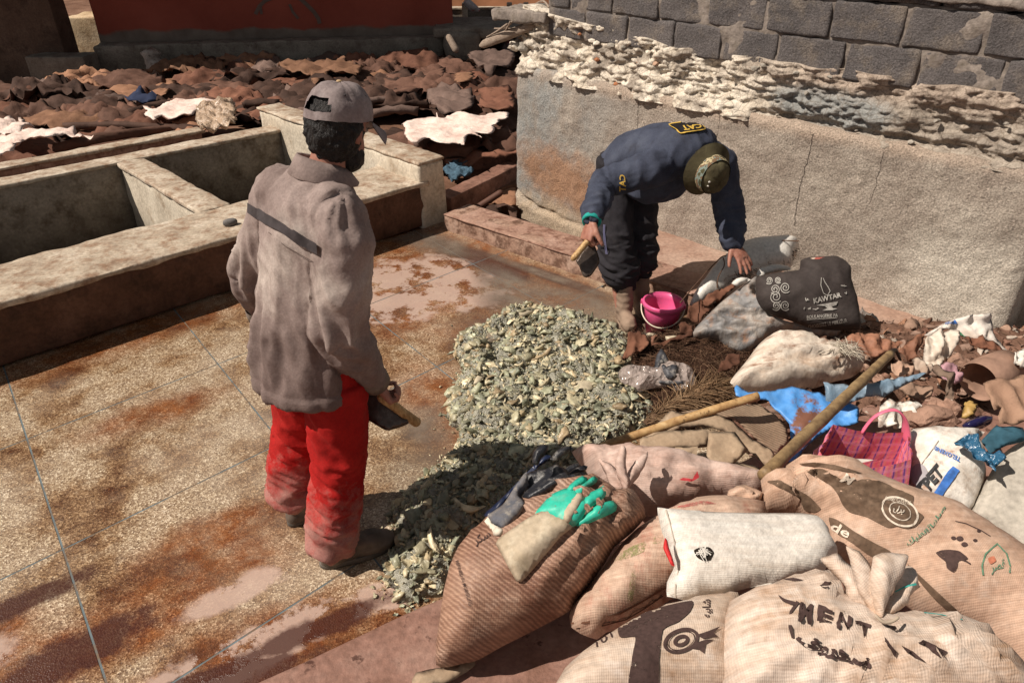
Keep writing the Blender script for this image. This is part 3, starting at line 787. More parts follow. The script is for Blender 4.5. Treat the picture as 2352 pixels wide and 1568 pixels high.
# wall end: the shaded return beyond its corner
box('return_wall', WP(WL - .15, .60, -.95), WD * .149, WN * .64, UP * .76, M_plaster, wall, .01, .12, .01, 33)
sw = box('side_wall', WP(WL + .62, .8, -1.15), WD * .6, WN * .12, UP * .9, M_mortar, None, .02, .12, .01, 34)
tag(sw, 'shaded rough wall filling the gap past the far end of the grey plaster wall', 'wall')
# concrete block with broken slab on the wall's far corner
rub = empty('broken_slab', WP(.1, 1.35, -.2), 'broken concrete slab and rubble on the near corner of the old wall, sticks poking from it', 'rubble')
box('slab', WP(.07, 1.445, -.15), WD * .30 + UP * .012, WN * .16, UP * .04, M_mortar, rub, .015, .03, .022, 35)
for i in range(16):
    s = r2.uniform(-.12, .3); rock('rubble_piece', WP(s, 1.20 + r2.uniform(0, .17) * max(.2, (s + .2) * 2), -.1 - r2.uniform(-.03, .12)), r2.uniform(.03, .07), M_rub[r2.choice((0, 0, 2, 1))], rub, (1.2, 1, .8), i + 90)
# ================================================================ buildings at the back
M_red = MT('red_limewash_wall', .9, .2); _v = M_red.coord('World'); _z = M_red.n('ShaderNodeSeparateXYZ', {0: _v}).outputs[2]
_c = M_red.ramp(M_red.noise(_v, 1.2, 7), [(0.3, (.21, .048, .032)), (0.7, (.29, .074, .05))])
_k = M_red.mr(M_red.math('ADD', _z, M_red.math('MULTIPLY', M_red.noise(_v, 2.2, 6), .22)), .70, .66)
M_red.color(M_red.mix(_k, _c, M_red.ramp(M_red.noise(_v, 4, 7), [(0.3, (.11, .085, .07)), (0.7, (.19, .155, .13))]))); M_red.bump(M_red.noise(_v, 12, 6), .4, .02)
M_red = M_red.m
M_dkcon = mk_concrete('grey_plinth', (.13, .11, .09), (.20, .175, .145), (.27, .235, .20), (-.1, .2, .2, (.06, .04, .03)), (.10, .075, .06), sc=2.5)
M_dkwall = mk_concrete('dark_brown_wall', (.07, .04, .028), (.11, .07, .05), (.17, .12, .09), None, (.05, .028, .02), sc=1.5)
M_pale = mk_concrete('pale_sunlit_wall', (.46, .34, .20), (.58, .45, .29), (.68, .57, .42), None, (.33, .21, .11), sc=2)
q1, q2 = G(232, 178), G(1050, 152); rd = (q2 - q1).normalized(); rn = Vector((rd.y, -rd.x, 0)); rl = (q2 - q1).length
red = empty('red_building', q1, 'red washed building with grey plinth standing in shade at the back of the yard', 'building')
box('wall', q1 + rd * rl / 2 - rn * 1.36 + UP * 1.55, rd * (rl / 2), rn * 1.0, UP * 1.56, M_red, red, .02, .5, .01, 41)
box('plinth', q1 + rd * (rl / 2 - .1) - rn * .18 + UP * .205, rd * (rl / 2 - .1), rn * .18, UP * .235, M_dkcon, red, .03, .15, .02, 42)
box('added_shade_roof', q1 + rd * (rl / 2 + .1) - rn * .3 + UP * 3.2, rd * (rl / 2 + .35), rn * 1.02, UP * .09, M_dkwall, red, .02)  # unseen overhang, added to throw shade on the red wall
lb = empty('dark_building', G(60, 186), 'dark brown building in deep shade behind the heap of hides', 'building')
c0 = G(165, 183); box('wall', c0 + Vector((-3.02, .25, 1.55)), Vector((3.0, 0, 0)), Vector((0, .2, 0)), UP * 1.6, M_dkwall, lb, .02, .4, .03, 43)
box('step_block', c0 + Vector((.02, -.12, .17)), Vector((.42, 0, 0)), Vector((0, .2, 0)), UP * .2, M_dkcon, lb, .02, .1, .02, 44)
box('added_shade_roof', c0 + Vector((-3.1, -.2, 3.25)), Vector((3.1, 0, 0)), Vector((0, .98, 0)), UP * .09, M_dkwall, lb, .02)  # out-of-view slab added so the dark front lies in shade
pb = box('pale_wall_block', Y(192, 95, 12.9) + Vector((.1, .6, -.35)), Vector((.30, 0, 0)), Vector((0, .6, 0)), UP * .72, M_pale, None, .03, .15, .02, 45)
tag(pb, 'pale sunlit plaster block in the gap between the dark and the red building', 'wall block')
# platform right of the red building, dark underneath
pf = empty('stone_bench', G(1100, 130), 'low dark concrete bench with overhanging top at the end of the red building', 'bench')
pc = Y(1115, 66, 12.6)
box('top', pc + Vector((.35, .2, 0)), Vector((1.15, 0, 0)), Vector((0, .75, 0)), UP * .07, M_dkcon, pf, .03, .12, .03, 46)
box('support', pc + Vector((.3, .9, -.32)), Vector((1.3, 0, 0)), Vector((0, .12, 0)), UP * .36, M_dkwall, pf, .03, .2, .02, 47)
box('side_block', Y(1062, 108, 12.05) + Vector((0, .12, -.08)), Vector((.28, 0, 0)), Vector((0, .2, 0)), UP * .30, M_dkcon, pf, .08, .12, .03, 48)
fv = empty('far_vat_wall', Y(1150, 45, 15), 'pale far vat walls in sunlight seen past the end of the red building', 'vat wall')
fc = Y(1160, 40, 15.0)
box('front_wall', fc + Vector((0.2, 0, -.28)), Vector((1.5, 0, 0)), Vector((0, .1, 0)), UP * .42, M_dkcon, fv, .02, .2, .02, 49)
box('rim', fc + Vector((0.2, 0, .16)), Vector((1.52, 0, 0)), Vector((0, .12, 0)), UP * .02, M_vat, fv, .01)
for u in (1068, 1170, 1208): box('post', Y(u, 36, 14.8) + UP * -.2, Vector((.05, 0, 0)), Vector((0, .1, 0)), UP * .42, M_vat, fv, .02)
bw = box('far_wall', Vector((1.5, 21, .9)), Vector((9, 0, 0)), Vector((0, .2, 0)), UP * 1.1, simple('orange_far_wall', (.52, .26, .14), .9, .2, .3, 1.5), None, .02)
tag(bw, 'sunlit orange wall far behind the vats', 'wall')
# ================================================================ hides and things in the yard
def mk_hide(name, c, d, rough=.85, hair=.0):
    m = MT(name, rough, .25); v = m.coord('World'); o = m.n('ShaderNodeObjectInfo').outputs['Random']
    n = m.noise(v, 6, 7, .6); col = m.ramp(n, [(0.3, d), (0.7, c)])
    col = m.mix(m.ramp(m.noise(m.mapping(v, loc=(3, 3, 3)), 14, 6, .7), [(0.55, 0.0), (0.72, 0.6)]), col, tuple(x * .45 for x in d))
    h = m.n('ShaderNodeHueSaturation', {'Color': col, 'Value': m.mr(o, 0, 1, .7, 1.35)}).outputs[0]
    m.color(h); m.bump(m.noise(v, 60, 5, .7), .5, .006); m.bump(m.noise(v, 12, 4), .4, .02)
    return m.m
HM = {'dark brown': mk_hide('hide_dark', (.085, .046, .033), (.04, .021, .015)), 'brown': mk_hide('hide_brown', (.165, .086, .060), (.09, .044, .030)),
      'red-brown': mk_hide('hide_red', (.20, .092, .058), (.12, .05, .032)), 'tan': mk_hide('hide_tan', (.31, .165, .098), (.20, .10, .06)),
      'grey-brown': mk_hide('hide_mauve', (.17, .115, .095), (.10, .064, .052))}
M_pink = MT('pale_pink_hide', .7, .3); _v = M_pink.coord('World'); M_pink.color(M_pink.ramp(M_pink.noise(_v, 5, 7, .6), [(0.3, (.60, .42, .36)), (0.5, (.80, .64, .56)), (0.75, (.86, .73, .66))]))
M_pink.bump(M_pink.noise(_v, 16, 6, .6), .5, .03); M_pink = M_pink.m
def crumple(amp, fr, seed, ridge=.5, droop=0.0):
    def f(x, y):
        a = fbm(x * fr + seed * 3.1, y * fr * 1.4, seed, 4)
        b = max(-.5, 1 - abs(noise.noise((x * fr * 1.7 + seed, y * fr * .8, seed + 5))) * 3.0); c = max(-.5, 1 - abs(noise.noise((x * fr * 3.3 + seed, y * fr * 2.6, seed + 9))) * 3.0)
        return amp * (.55 + a * .9 + ridge * 1.3 * b + ridge * .6 * c) - droop * (x * x + y * y)
    return f
def hide_outline(c, L, Wd, rot, r):
    """an uneven skin with leg flaps"""
    P = []; n = 22; k = [r.uniform(.86, 1.08) for _ in range(n)]
    for i in range(n):
        t = 2 * math.pi * i / n
        q = 1 + .16 * max(0, math.cos(4 * (t - .78))) ** 3 + .10 * math.sin(3 * t + k[0] * 9)
        x = math.cos(t) * L / 2 * q * k[i]; y = math.sin(t) * Wd / 2 * q * k[(i * 7) % n]
        P.append(Vector((c.x + x * math.cos(rot) - y * math.sin(rot), c.y + x * math.sin(rot) + y * math.cos(rot), c.z)))
    return P
def hide(name, outline, z, mat, label, group, amp=.05, fr=4.0, seed=0, world=False, res=.06, jag=.03, tilt=(0, 0), thick=.006, cat='hide', center=None, ridge=.3, droop=0.0):
    p0 = (center if center is not None else (sum(outline, Vector()) / len(outline) if world else G(*np.mean(outline, 0), z)))
    n = Vector((tilt[0], tilt[1], 1))
    o = pillow(name, outline, p0, n, thick, thick, res, mat, None, None, 1.0, res * .8, True, seed, 0, jag, crumple(amp, fr, seed, ridge, droop), world)
    tag(o, label, cat, group)
    return o
hide('hide', px('C', (1310, 1130), (1430, 1090), (1600, 1080), (1620, 1035), (1650, 1080), (1830, 1020), (1930, 1060), (2050, 1040), (2255, 1020), (2260, 1070), (2200, 1100), (2130, 1150), (2140, 1180), (2080, 1220), (1980, 1210), (2020, 1265), (1960, 1240), (1900, 1240), (1870, 1300), (1860, 1335), (1810, 1290), (1700, 1300), (1620, 1290), (1540, 1255), (1450, 1290), (1370, 1285), (1330, 1240), (1340, 1180)),
     .33, M_pink, 'pale pink hide spread flat with ragged edges next to the grey wall', 'pale pink hides', .035, 4, 3, res=.03, jag=.012, ridge=.15)
hide('hide', px('A', (1285, 980), (1330, 975), (1400, 1000), (1560, 920), (1700, 905), (1980, 905), (2110, 930), (2090, 960), (1950, 990), (1800, 1000), (1700, 1060), (1540, 1080), (1450, 1060), (1380, 1090), (1300, 1060), (1330, 1020)),
     .30, M_pink, 'pale pink hide lying behind the corner of the vats, longest of them', 'pale pink hides', .04, 3.5, 5, res=.035, jag=.015, ridge=.15)
hide('hide', px('A', (-60, 1110), (100, 1100), (170, 1110), (210, 1085), (240, 1120), (285, 1150), (230, 1190), (160, 1230), (80, 1245), (-60, 1235)), .30, M_pink, 'small pale pink hide at the picture edge beside a reddish rag', 'pale pink hides', .06, 6, 6, res=.04)
hide('hide', px('A', (-80, 1290), (150, 1230), (400, 1195), (640, 1185), (700, 1210), (850, 1270), (830, 1285), (700, 1250), (560, 1240), (420, 1270), (300, 1275), (200, 1300), (180, 1340), (60, 1410), (-80, 1440)), .30, M_pink, 'peach coloured hide draped in a curve just behind the basin wall', 'pale pink hides', .05, 5, 8, res=.04)
hide('hide', px('A', (640, 1290), (680, 1275), (740, 1310), (720, 1335), (630, 1330)), .16, M_pink, 'tiny pale pink hide scrap at the basin wall', 'pale pink hides', .03, 9, 9, res=.03)
hide('hide', px('A', (890, 860), (970, 820), (1060, 790), (1470, 755), (1560, 750), (1600, 800), (1490, 900), (1300, 880), (1130, 930), (1000, 900), (880, 930)), .16, HM['tan'], 'broad orange tan hide spread in front of the red building', 'tan hides', .07, 3.5, 11, res=.07)
hide('cloth', px('A', (1130, 935), (1200, 890), (1280, 850), (1340, 890), (1420, 930), (1280, 945)), .22, simple('navy_cloth', (.02, .03, .07), .9), 'dark blue cloth lying on the orange tan hide', None, .08, 5, 12, cat='cloth')
hide('hide', px('C', (210, 600), (400, 590), (560, 600), (720, 580), (770, 545), (830, 580), (980, 640), (900, 720), (680, 700), (620, 760), (520, 790), (490, 720), (300, 680), (210, 640)), .24, HM['tan'], 'large orange tan hide with dark folds directly behind the cap', 'tan hides', .10, 3, 13, res=.07)
hide('hide', px('C', (1150, 780), (1200, 695), (1350, 720), (1500, 640), (1680, 620), (1700, 720), (1600, 800), (1450, 860), (1300, 890), (1180, 890)), .20, HM['brown'], 'smooth rounded brown hide in the middle of the yard', 'brown hides', .07, 3, 14, res=.07)
hide('hide', px('C', (1780, 680), (1950, 660), (1960, 710), (1900, 750), (1800, 760)), .30, HM['tan'], 'small light tan hide near the wall corner', 'tan hides', .03, 5, 15)
hide('hide', px('C', (1540, 860), (1700, 830), (1900, 850), (1960, 920), (1930, 1020), (1700, 1060), (1560, 990)), .24, HM['grey-brown'], 'grey-brown hide heaped behind the ragged pale pink hide', 'brown hides', .09, 4, 16)
hide('hide', px('C', (1950, 850), (2120, 830), (2290, 840), (2310, 1030), (2060, 1030), (1990, 1000), (2020, 900)), .28, HM['red-brown'], 'rust red hide with dark torn hole against the grey wall', 'red-brown hides', .07, 4, 17)
hide('hide', px('C', (1900, 545), (2030, 500), (2290, 500), (2310, 600), (2100, 690), (1990, 640)), .25, HM['grey-brown'], 'dusty grey-brown hide under the grey sack by the wall corner', 'brown hides', .09, 3.5, 18)
hide('hide', px('X', (840, 770), (960, 740), (1040, 770), (1340, 610), (1400, 380), (1540, 330), (1600, 640), (1680, 880), (1640, 1100), (1330, 1030), (1100, 1060), (960, 960), (900, 880)), -.10, HM['tan'], 'orange hide in the hollow between the kerb and the grey wall', 'tan hides', .05, 5, 19, res=.04)
# the many others, brown on brown
r3 = random.Random(11); names = list(HM)
wts = [5, 5, 4, .8, 2.2]
LMK = [((355, 150), 'the shiny standing sack'), ((415, 160), 'the slumped pale sack'), ((540, 155), 'the half-buried sack'), ((300, 215), 'the broad orange tan hide'), ((325, 225), 'the dark blue cloth'), ((430, 255), 'the longest pale pink hide'), ((500, 270), 'the beige plastic bag'), ((30, 300), 'the small pale pink hide'), ((110, 325), 'the peach coloured hide'), ((640, 170), 'the large orange tan hide'), ((790, 205), 'the cap'), ((930, 205), 'the smooth rounded brown hide'), ((1050, 180), 'the small light tan hide'), ((1040, 245), 'the grey-brown heaped hide'), ((1045, 300), 'the ragged pale pink hide'), ((1130, 240), 'the rust red torn hide'), ((1110, 150), 'the grey sack at the wall corner'), ((585, 240), 'the vat corner'), ((1060, 400), 'the blue rag'), ((700, 155), 'the grey plinth middle'), ((900, 155), 'the grey plinth end'), ((60, 190), 'the dark building'), ((200, 190), 'the pale wall gap')]
SEEN = {}
def hide_label(nm, big, u, v, adj):
    q, t = min(LMK, key=lambda k: abs(k[0][0] - u) + 2.5 * abs(k[0][1] - v)); dx, dy = u - q[0], v - q[1]
    rel = ('behind' if dy < 0 else 'in front of') if abs(dy) * 3 > abs(dx) else 'beside'
    for far in ('just ', 'a little way ', 'farther ', 'half hidden ', 'flattened ', 'heaped '):
        lab = f"{'large ' if big else 'small '}{adj} {nm} hide {far}{rel} {t}"
        if lab not in SEEN: break
    SEEN[lab] = 1; return lab
def zone(u, v):
    if u > 850: return 'between the vats and the grey wall'
    if v < 205: return 'along the foot of the red building'
    if u < 420: return 'behind the basin wall'
    return 'in the middle of the yard'
bands = [(150, 0, 1170, 12), (170, 0, 1170, 13), (190, 0, 1170, 14), (212, 0, 1170, 14), (236, 0, 1170, 15), (262, 0, 1170, 13), (288, 0, 560, 8), (285, 880, 1170, 6), (310, 0, 330, 7), (322, 880, 1175, 6), (345, 0, 60, 2), (345, 930, 1175, 4)]
for bi_, (vv, u0, u1, cnt) in enumerate(bands):
    for i in range(cnt):
        u = u0 + (u1 - u0) * (i + r3.uniform(.1, .9)) / cnt; v_ = vv + r3.uniform(-9, 9)
        if v_ < 186 and u < 380: continue
        if any(abs(u - a) < c and abs(v_ - b) < d for a, b, c, d in ((1047, 290, 190, 34), (435, 262, 130, 20), (30, 300, 60, 14), (110, 322, 130, 18), (300, 215, 90, 14), (1060, 400, 90, 60))): continue
        nm = r3.choices(names, wts)[0]; zz = .08 + .12 * abs(nz(u * .006, v_ * .03)) + r3.uniform(0, .06) + .08 * (u < 330 and v_ < 260)
        c = G(u, v_, zz); L = r3.uniform(.75, 1.4); k = L * r3.uniform(.55, .9)
        low, big = crumple(.1, 4, 1), L > .9
        hide('hide', hide_outline(c, L, k, r3.uniform(-.9, .9), r3), zz, HM[nm], hide_label(nm, big, u, v_, r3.choice(('crumpled', 'folded', 'wrinkled'))), f'{nm} hides {zone(u, v_)}',
             r3.uniform(.06, .11), r3.uniform(2.2, 4.2), bi_ * 31 + i, True, .05, .022, (r3.uniform(-.08, .08), r3.uniform(-.16, .02)), ridge=r3.uniform(.2, .6), droop=.28)
# rolled stiff hides and sticks between them
for i, (u0, v0, u1, v1, r_) in enumerate([(125, 402 - 60, 410, 355 - 60, .05), (150, 290, 460, 300, .045), (850, 262, 960, 256, .05), (890, 250, 985, 240, .04), (960, 335, 1015, 310, .05), (1095, 318, 1120, 330, .05), (1085, 305, 1110, 318, .05),
                                          (560, 243, 640, 240, .05), (330, 205, 325, 243, .05), (700, 215, 800, 208, .05), (300, 262, 420, 240, .06), (840, 238, 900, 232, .05)]):
    a, b = G(u0, v0, .2), G(u1, v1, .2); m_ = a.lerp(b, .5) + UP * .03
    o = tube('rolled_hide', [(a, r_), (m_, r_ * .85), (b, r_)], HM[r3.choice(('dark brown', 'brown', 'grey-brown'))], None, 8, 10, .03, False)
    tag(o, ('long rolled hide lowest behind the basin wall', 'long rolled hide above the peach coloured hide', 'short rolled hide right of the cap', 'second short rolled hide right of the cap', 'rolled hide at the near edge of the ragged pink hide', 'stub of rolled hide under the ragged pink hide', 'smaller stub of rolled hide under the ragged pink hide', 'rolled hide at the vat corner top', 'upright rolled hide beside the dark blue cloth', 'rolled hide just left of the cap', 'thick rolled hide behind the longest pink hide', 'rolled hide between cap and ragged pink hide')[i], 'hide', 'rolled hides')
# hollow between kerb and wall: low stones, stick, blue rag
def bar_px(name, k, p, q, z, w, h, mat, label, cat, parent=None):
    a, b = px(k, p, q); a, b = G(*a, z), G(*b, z); d = (b - a); L = d.length; d.normalize(); s_ = Vector((-d.y, d.x, 0))
    o = box(name, a.lerp(b, .5) - UP * h / 2, d * L / 2, s_ * w / 2, UP * h / 2, mat, parent, .012, .06, .012, int(L * 97))
    if label: tag(o, label, cat)
    return o
M_redst = mk_concrete('red_dusty_stone', (.17, .085, .06), (.24, .125, .09), (.32, .18, .135), None, (.10, .05, .035), sc=4)
bar_px('kerb_stone', 'X', (330, 830), (1580, 230), .10, .16, .26, M_redst, 'long red-brown stone edging crossing the hollow by the wall, rougher than the rest', 'edging')
bar_px('kerb_stone', 'X', (250, 60), (1600, -90), .12, .5, .2, M_redst, 'broad dusty red stone step behind the blue rag', 'step')
bar_px('kerb_stone', 'X', (560, 420), (1600, 110), -.01, .5, .05, M_redst, 'flat red dusty slab under the blue rag', 'slab')
tag(tube('iron_bar', [(G(*px('X', (800, 1120))[0], -.05), .03), (G(*px('X', (1340, 775))[0], .12), .03)], simple('rust_dark', (.10, .045, .03), .7), None, 3, 6), 'dark rusty bar lying on the orange hide in the hollow', 'bar')
hide('hide', px('X', (1250, 1070), (1330, 1030), (1480, 1070), (1640, 1110), (1610, 1260), (1400, 1150)), -.08, HM['dark brown'], 'dark hide strip at the foot of the grey wall corner', 'brown hides', .05, 6, 23, res=.04)
hide('hide', px('X', (900, 1170), (1050, 1070), (1200, 1060), (1330, 1150), (1420, 1340), (1200, 1290)), -.15, HM['dark brown'], 'mottled dark hide pushed under the kerb by the wall', 'brown hides', .06, 6, 24, res=.04)
hide('rag', px('X', (320, 380), (420, 350), (470, 260), (550, 170), (640, 200), (600, 300), (720, 290), (850, 380), (880, 450), (740, 510), (620, 560), (480, 620), (400, 500)), .06, simple('blue_rag', (.06, .11, .155), .9, .2, .5, 25, .6, 30, .02), 'crumpled blue rag on the dusty slab between vats and wall', None, .045, 11, 25, res=.02, cat='rag')
# plastic bag by the vat corner
M_film = MT('clear_plastic', .25, .5); M_film.color((.62, .46, .33)); M_film.b.inputs['Transmission Weight'].default_value = .25; M_film.set(M_film.b.inputs['Alpha'], .85)
M_film.bump(M_film.noise(M_film.coord('World'), 14, 5), .9, .05); M_film = M_film.m
hide('plastic_bag', px('A', (1780, 1010), (1900, 960), (2080, 935), (2120, 1010), (2110, 1150), (1950, 1200), (1830, 1220), (1770, 1120)), .38, M_film, 'crumpled beige clear plastic bag behind the vat corner', None, .07, 9, 26, cat='bag', res=.03)
# ---- upright sacks
M_sackw = dirty('white_sack_dull', (.42, .36, .32), (.22, .16, .13), (.12, .08, .06), 5, coord='World', bump=.6, bscale=18, bdist=.03)
def upright(name, outline, base, mat, label, group=None, thick=.16, n=(0, -1, .25), wr=None, res=.035):
    p0 = G(*base, .02)
    o = pillow(name, outline, p0, n, thick, thick, res, mat, None, wr or (lambda x, y, d: .02 * fbm(x * 9, y * 9, len(outline), 3) + .015 * math.sin(y * 60 + 4 * nz(x * 6, y * 6))), .5)
    tag(o, label, 'sack', group); return o
upright('sack', px('A', (1345, 705), (1310, 560), (1265, 480), (1290, 455), (1345, 425), (1390, 440), (1445, 475), (1420, 520), (1480, 560), (1530, 690), (1450, 705)), (355, 180), M_sackw, 'shiny standing sack with twisted neck against the red building', 'sacks by the red building')
upright('sack', px('A', (1490, 575), (1530, 590), (1650, 575), (1720, 600), (1750, 640), (1690, 690), (1560, 690), (1540, 640)), (415, 178), M_sackw, 'small slumped pale sack beside the shiny standing sack', 'sacks by the red building', .14)
upright('sack', px('A', (1985, 660), (1990, 620), (2050, 560), (2130, 575), (2220, 640), (2210, 680), (2050, 690)), (540, 172), dirty('sack_brown_white', (.5, .45, .4), (.13, .08, .06), None, 7, (.42, .5), coord='World'), 'half-buried pale sack with brown patch at the grey plinth', 'sacks by the red building', .14)
M_sackgrey = dirty('grey_sack', (.34, .33, .35), (.20, .18, .18), (.30, .06, .05), 6, coord='World', bump=.6, bscale=20, bdist=.03)
upright('sack', px('J', (735, 545), (735, 440), (770, 385), (790, 370), (850, 365), (868, 450), (858, 540)), (1152, 128), M_sackgrey, 'grey standing sack with red mark under the broken plank', 'sacks by the wall corner')
upright('sack', px('J', (900, 330), (950, 335), (975, 420), (970, 545), (920, 530), (895, 470), (875, 410), (885, 350)), (1190, 126), dirty('pink_sack', (.42, .33, .30), (.26, .17, .14), None, 6, coord='World', bump=.6, bscale=20, bdist=.03), 'pinkish standing sack beside the white render of the wall corner', 'sacks by the wall corner')
o = pillow('sack', px('J', (370, 30), (385, 5), (420, -10), (450, 5), (520, 70), (540, 110), (470, 125), (410, 85)), Y(1085, 20, 12.7), (0, -1, .3), .14, .14, .04, M_sackgrey, None, None, .5); tag(o, 'grey sack lying on the far bench top past the red building', 'sack', None)
# plank and twigs sticking out of the rubble
M_wood = MT('weathered_wood', .85, .2); _v = M_wood.coord('World'); M_wood.color(M_wood.ramp(M_wood.noise(M_wood.mapping(_v, sc=(6, 6, 40)), 6, 6), [(0.3, (.16, .11, .08)), (0.7, (.38, .31, .25))])); M_wood = M_wood.m
pa, pb_ = Y(*px('J', (540, 448))[0], 6.35), Y(*px('J', (1040, 255))[0], 6.05)
tag(tube('plank', [(pa, .012), (pa.lerp(pb_, .12), .035), (pa.lerp(pb_, .6), .04), (pb_, .035)], M_wood, None, 8, 7, .006, True, .6), 'long weathered pointed plank jutting from the rubble at the wall corner', 'plank')
for i, (p, q) in enumerate([((605, 365), (800, 240)), ((700, 290), (990, 350)), ((680, 280), (850, 215)), ((1035, 90), (1110, 200)), ((1085, 40), (1210, 68)), ((720, 345), (830, 220))]):
    a, b = Y(*px('J', p)[0], 6.3), Y(*px('J', q)[0], 6.1); m_ = a.lerp(b, .5) + Vector((.01, 0, .03 * math.sin(i * 2)))
    tag(tube('twig', [(a, .006), (m_, .008), (b, .01)], M_wood, None, 6, 5, .004), ('lowest dry twig below the plank at the wall corner', 'dry twig crossing the plank at the wall corner', 'upper dry twig beside the broken slab', 'upright dry twig in front of the cinder blocks', 'flat dark twig at the cinder block corner', 'short dry twig above the plank tip')[i], 'twig', 'twigs at the wall corner')
a, b = Y(*px('J', (235, 370))[0], 11.7), Y(*px('J', (300, 485))[0], 11.6)
tag(tube('stick', [(a, .05), (b, .055)], M_wood, None, 3, 8), 'short thick stick leaning at the end of the grey plinth', 'stick')
# stains left on the red wall
rt = bvh([o for o in bpy.data.objects if o.name.startswith('wall') and o.parent == red][0])
M_stain = simple('grey_stain', (.13, .09, .075), .95)
for i, pts in enumerate([[(-5, 130), (30, 60), (80, 10), (150, -20)], [(385, -20), (450, 40), (520, 110), (560, 170), (570, 215)], [(300, 40), (330, 110), (380, 170)], [(40, 60), (50, 130)]]):
    line_print('paint_stain', [tuple(x) for x in px('C', *pts)], 9 if i < 2 else 6, rt, M_stain, red, .004, False, 3.0)
# ================================================================ the two men
def ell(c, ax, n=14, m=10):
    """closed ellipsoid from three half-axis vectors"""
    c = Vector(c); a, b, u = [Vector(q) for q in ax]; R = []
    for i in range(1, m):
        t = math.pi * i / m; R.append((c - u * math.cos(t), a * math.sin(t), b * math.sin(t)))
    V, Fc = loft(R, n, True); k = len(V) - 2; V[k] = c - u; V[k + 1] = c + u
    return V, Fc
def rot(v, ax, ang): return Matrix.Rotation(ang, 3, ax) @ v
def hand(w, d, n, thumb, curls=(.5, .5, .5, .5), tcurl=.4, tspread=.8, k=1.0, spread=.05):
    """palm, four fingers of different lengths and a thumb; d along the hand, n out of the palm, thumb = side vector"""
    d = Vector(d).normalized(); n = (Vector(n) - d * Vector(n).dot(d)).normalized(); s = (Vector(thumb) - d * Vector(thumb).dot(d)); s = (s - n * s.dot(n)).normalized(); w = Vector(w)
    out = [loft([(w - d * .02, s * .024 * k, n * .019 * k), (w + d * .005, s * .026 * k, n * .018 * k), (w + d * .035 * k, s * .037 * k, n * .018 * k), (w + d * .07 * k, s * .042 * k, n * .016 * k), (w + d * .092 * k, s * .040 * k, n * .012 * k)], 14)]
    ax = d.cross(n).normalized()
    for i, (o, L) in enumerate(zip((.030, .010, -.010, -.029), (.074, .082, .076, .060))):
        p = w + d * (.085 - .004 * abs(i - 1.3)) * k + s * o * k; q = [(p - d * .012, .0105 * k), (p, .0102 * k)]; a = 0; dd = (d + s * (1.5 - i) * spread).normalized()
        for seg, (fl, fc) in enumerate(((.46, .85), (.30, 1.15), (.24, .8))):
            a += curls[i] * fc; e = rot(dd, ax, a); p = p + e * L * fl * k; q.append((p, (.0096, .0088, .0078)[seg] * k))
        out.append(limb(q, 10))
    p = w + d * .022 * k + s * .024 * k; e = (d * .75 + s * tspread + n * .25).normalized()
    q = [(p, .015 * k)]; p = p + e * .038 * k; q.append((p, .0125 * k)); e = (e + n * tcurl + d * .35).normalized(); p = p + e * .03 * k; q.append((p, .0105 * k)); e = (e + n * tcurl * .6 + d * .3).normalized(); p = p + e * .024 * k; q.append((p, .0085 * k))
    out.append(limb(q, 10)); return out
def head(c, f, u):
    f = Vector(f).normalized(); u = (Vector(u) - f * Vector(u).dot(f)).normalized(); r = f.cross(u); c = Vector(c)
    out = [ell(c + u * .02 - f * .008, (r * .074, f * .094, u * .098)), ell(c + f * .030 - u * .045, (r * .058, f * .062, u * .07)), ell(c + f * .055 - u * .098, (r * .028, f * .026, u * .02)),
           limb([(c + f * .088 + u * .018, .008), (c + f * .105 - u * .01, .012), (c + f * .100 - u * .025, .013)], 8), ell(c + f * .080 + u * .03, (r * .05, f * .012, u * .012)),
           ell(c + f * .083 - u * .055, (r * .024, f * .012, u * .006)), ell(c + f * .080 - u * .066, (r * .022, f * .012, u * .007))]
    for k in (-1, 1): out.append(ell(c + r * k * .074 - f * .008 - u * .005, (r * .008 + f * .004, f * .018, u * .03), 10, 8))
    return out, f, u, r
def mk_skin():
    m = MT('skin', .55, .4); v = m.coord('World')
    m.color(m.ramp(m.noise(v, 20, 6, .6), [(0.3, (.24, .095, .065)), (0.6, (.38, .18, .13)), (0.8, (.46, .25, .19))])); m.b.inputs['Subsurface Weight'].default_value = .08
    m.bump(m.noise(v, 160, 4), .3, .002); m.bump(m.noise(v, 45, 3), .35, .004); return m.m
M_skin = mk_skin()
M_hair = MT('black_hair', .6, .4); _v = M_hair.coord('World'); M_hair.color(M_hair.ramp(M_hair.noise(_v, 60, 3), [(0.4, (.006, .005, .005)), (0.7, (.022, .018, .017))])); M_hair.bump(M_hair.noise(M_hair.mapping(_v, sc=(1, 1, .4)), 130, 4), 1.0, .012); M_hair = M_hair.m
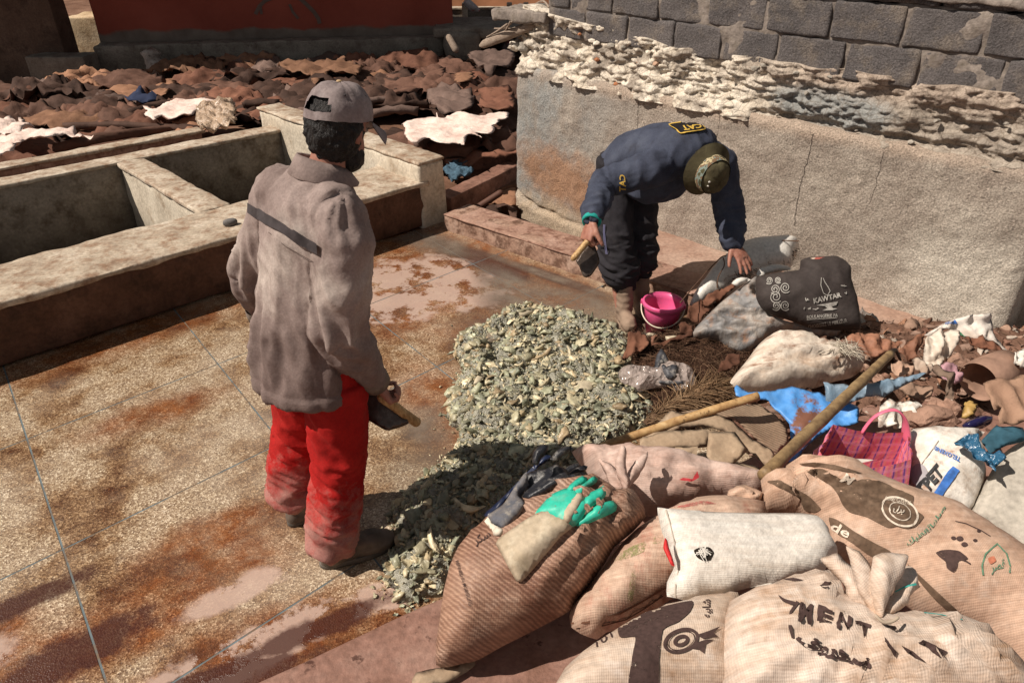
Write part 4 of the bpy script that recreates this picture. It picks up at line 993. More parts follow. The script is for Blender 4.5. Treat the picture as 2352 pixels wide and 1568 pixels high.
def mk_cloth(name, cols, dirtc, sc=5, amt=(.5, .68), zf=None, rough=.85, bz=70):
    m = MT(name, rough, .2); v = m.coord('World')
    c = m.ramp(m.noise(v, sc, 6, .6), [(0.3, cols[0]), (0.5, cols[1]), (0.72, cols[2])])
    c = m.mix(m.ramp(m.noise(m.mapping(v, loc=(2, 5, 1), sc=(1, 1, .55)), sc * 1.7, 8, .7), [(amt[0], 0.0), (amt[1], .75)]), c, dirtc)
    if zf:
        z = m.n('ShaderNodeSeparateXYZ', {0: v}).outputs[2]
        k = m.math('ADD', z, m.math('MULTIPLY', m.math('SUBTRACT', m.noise(v, 13, 8, .75), .5), zf[3])); c = m.mix(m.mr(k, zf[0], zf[1], 0, zf[4] if len(zf) > 4 else 1), c, zf[2])
    c = m.mix(1.0, c, m.ramp(m.noise(v, bz * 2, 3), [(0.3, .85), (0.7, 1.12)]), 'MULTIPLY')
    m.color(c); m.bump(m.noise(v, bz, 5, .6), .35, .004)
    w = m.wave(m.mapping(v, rot=(.5, .2, .4)), 160, .5, 1, 2); m.bump(w, .08, .001)
    return m.m
def nearest_axis(chains, radii=None):
    """fold helper: distance along and angle around the closest bone of a garment"""
    segs = []
    for ci, ch in enumerate(chains):
        L = 0
        for i in range(len(ch) - 1):
            a, b = Vector(ch[i]), Vector(ch[i + 1]); segs.append((a, b, L, (b - a).length, radii[ci] if radii else 1.0)); L += (b - a).length
    def f(p):
        best = None
        for k, (a, b, L, l, R) in enumerate(segs):
            d = b - a; t = max(0, min(1, (p - a).dot(d) / (l * l))); q = a + d * t; r = (p - q)
            if best is None or r.length / R < best[0]: best = (r.length / R, L + t * l, k, r, d / l)
        return best
    return f
# ---------------------------------------------------------------- man in the cap
f1 = Vector((.77, .64, 0)).normalized(); r1 = Vector((f1.y, -f1.x, 0))
man1 = empty('person', (-.76, 2.03, 0), 'man seen from behind in grey cap, faded mauve shirt and red trousers, holding a scraper', 'person')
hd, hf, hu, hr = head((-.497, 2.085, 1.60), (.42, .90, -.28), (.10, .14, 1)); hc = Vector((-.497, 2.085, 1.60))
w1 = Vector((-.462, 2.03, .765)); w1l = Vector((-.925, 2.325, .86))
body = hd + [limb([((-.56, 2.045, 1.42), .062), ((-.545, 2.055, 1.48), .056), ((-.515, 2.07, 1.56), .055)], 14),
             loft([((-.655, 2.06, .78), r1 * .15, f1 * .10), ((-.65, 2.06, .95), r1 * .14, f1 * .095), ((-.61, 2.055, 1.2), r1 * .16, f1 * .10), ((-.59, 2.045, 1.36), r1 * .16, f1 * .09), ((-.565, 2.045, 1.44), r1 * .06, f1 * .06)]),
             limb([((-.49, 1.925, 1.38), .05), ((-.522, 1.89, 1.05), .042), (w1, .026)]), limb([((-.72, 2.15, 1.38), .05), ((-.885, 2.235, 1.08), .042), (w1l, .026)]),
             limb([((-.59, 1.99, .82), .085), ((-.615, 1.975, .47), .06), ((-.672, 1.935, .08), .04)]), limb([((-.73, 2.13, .82), .085), ((-.80, 2.145, .46), .06), ((-.87, 2.135, .1), .04)])]
hdn = Vector((.12, -.05, .5))
body += hand(w1, (.26, .10, -.60), (.75, .35, .35), (-.2, .75, .1), (1.15, 1.2, 1.25, 1.25), .75, .55, 1.0, .02)
body += hand(w1l, (-.05, .12, -.9), (.6, -.2, 0), (.4, .6, 0), (.5, .5, .55, .6))
fuse('body', body, .0062, M_skin, man1, 3)
M_shirt = mk_cloth('faded_mauve_shirt', ((.18, .135, .123), (.30, .235, .215), (.48, .415, .37)), (.13, .09, .08), 3.6, (.50, .68), (1.16, .84, (.125, .086, .078), .5, .75))
ax1 = nearest_axis([[(-.69, 2.05, .68), (-.625, 2.055, 1.2), (-.57, 2.045, 1.5)], [(-.48, 1.915, 1.40), (-.525, 1.89, 1.05), w1], [(-.73, 2.15, 1.40), (-.885, 2.235, 1.08), w1l]], (.18, .085, .085))
def shirt_fold(p, n):
    r, L, k, rv, d = ax1(p); e1 = d.orthogonal().normalized()
    if k < 2:    # long hanging folds down the back, stronger towards the hem
        ang = math.atan2(rv.dot(f1), rv.dot(r1)); w = min(1, max(0, (1.36 - p.z) / .35))
        w *= min(1, .55 + (p.z - .76) * 4); ca, sa = math.cos(ang), math.sin(ang); h = .017 * w * (1 - abs(nz(ca * 2.6 + p.z * .8, sa * 2.6, p.z * 1.6)) * 2.6) * (.4 + abs(nz(ca * 1.3, sa * 1.3, p.z * 2.5 + 4)) * 2) + .012 * nz(ca * 4, sa * 4 + 2, p.z * 3.0) * w + .006 * (1 - abs(nz(p.x * 16 + p.z * 9, p.y * 16, p.z * 7)) * 2.5) + .006 * fbm(p.x * 14, p.y * 14, p.z * 9, 2)
        if p.z < .80: h += .006
    else:
        ang = math.atan2(rv.dot(e1), rv.dot(d.cross(e1))); bend = math.exp(-((L - .35) / .13) ** 2)
        ca, sa = math.cos(ang), math.sin(ang); h = .014 * (1 - abs(nz(ca * 1.3 + L * 3, sa * 1.3, L * 8 + ca)) * 2.4) * (.5 + bend) + .006 * fbm(p.x * 16, p.y * 16, p.z * 16, 2)
    return n * h
shirt = fuse('shirt', [loft([((-.690, 2.05, .765), r1 * .200, f1 * .165), ((-.686, 2.052, .81), r1 * .198, f1 * .16), ((-.676, 2.055, .92), r1 * .192, f1 * .152), ((-.652, 2.055, 1.06), r1 * .190, f1 * .147), ((-.622, 2.052, 1.24), r1 * .192, f1 * .142), ((-.606, 2.044, 1.36), r1 * .190, f1 * .13), ((-.592, 2.042, 1.43), r1 * .165, f1 * .11), ((-.575, 2.045, 1.475), r1 * .10, f1 * .085), ((-.558, 2.05, 1.515), r1 * .064, f1 * .066)], 30),
                       limb([((-.505, 1.945, 1.40), .085), ((-.482, 1.912, 1.33), .086), ((-.498, 1.885, 1.19), .078), ((-.525, 1.890, 1.05), .075), ((-.497, 1.95, .92), .066), (w1 + Vector((-.012, -.02, .05)), .048), (w1 + Vector((-.004, -.006, .012)), .042)], 18),
                       limb([((-.70, 2.13, 1.40), .085), ((-.748, 2.165, 1.32), .082), ((-.82, 2.20, 1.19), .074), ((-.885, 2.235, 1.08), .068), ((-.912, 2.28, .97), .061), (w1l + Vector((.005, -.01, .05)), .046), (w1l, .040)], 18)], .0085, M_shirt, man1, 4, shirt_fold)
st_ = bvh(shirt)
M_band = simple('black_shoulder_band', (.05, .042, .044), .85, .2, .25, 30)
P1b = px('P', (128, 765), (215, 815), (300, 862), (400, 930), (505, 985), (507, 1046), (400, 988), (300, 920), (215, 876), (128, 820))
poly_print('shoulder_band', [(a + 2, b) for a, b in P1b], st_, M_band, shirt, 3, .007, False)
line_print('yoke_seam', [p for p in px('P', (160, 880), (240, 925), (330, 1000), (480, 1085))], 1.6, st_, simple('seam_dark', (.12, .09, .08), .9), shirt, .002)
M_cuff = mk_cloth('worn_cuff', ((.13, .105, .085), (.19, .155, .13), (.25, .21, .18)), (.09, .07, .06), 9)
for wq, dq, bq in ((w1, (.26, .10, -.60), (-.497, 1.95, .92)), (w1l, (-.05, .12, -.9), (-.912, 2.28, .97))):
    e = (wq - Vector(bq)).normalized(); a_ = e.orthogonal().normalized(); b_ = e.cross(a_)
    V, Fc = loft([(wq - e * .055, a_ * .050, b_ * .045), (wq - e * .03, a_ * .0515, b_ * .046), (wq + e * .012, a_ * .048, b_ * .043), (wq + e * .010, a_ * .040, b_ * .036)], 20, False)
    mesh_obj('cuff', V, Fc, M_cuff, shirt)
# collar: a folded band round the neck
V = []; Fc = []; nC = 40
for i in range(nC + 1):
    t = math.pi * (-.86 + 1.72 * i / nC) + math.pi; dr = f1 * math.cos(t) + r1 * math.sin(t)
    c0 = Vector((-.560, 2.046, 0)) + f1 * .012
    for rr, zz in ((.060, 1.500), (.061, 1.528), (.066, 1.538), (.078, 1.522), (.100, 1.486), (.097, 1.480)):
        V.append(c0 + dr * (rr + .003 * nz(i * .4, zz * 30)) + UP * (zz - .030 * (1 + math.cos(t)) / 2 + .012 * dr.dot(-f1)))
for i in range(nC):
    for j in range(5): k = i * 6 + j; Fc.append((k, k + 6, k + 7, k + 1))
mesh_obj('collar', V, Fc, M_shirt, shirt)
M_redtr = mk_cloth('red_trousers', ((.26, .007, .007), (.36, .010, .009), (.44, .02, .016)), (.19, .01, .008), 4, (.5, .75), (.40, .14, (.36, .20, .17), .75, .85))
ax2 = nearest_axis([[(-.59, 1.99, .82), (-.615, 1.975, .47), (-.675, 1.94, .08)], [(-.73, 2.13, .82), (-.80, 2.145, .46), (-.868, 2.135, .1)]])
def trouser_fold(ax, z0, z1, a0=.010, a1=.018):
    def f(p, n):
        r, L, k, rv, d = ax(p); e1 = d.orthogonal().normalized(); ang = math.atan2(rv.dot(e1), rv.dot(d.cross(e1)))
        w = max(0, min(1, (z0 - p.z) / (z0 - z1)))
        h = (a0 + (a1 - a0) * w) * (1 - abs(nz(math.cos(ang) * .9 + L * 3 + k, math.sin(ang) * .9, L * (9 + 8 * w) + math.cos(ang))) * 2.3) + .005 * fbm(p.x * 15, p.y * 15, p.z * 18, 2)
        return n * h
    return f
fuse('trousers', [loft([((-.655, 2.06, .98), r1 * .17, f1 * .125), ((-.655, 2.06, .86), r1 * .182, f1 * .14), ((-.655, 2.06, .76), r1 * .175, f1 * .135)], 22),
                  limb([((-.592, 1.995, .80), .108), ((-.602, 1.985, .64), .100), ((-.613, 1.978, .48), .090), ((-.635, 1.965, .36), .088), ((-.66, 1.945, .20), .088), ((-.680, 1.938, .10), .086), ((-.688, 1.935, .075), .080)], 20, round_ends=False),
                  limb([((-.728, 2.125, .80), .108), ((-.765, 2.138, .62), .098), ((-.80, 2.145, .46), .090), ((-.835, 2.14, .32), .092), ((-.86, 2.135, .19), .092), ((-.872, 2.132, .15), .086)], 20, round_ends=False)], .0085, M_redtr, man1, 3, trouser_fold(ax2, .55, .2))
M_boot = simple('rubber_boot', (.12, .092, .072), .6, .4, .5, 14, .3, 40)
M_sole = simple('boot_sole', (.11, .095, .08), .8, .3, .3, 30)
def boot(heel, toe, ankle, mat, parent, sole=None, top=.17, k=1.0):
    h, t, a = Vector(heel), Vector(toe), Vector(ankle); d = (t - h); L = d.length; d.normalize(); s = Vector((-d.y, d.x, 0))
    R = [(h + d * x * L + UP * z, s * w * k, UP * hh) for x, z, w, hh in ((.0, .045, .018, .03), (.06, .05, .034, .045), (.25, .055, .041, .055), (.5, .056, .045, .052), (.75, .05, .051, .046), (.92, .043, .043, .037), (1.0, .038, .02, .022))]
    o = fuse('boot', [loft(R, 18), limb([(h + d * .22 * L + UP * .05, .046), (h.lerp(a, .8) + d * .05 + UP * .1, .05), (Vector((a.x, a.y, top)), .056)], 18)], .0075, mat, parent, 4,
             lambda p, n: n * (.004 * fbm(p.x * 20, p.y * 20, p.z * 30, 2) + .0016 * math.sin(p.z * 160) * (p.z > .05)))
    V, Fc = loft([(h + d * L * .5 + UP * z, d * L * .515 * q, s * .046 * k * q) for z, q in ((.002, .97), (.008, 1.0), (.024, 1.0), (.028, .96))], 28)
    for i, v in enumerate(V):
        x = (v - h).dot(d) / L; V[i] = v - s * (v - h).dot(s) * (.20 * math.exp(-((x - .3) / .2) ** 2))
    mesh_obj('sole', V, Fc, sole or M_sole, o); return o
boot((-.725, 1.905, 0), (-.462, 2.025, 0), (-.672, 1.935, 0), M_boot, man1)
boot((-.905, 2.118, 0), (-.705, 2.28, 0), (-.868, 2.135, 0), M_boot, man1)
# hair, beard
def hairy(name, c, axs, par, amp=.007, fr=45):
    V, Fc = ell(c, axs, 26, 20)
    return fuse(name, [(V, Fc)], .006, M_hair, par, 1, lambda p, n: n * amp * (fbm(p.x * fr, p.y * fr, p.z * fr, 3) + .4 * nz(p.x * 110, p.y * 110, p.z * 60)))
hairy('hair', hc - hf * .022 + hu * .012, (hr * .081, hf * .086, hu * .113), man1)
hairy('beard', hc + hf * .030 - hu * .068, (hr * .062, hf * .062, hu * .056), man1, .004)
# cap
def dome(c, f, r, u, rx, ry, rz, hole=True, seed=1):
    V = []; Fc = []; n, m = 48, 14
    for j in range(m + 1):
        ph = math.pi / 2 * j / m
        for i in range(n):
            t = 2 * math.pi * i / n; cf, sf = math.cos(t), math.sin(t)
            k = math.cos(ph) ** .72; z = math.sin(ph) * (1.0 + .13 * max(0, cf) * math.cos(ph))
            w = .004 * fbm(cf * 2 + seed, sf * 2, ph * 2, 3) - .0022 * (1 if (i % 8 == 0) else 0)
            V.append(c + f * cf * (ry * k + w) + r * sf * (rx * k + w) + u * (rz * z + w))
    for j in range(m):
        for i in range(n):
            t = 2 * math.pi * (i + .5) / n - math.pi
            if hole and abs(t) < .52 and 2 <= j <= 5 and abs(t) < .52 * math.sqrt(max(0, 1 - ((j - 1.5) / 4.6) ** 2)): continue
            a = j * n + i; b = j * n + (i + 1) % n; Fc.append((a, b, b + n, a + n))
    return V, Fc
M_cap = mk_cloth('grey_mauve_cap', ((.17, .135, .135), (.26, .215, .21), (.34, .30, .30)), (.12, .09, .09), 7, (.5, .7))
cu = (hu - hf * .10).normalized(); cf_ = (hf - cu * hf.dot(cu)).normalized(); cr = cf_.cross(cu); cc = hc + hu * .032 - hf * .004
cap = mesh_obj('cap', *dome(cc, cf_, cr, cu, .090, .108, .098), M_cap, man1)
mesh_obj('button', *ell(cc + cu * .099, (cr * .009, cf_ * .009, cu * .005), 10, 6), simple('cap_button', (.45, .31, .17), .7), cap)
V = []; Fc = []; nv_ = 20
for s_ in (0, 1):
    for i in range(nv_ + 1):
        t = -1.05 + 2.1 * i / nv_
        for j in range(7):
            q = j / 6; ext = .078 * math.cos(t * .85) ** .6 * q
            p = cc + cf_ * (.106 * math.cos(t) + ext) + cr * (.089 * math.sin(t) * (1 + .10 * q)) - cu * (.004 + .030 * q + .030 * (t ** 2) * (.25 + q) * .8 + s_ * .004)
            V.append(p)
for s_ in (0, 1):
    o_ = s_ * (nv_ + 1) * 7
    for i in range(nv_):
        for j in range(6):
            k = o_ + i * 7 + j; fcs = (k, k + 7, k + 8, k + 1); Fc.append(fcs if s_ else tuple(reversed(fcs)))
mesh_obj('visor', V, Fc, M_cap, cap)
for i, (t, ph) in enumerate(((2.2, .8), (1.2, .75), (-2.2, .8))):
    k = math.cos(ph) ** .72; p = cc + cf_ * math.cos(t) * .108 * k + cr * math.sin(t) * .09 * k + cu * .098 * math.sin(ph); nn_ = (p - cc).normalized()
    mesh_obj('eyelet', *ell(p, (nn_.orthogonal().normalized() * .004, nn_.cross(nn_.orthogonal().normalized()) * .004, nn_ * .002), 8, 5), M_band, cap)
for k in (-1, 1): mesh_obj('eye', *ell(hc + hf * .080 + hr * k * .031 + hu * .008, (hr * .011, hf * .011, hu * .009), 10, 7), simple('eye_white', (.5, .45, .42), .3), man1)
# his scraper: wooden handle along one edge of a leaf-shaped blade
M_handle = MT('worn_wood_handle', .55, .4); _v = M_handle.coord('World'); M_handle.color(M_handle.ramp(M_handle.noise(M_handle.mapping(_v, sc=(3, 3, 1)), 30, 6, .6), [(0.3, (.26, .14, .05)), (0.55, (.50, .32, .14)), (0.75, (.62, .44, .23))])); M_handle.bump(M_handle.noise(_v, 60, 4), .2, .004); M_handle = M_handle.m
M_blade = MT('wet_steel_blade', .35, .5); _v = M_blade.coord('World'); M_blade.color(M_blade.ramp(M_blade.noise(_v, 18, 7, .7), [(0.35, (.05, .035, .028)), (0.6, (.12, .095, .08)), (0.75, (.25, .21, .18))])); M_blade.b.inputs['Metallic'].default_value = .55; M_blade.bump(M_blade.noise(_v, 40, 5), .4, .005); M_blade = M_blade.m
def scraper(ha, hb, r, blade_px, p0, n, label):
    t = empty('scraper', hb, label, 'scraper'); d = (Vector(hb) - Vector(ha)).normalized()
    tube('handle', [(ha, r), (Vector(ha).lerp(Vector(hb), .5), r * .94), (Vector(hb) - d * .01, r), (hb, r * .9)], M_handle, t, 8, 14, .0012)
    pillow('blade', blade_px, p0, n, .003, .003, .012, M_blade, t, None, 1, .006, True, 3, 0, 0, lambda x, y: .010 * math.sin(x * 9) - .25 * x * x)
    return t
hb1 = Y(*px('U', (1870, 1075))[0], 2.13); ha1 = Y(*px('U', (1250, 620))[0], 2.045)
scraper(ha1, hb1, .0185, px('U', (600, 560), (700, 440), (900, 400), (1050, 420), (1250, 620), (1500, 830), (1730, 1080), (1370, 1215), (1250, 1180), (1000, 1030), (860, 920), (740, 800), (640, 680)), (ha1 + hb1) / 2 + Vector((-.01, .02, -.01)), (.15, -.75, .6), 'wooden-handled scraper with dark leaf blade held by the man in the cap')

# ---------------------------------------------------------------- bending man
man2 = empty('person', (.71, 3.88, 0), 'man bending over a sack in navy sweater, dark trousers and camouflage hat', 'person')
la = Vector((.77, .63, 0)).normalized()
def ring(c, n, hw, hh): n = Vector(n).normalized(); b = n.cross(la).normalized(); return (Vector(c), la * hw, b * hh)
hu2 = Vector((.38, -.88, -.20)).normalized(); c2 = Vector((.995, 3.635, 1.005))
hd2, hf2, hu2, hr2 = head(c2, Vector((.25, -.05, -1)) - hu2 * Vector((.25, -.05, -1)).dot(hu2), hu2)
w2 = Vector((.408, 3.46, .797)); w2l = Vector((1.222, 3.69, .565))
b2 = hd2 + [limb([((.93, 3.78, 1.04), .065), ((.965, 3.72, 1.03), .056), (c2, .055)], 14),
            loft([ring((.65, 4.1, .80), (.3, -.3, .9), .14, .10), ring((.70, 4.05, .92), (.5, -.6, .6), .14, .10), ring((.82, 3.92, 1.0), (.62, -.74, .25), .16, .10), ring((.93, 3.79, 1.03), (.63, -.77, 0), .13, .08), ring((.97, 3.74, 1.03), (.63, -.77, 0), .05, .05)]),
            limb([((.78, 3.71, 1.0), .05), ((.477, 3.70, .90), .042), (w2, .03)]), limb([((1.12, 3.86, 1.0), .05), ((1.2, 3.80, .73), .042), (w2l, .03)]),
            limb([((.59, 4.05, .80), .085), ((.60, 3.90, .48), .06), ((.668, 3.83, .07), .04)]), limb([((.74, 4.14, .80), .085), ((.76, 4.0, .48), .06), ((.782, 3.96, .07), .04)])]
b2 += hand(w2, (-.26, -.38, -.78), (.55, .2, -.35), (.1, -.85, .45), (1.1, 1.15, 1.2, 1.2), .7, .5, 1.22, .02)
b2 += hand(w2l, (.46, -.62, -.58), (-.15, .35, -.9), (-.75, -.35, -.35), (.16, .12, .14, .2), .25, .75, 1.12, .16)
fuse('body', b2, .0062, M_skin, man2, 2)
M_navy = mk_cloth('navy_sweater', ((.030, .034, .052), (.048, .056, .085), (.070, .080, .112)), (.03, .028, .033), 7, (.55, .8), None, .9, 90)
ax3 = nearest_axis([[(.63, 4.12, .80), (.68, 4.07, .92), (.80, 3.94, 1.0), (.97, 3.74, 1.03)], [(.76, 3.69, .99), (.48, 3.695, .90), w2], [(1.13, 3.87, 1.0), (1.2, 3.8, .72), w2l]], (.16, .085, .085))
def sweater_fold(p, n):
    r, L, k, rv, d = ax3(p); e1 = d.orthogonal().normalized(); ang = math.atan2(rv.dot(e1), rv.dot(d.cross(e1)))
    if k < 3: h = .010 * (1 - abs(nz(p.x * 9 + p.y * 6, p.y * 8, p.z * 9)) * 2.2) + .005 * fbm(p.x * 12, p.y * 12, p.z * 12, 2)
    else:
        low = min(1, max(0, (L - .2) / .2)); h = (.007 + .007 * low) * (1 - abs(nz(math.cos(ang) * .9 + L * 3, math.sin(ang) * .9, L * (12 + 8 * low))) * 2.3) + .004 * fbm(p.x * 18, p.y * 18, p.z * 18, 2)
    return n * h
sweater = fuse('sweater', [loft([ring((.625, 4.125, .77), (.3, -.3, .95), .160, .128), ring((.645, 4.105, .86), (.4, -.45, .8), .168, .132), ring((.695, 4.05, .945), (.52, -.62, .55), .176, .136), ring((.80, 3.94, 1.01), (.62, -.74, .25), .192, .142), ring((.90, 3.835, 1.035), (.63, -.77, .05), .215, .142), ring((.96, 3.765, 1.045), (.63, -.77, 0), .19, .125), ring((1.0, 3.71, 1.03), (.63, -.77, -.1), .10, .085)], 28),
                           loft([ring((.70, 4.02, .86), (.6, -.75, 0), .14, .14), ring((.80, 3.91, .86), (.6, -.75, 0), .15, .14), ring((.89, 3.82, .89), (.6, -.75, 0), .13, .12), ring((.95, 3.76, .95), (.6, -.75, 0), .08, .07)], 22),
                           limb([((.82, 3.74, 1.005), .095), ((.74, 3.70, .985), .098), ((.62, 3.70, .945), .086), ((.48, 3.695, .90), .078), ((.442, 3.58, .848), .066), (w2 + Vector((.008, .035, .022)), .056), (w2 + Vector((.004, .015, .010)), .050)], 18),
                           limb([((1.06, 3.83, 1.0), .092), ((1.135, 3.865, .97), .090), ((1.175, 3.84, .84), .082), ((1.205, 3.80, .72), .078), ((1.215, 3.75, .65), .074), (w2l + Vector((-.004, .022, .045)), .066), (w2l + Vector((-.002, .01, .02)), .06)], 18)], .0085, M_navy, man2, 3, sweater_fold)
t2 = bvh(sweater)
M_yel = simple('yellow_print', (.55, .36, .07), .8, .2, .2, 40); M_blk = simple('black_patch', (.012, .011, .012), .8, .2, .3, 40)
patch = px('Q', (748, 158), (845, 142), (920, 140), (970, 185), (895, 200), (822, 212), (790, 190))
poly_print('patch', patch, t2, M_blk, sweater, 2.0, .005)
line_print('patch_border', [tuple(q) for q in catmull(patch, 3.0)], 1.9, t2, M_yel, sweater, .0065, True)
# the word on the back reads upside down from the front
text_print('lettering', 'CAT', px('Q', (944, 158), (815, 168), (846, 198), (952, 180)), t2, M_yel, sweater, .03, 0, .0065)
text_print('lettering', 'CAT', px('Q', (470, 470), (478, 575), (432, 572), (436, 466)), t2, M_yel, sweater, .02, 0, .003)
line_print('chest_print', px('Q', (685, 650), (730, 632), (785, 622), (770, 650)), 4.5, t2, M_yel, sweater, .003)
line_print('chest_print', px('Q', (862, 615), (840, 645), (815, 680), (760, 700)), 4.5, t2, M_yel, sweater, .003)
M_teal = simple('teal_cuff', (.02, .30, .27), .8, .2, .2, 40)
e = (w2 - Vector((.442, 3.58, .848))).normalized(); a_ = e.orthogonal().normalized(); b_ = e.cross(a_)
mesh_obj('under_cuff', *loft([(w2 + e * .0, a_ * .049, b_ * .048), (w2 + e * .012, a_ * .0515, b_ * .050), (w2 + e * .026, a_ * .048, b_ * .046), (w2 + e * .022, a_ * .036, b_ * .034)], 20, False), M_teal, sweater)
M_dktr = mk_cloth('dark_trousers', ((.016, .015, .018), (.026, .024, .029), (.04, .037, .043)), (.035, .03, .028), 6, (.55, .75))
ax4 = nearest_axis([[(.59, 4.05, .80), (.60, 3.90, .48), (.665, 3.84, .22)], [(.75, 4.14, .80), (.76, 4.0, .48), (.78, 3.97, .22)]])
tr2 = fuse('trousers', [loft([ring((.64, 4.105, .92), (.1, -.1, 1), .165, .125), ring((.655, 4.1, .82), (.1, -.1, 1), .178, .138), ring((.665, 4.09, .72), (.1, -.1, 1), .168, .13)], 22),
                  limb([((.59, 4.04, .80), .115), ((.592, 3.97, .64), .110), ((.602, 3.91, .48), .104), ((.632, 3.875, .36), .112), ((.655, 3.85, .285), .098), ((.667, 3.842, .25), .062)], 20),
                  limb([((.745, 4.135, .80), .115), ((.752, 4.06, .64), .110), ((.76, 4.0, .48), .102), ((.772, 3.985, .37), .108), ((.78, 3.975, .295), .094), ((.783, 3.97, .26), .062)], 20)], .0085, M_dktr, man2, 3, trouser_fold(ax4, .6, .3, .008, .017))
tt2 = bvh(tr2)
for dx in (0, 10): line_print('side_stripe', px('V', *[(x + dx, y) for x, y in ((372, 330), (368, 400), (375, 470), (382, 540), (392, 600))]), 1.6, tt2, simple('blue_stripe', (.12, .12, .22), .8), tr2, .004)
M_boot2 = simple('muddy_boot', (.26, .185, .135), .8, .25, .35, 9, .4, 40)
boot((.655, 3.875, 0), (.70, 3.655, 0), (.668, 3.845, 0), M_boot2, man2, M_boot2, .32, .95)
boot((.775, 4.01, 0), (.835, 3.80, 0), (.783, 3.975, 0), M_boot2, man2, M_boot2, .32, .95)
# camouflage bucket hat
def mk_camo(name, plain=False):
    m = MT(name, .9, .2); v = m.coord('World'); n = m.noise(v, 22, 3, .5)
    if plain: m.color(m.ramp(m.noise(v, 14, 5), [(0.3, (.055, .045, .025)), (0.7, (.115, .10, .055))]))
    else: m.color(m.ramp(n, [(0.0, (.07, .06, .03)), (0.44, (.42, .36, .22)), (0.50, (.16, .10, .06)), (0.57, (.18, .22, .19)), (0.66, (.07, .065, .035))], 'CONSTANT'))
    m.bump(m.noise(v, 90, 4), .4, .004); return m.m
hat = mesh_obj('hat', *dome(c2 + hu2 * .05, hf2, hr2, hu2, .090, .100, .085, False, 5), mk_camo('olive_hat', True), man2)
V, Fc = loft([(c2 + hu2 * z, hf2 * (.101 + q), hr2 * (.091 + q)) for z, q in ((.048, .0015), (.062, .0025), (.082, .0020), (.095, -.004))], 36, False); mesh_obj('hat_band', V, Fc, mk_camo('camouflage'), hat)
V = []; Fc = []; n_ = 48; m_ = 6
for s_ in (0, 1):
    for j in range(m_ + 1):
        q = j / m_
        for i in range(n_):
            t = 2 * math.pi * i / n_; w = .007 * nz(math.cos(t) * 2, math.sin(t) * 2, 3) * q
            V.append(c2 + hu2 * (.052 - .040 * q + w - s_ * .003) + hf2 * math.cos(t) * (.099 + .048 * q) + hr2 * math.sin(t) * (.089 + .048 * q))
for s_ in (0, 1):
    for j in range(m_):
        for i in range(n_):
            a = s_ * (m_ + 1) * n_ + j * n_ + i; b = s_ * (m_ + 1) * n_ + j * n_ + (i + 1) % n_; q = (a, b, b + n_, a + n_); Fc.append(q if s_ else q[::-1])
mesh_obj('brim', V, Fc, mk_camo('olive_brim', True), hat)
M_eyelet = simple('eyelet_metal', (.6, .58, .52), .4, .5, .1, 30, 0)
th_ = bvh(hat)
for q in px('Q', (1000, 515), (991, 541)):
    hit = th_.ray_cast(CAM, ray(*q).normalized())
    if hit[0] is not None:
        a_ = hit[1].orthogonal().normalized(); mesh_obj('eyelet', *ell(hit[0], (a_ * .006, hit[1].cross(a_) * .006, hit[1] * .003), 10, 6), M_eyelet, hat)
hairy('hair', c2 - hf2 * .02 - hu2 * .005, (hr2 * .079, hf2 * .083, hu2 * .085), man2)
ha2, hb2 = Y(*px('V', (258, 440))[0], 3.415), Y(*px('V', (98, 635))[0], 3.35)
scraper(ha2, hb2, .016, px('V', (215, 520), (255, 500), (285, 512), (328, 640), (322, 690), (255, 790), (215, 806), (185, 792), (150, 700), (125, 655)), Y(*px('V', (225, 650))[0], 3.40), (.25, -.75, .55), 'short scraper with speckled wet blade in the hand of the bending man')
# ================================================================ heaps
def scatter_mesh(name, protos, pts, nrm, size, colors, mat, parent=None, flat=.6, seed=0, smooth=True):
    """many small uneven pieces as one mesh"""
    r = np.random.default_rng(seed); VV = []; TT = []; CC = []; k = 0
    for i, p in enumerate(pts):
        v, t = protos[r.integers(len(protos))]
        q = r.normal(size=4); q /= np.linalg.norm(q); R = np.array(Matrix.Rotation(r.uniform(0, 6.28), 3, 'Z') @ Matrix.Rotation(r.normal(0, flat), 3, 'X') @ Matrix.Rotation(r.normal(0, flat), 3, 'Y'))
        s = size(r) * r.uniform(.75, 1.3, 3)
        w = (v * s) @ R.T + p; VV.append(w); TT.append(t + k); k += len(v); c = colors[r.integers(len(colors))]; g = r.uniform(.75, 1.2)
        CC.append(np.tile([c[0] * g, c[1] * g, c[2] * g, 1], (len(v), 1)))
    return fast_mesh(name, np.vstack(VV), np.vstack(TT), mat, parent, smooth, np.vstack(CC))
def proto_curl(L=1, w=.45, bend=1.2, n=6, seed=0):
    r = np.random.default_rng(seed); V = []; T = []
    for i in range(n + 1):
        t = i / n - .5; a = bend * t; x = math.sin(a) / bend * L; z = (1 - math.cos(a)) / bend * L + r.normal(0, .04); ww = w * (1 - (2 * t) ** 2 * .7) * r.uniform(.75, 1.2)
        V += [(x, -ww / 2, z + .05 * r.normal()), (x, 0, z + .09), (x, ww / 2, z + .05 * r.normal())]
    for i in range(n):
        for j in range(2): a = i * 3 + j; T += [(a, a + 3, a + 4), (a, a + 4, a + 1)]
    return np.array(V), np.array(T)
def proto_blob(seed=0, sq=(1, .7, .45)):
    bm = bmesh.new(); bmesh.ops.create_icosphere(bm, subdivisions=2 if seed % 2 else 1, radius=.5)
    V = np.array([v.co * (1 + .45 * nz(v.co.x * 2.6 + seed * 5, v.co.y * 2.6, v.co.z * 2.6)) for v in bm.verts]) * np.array(sq); T = np.array([[v.index for v in f.verts] for f in bm.faces]); bm.free(); return V, T
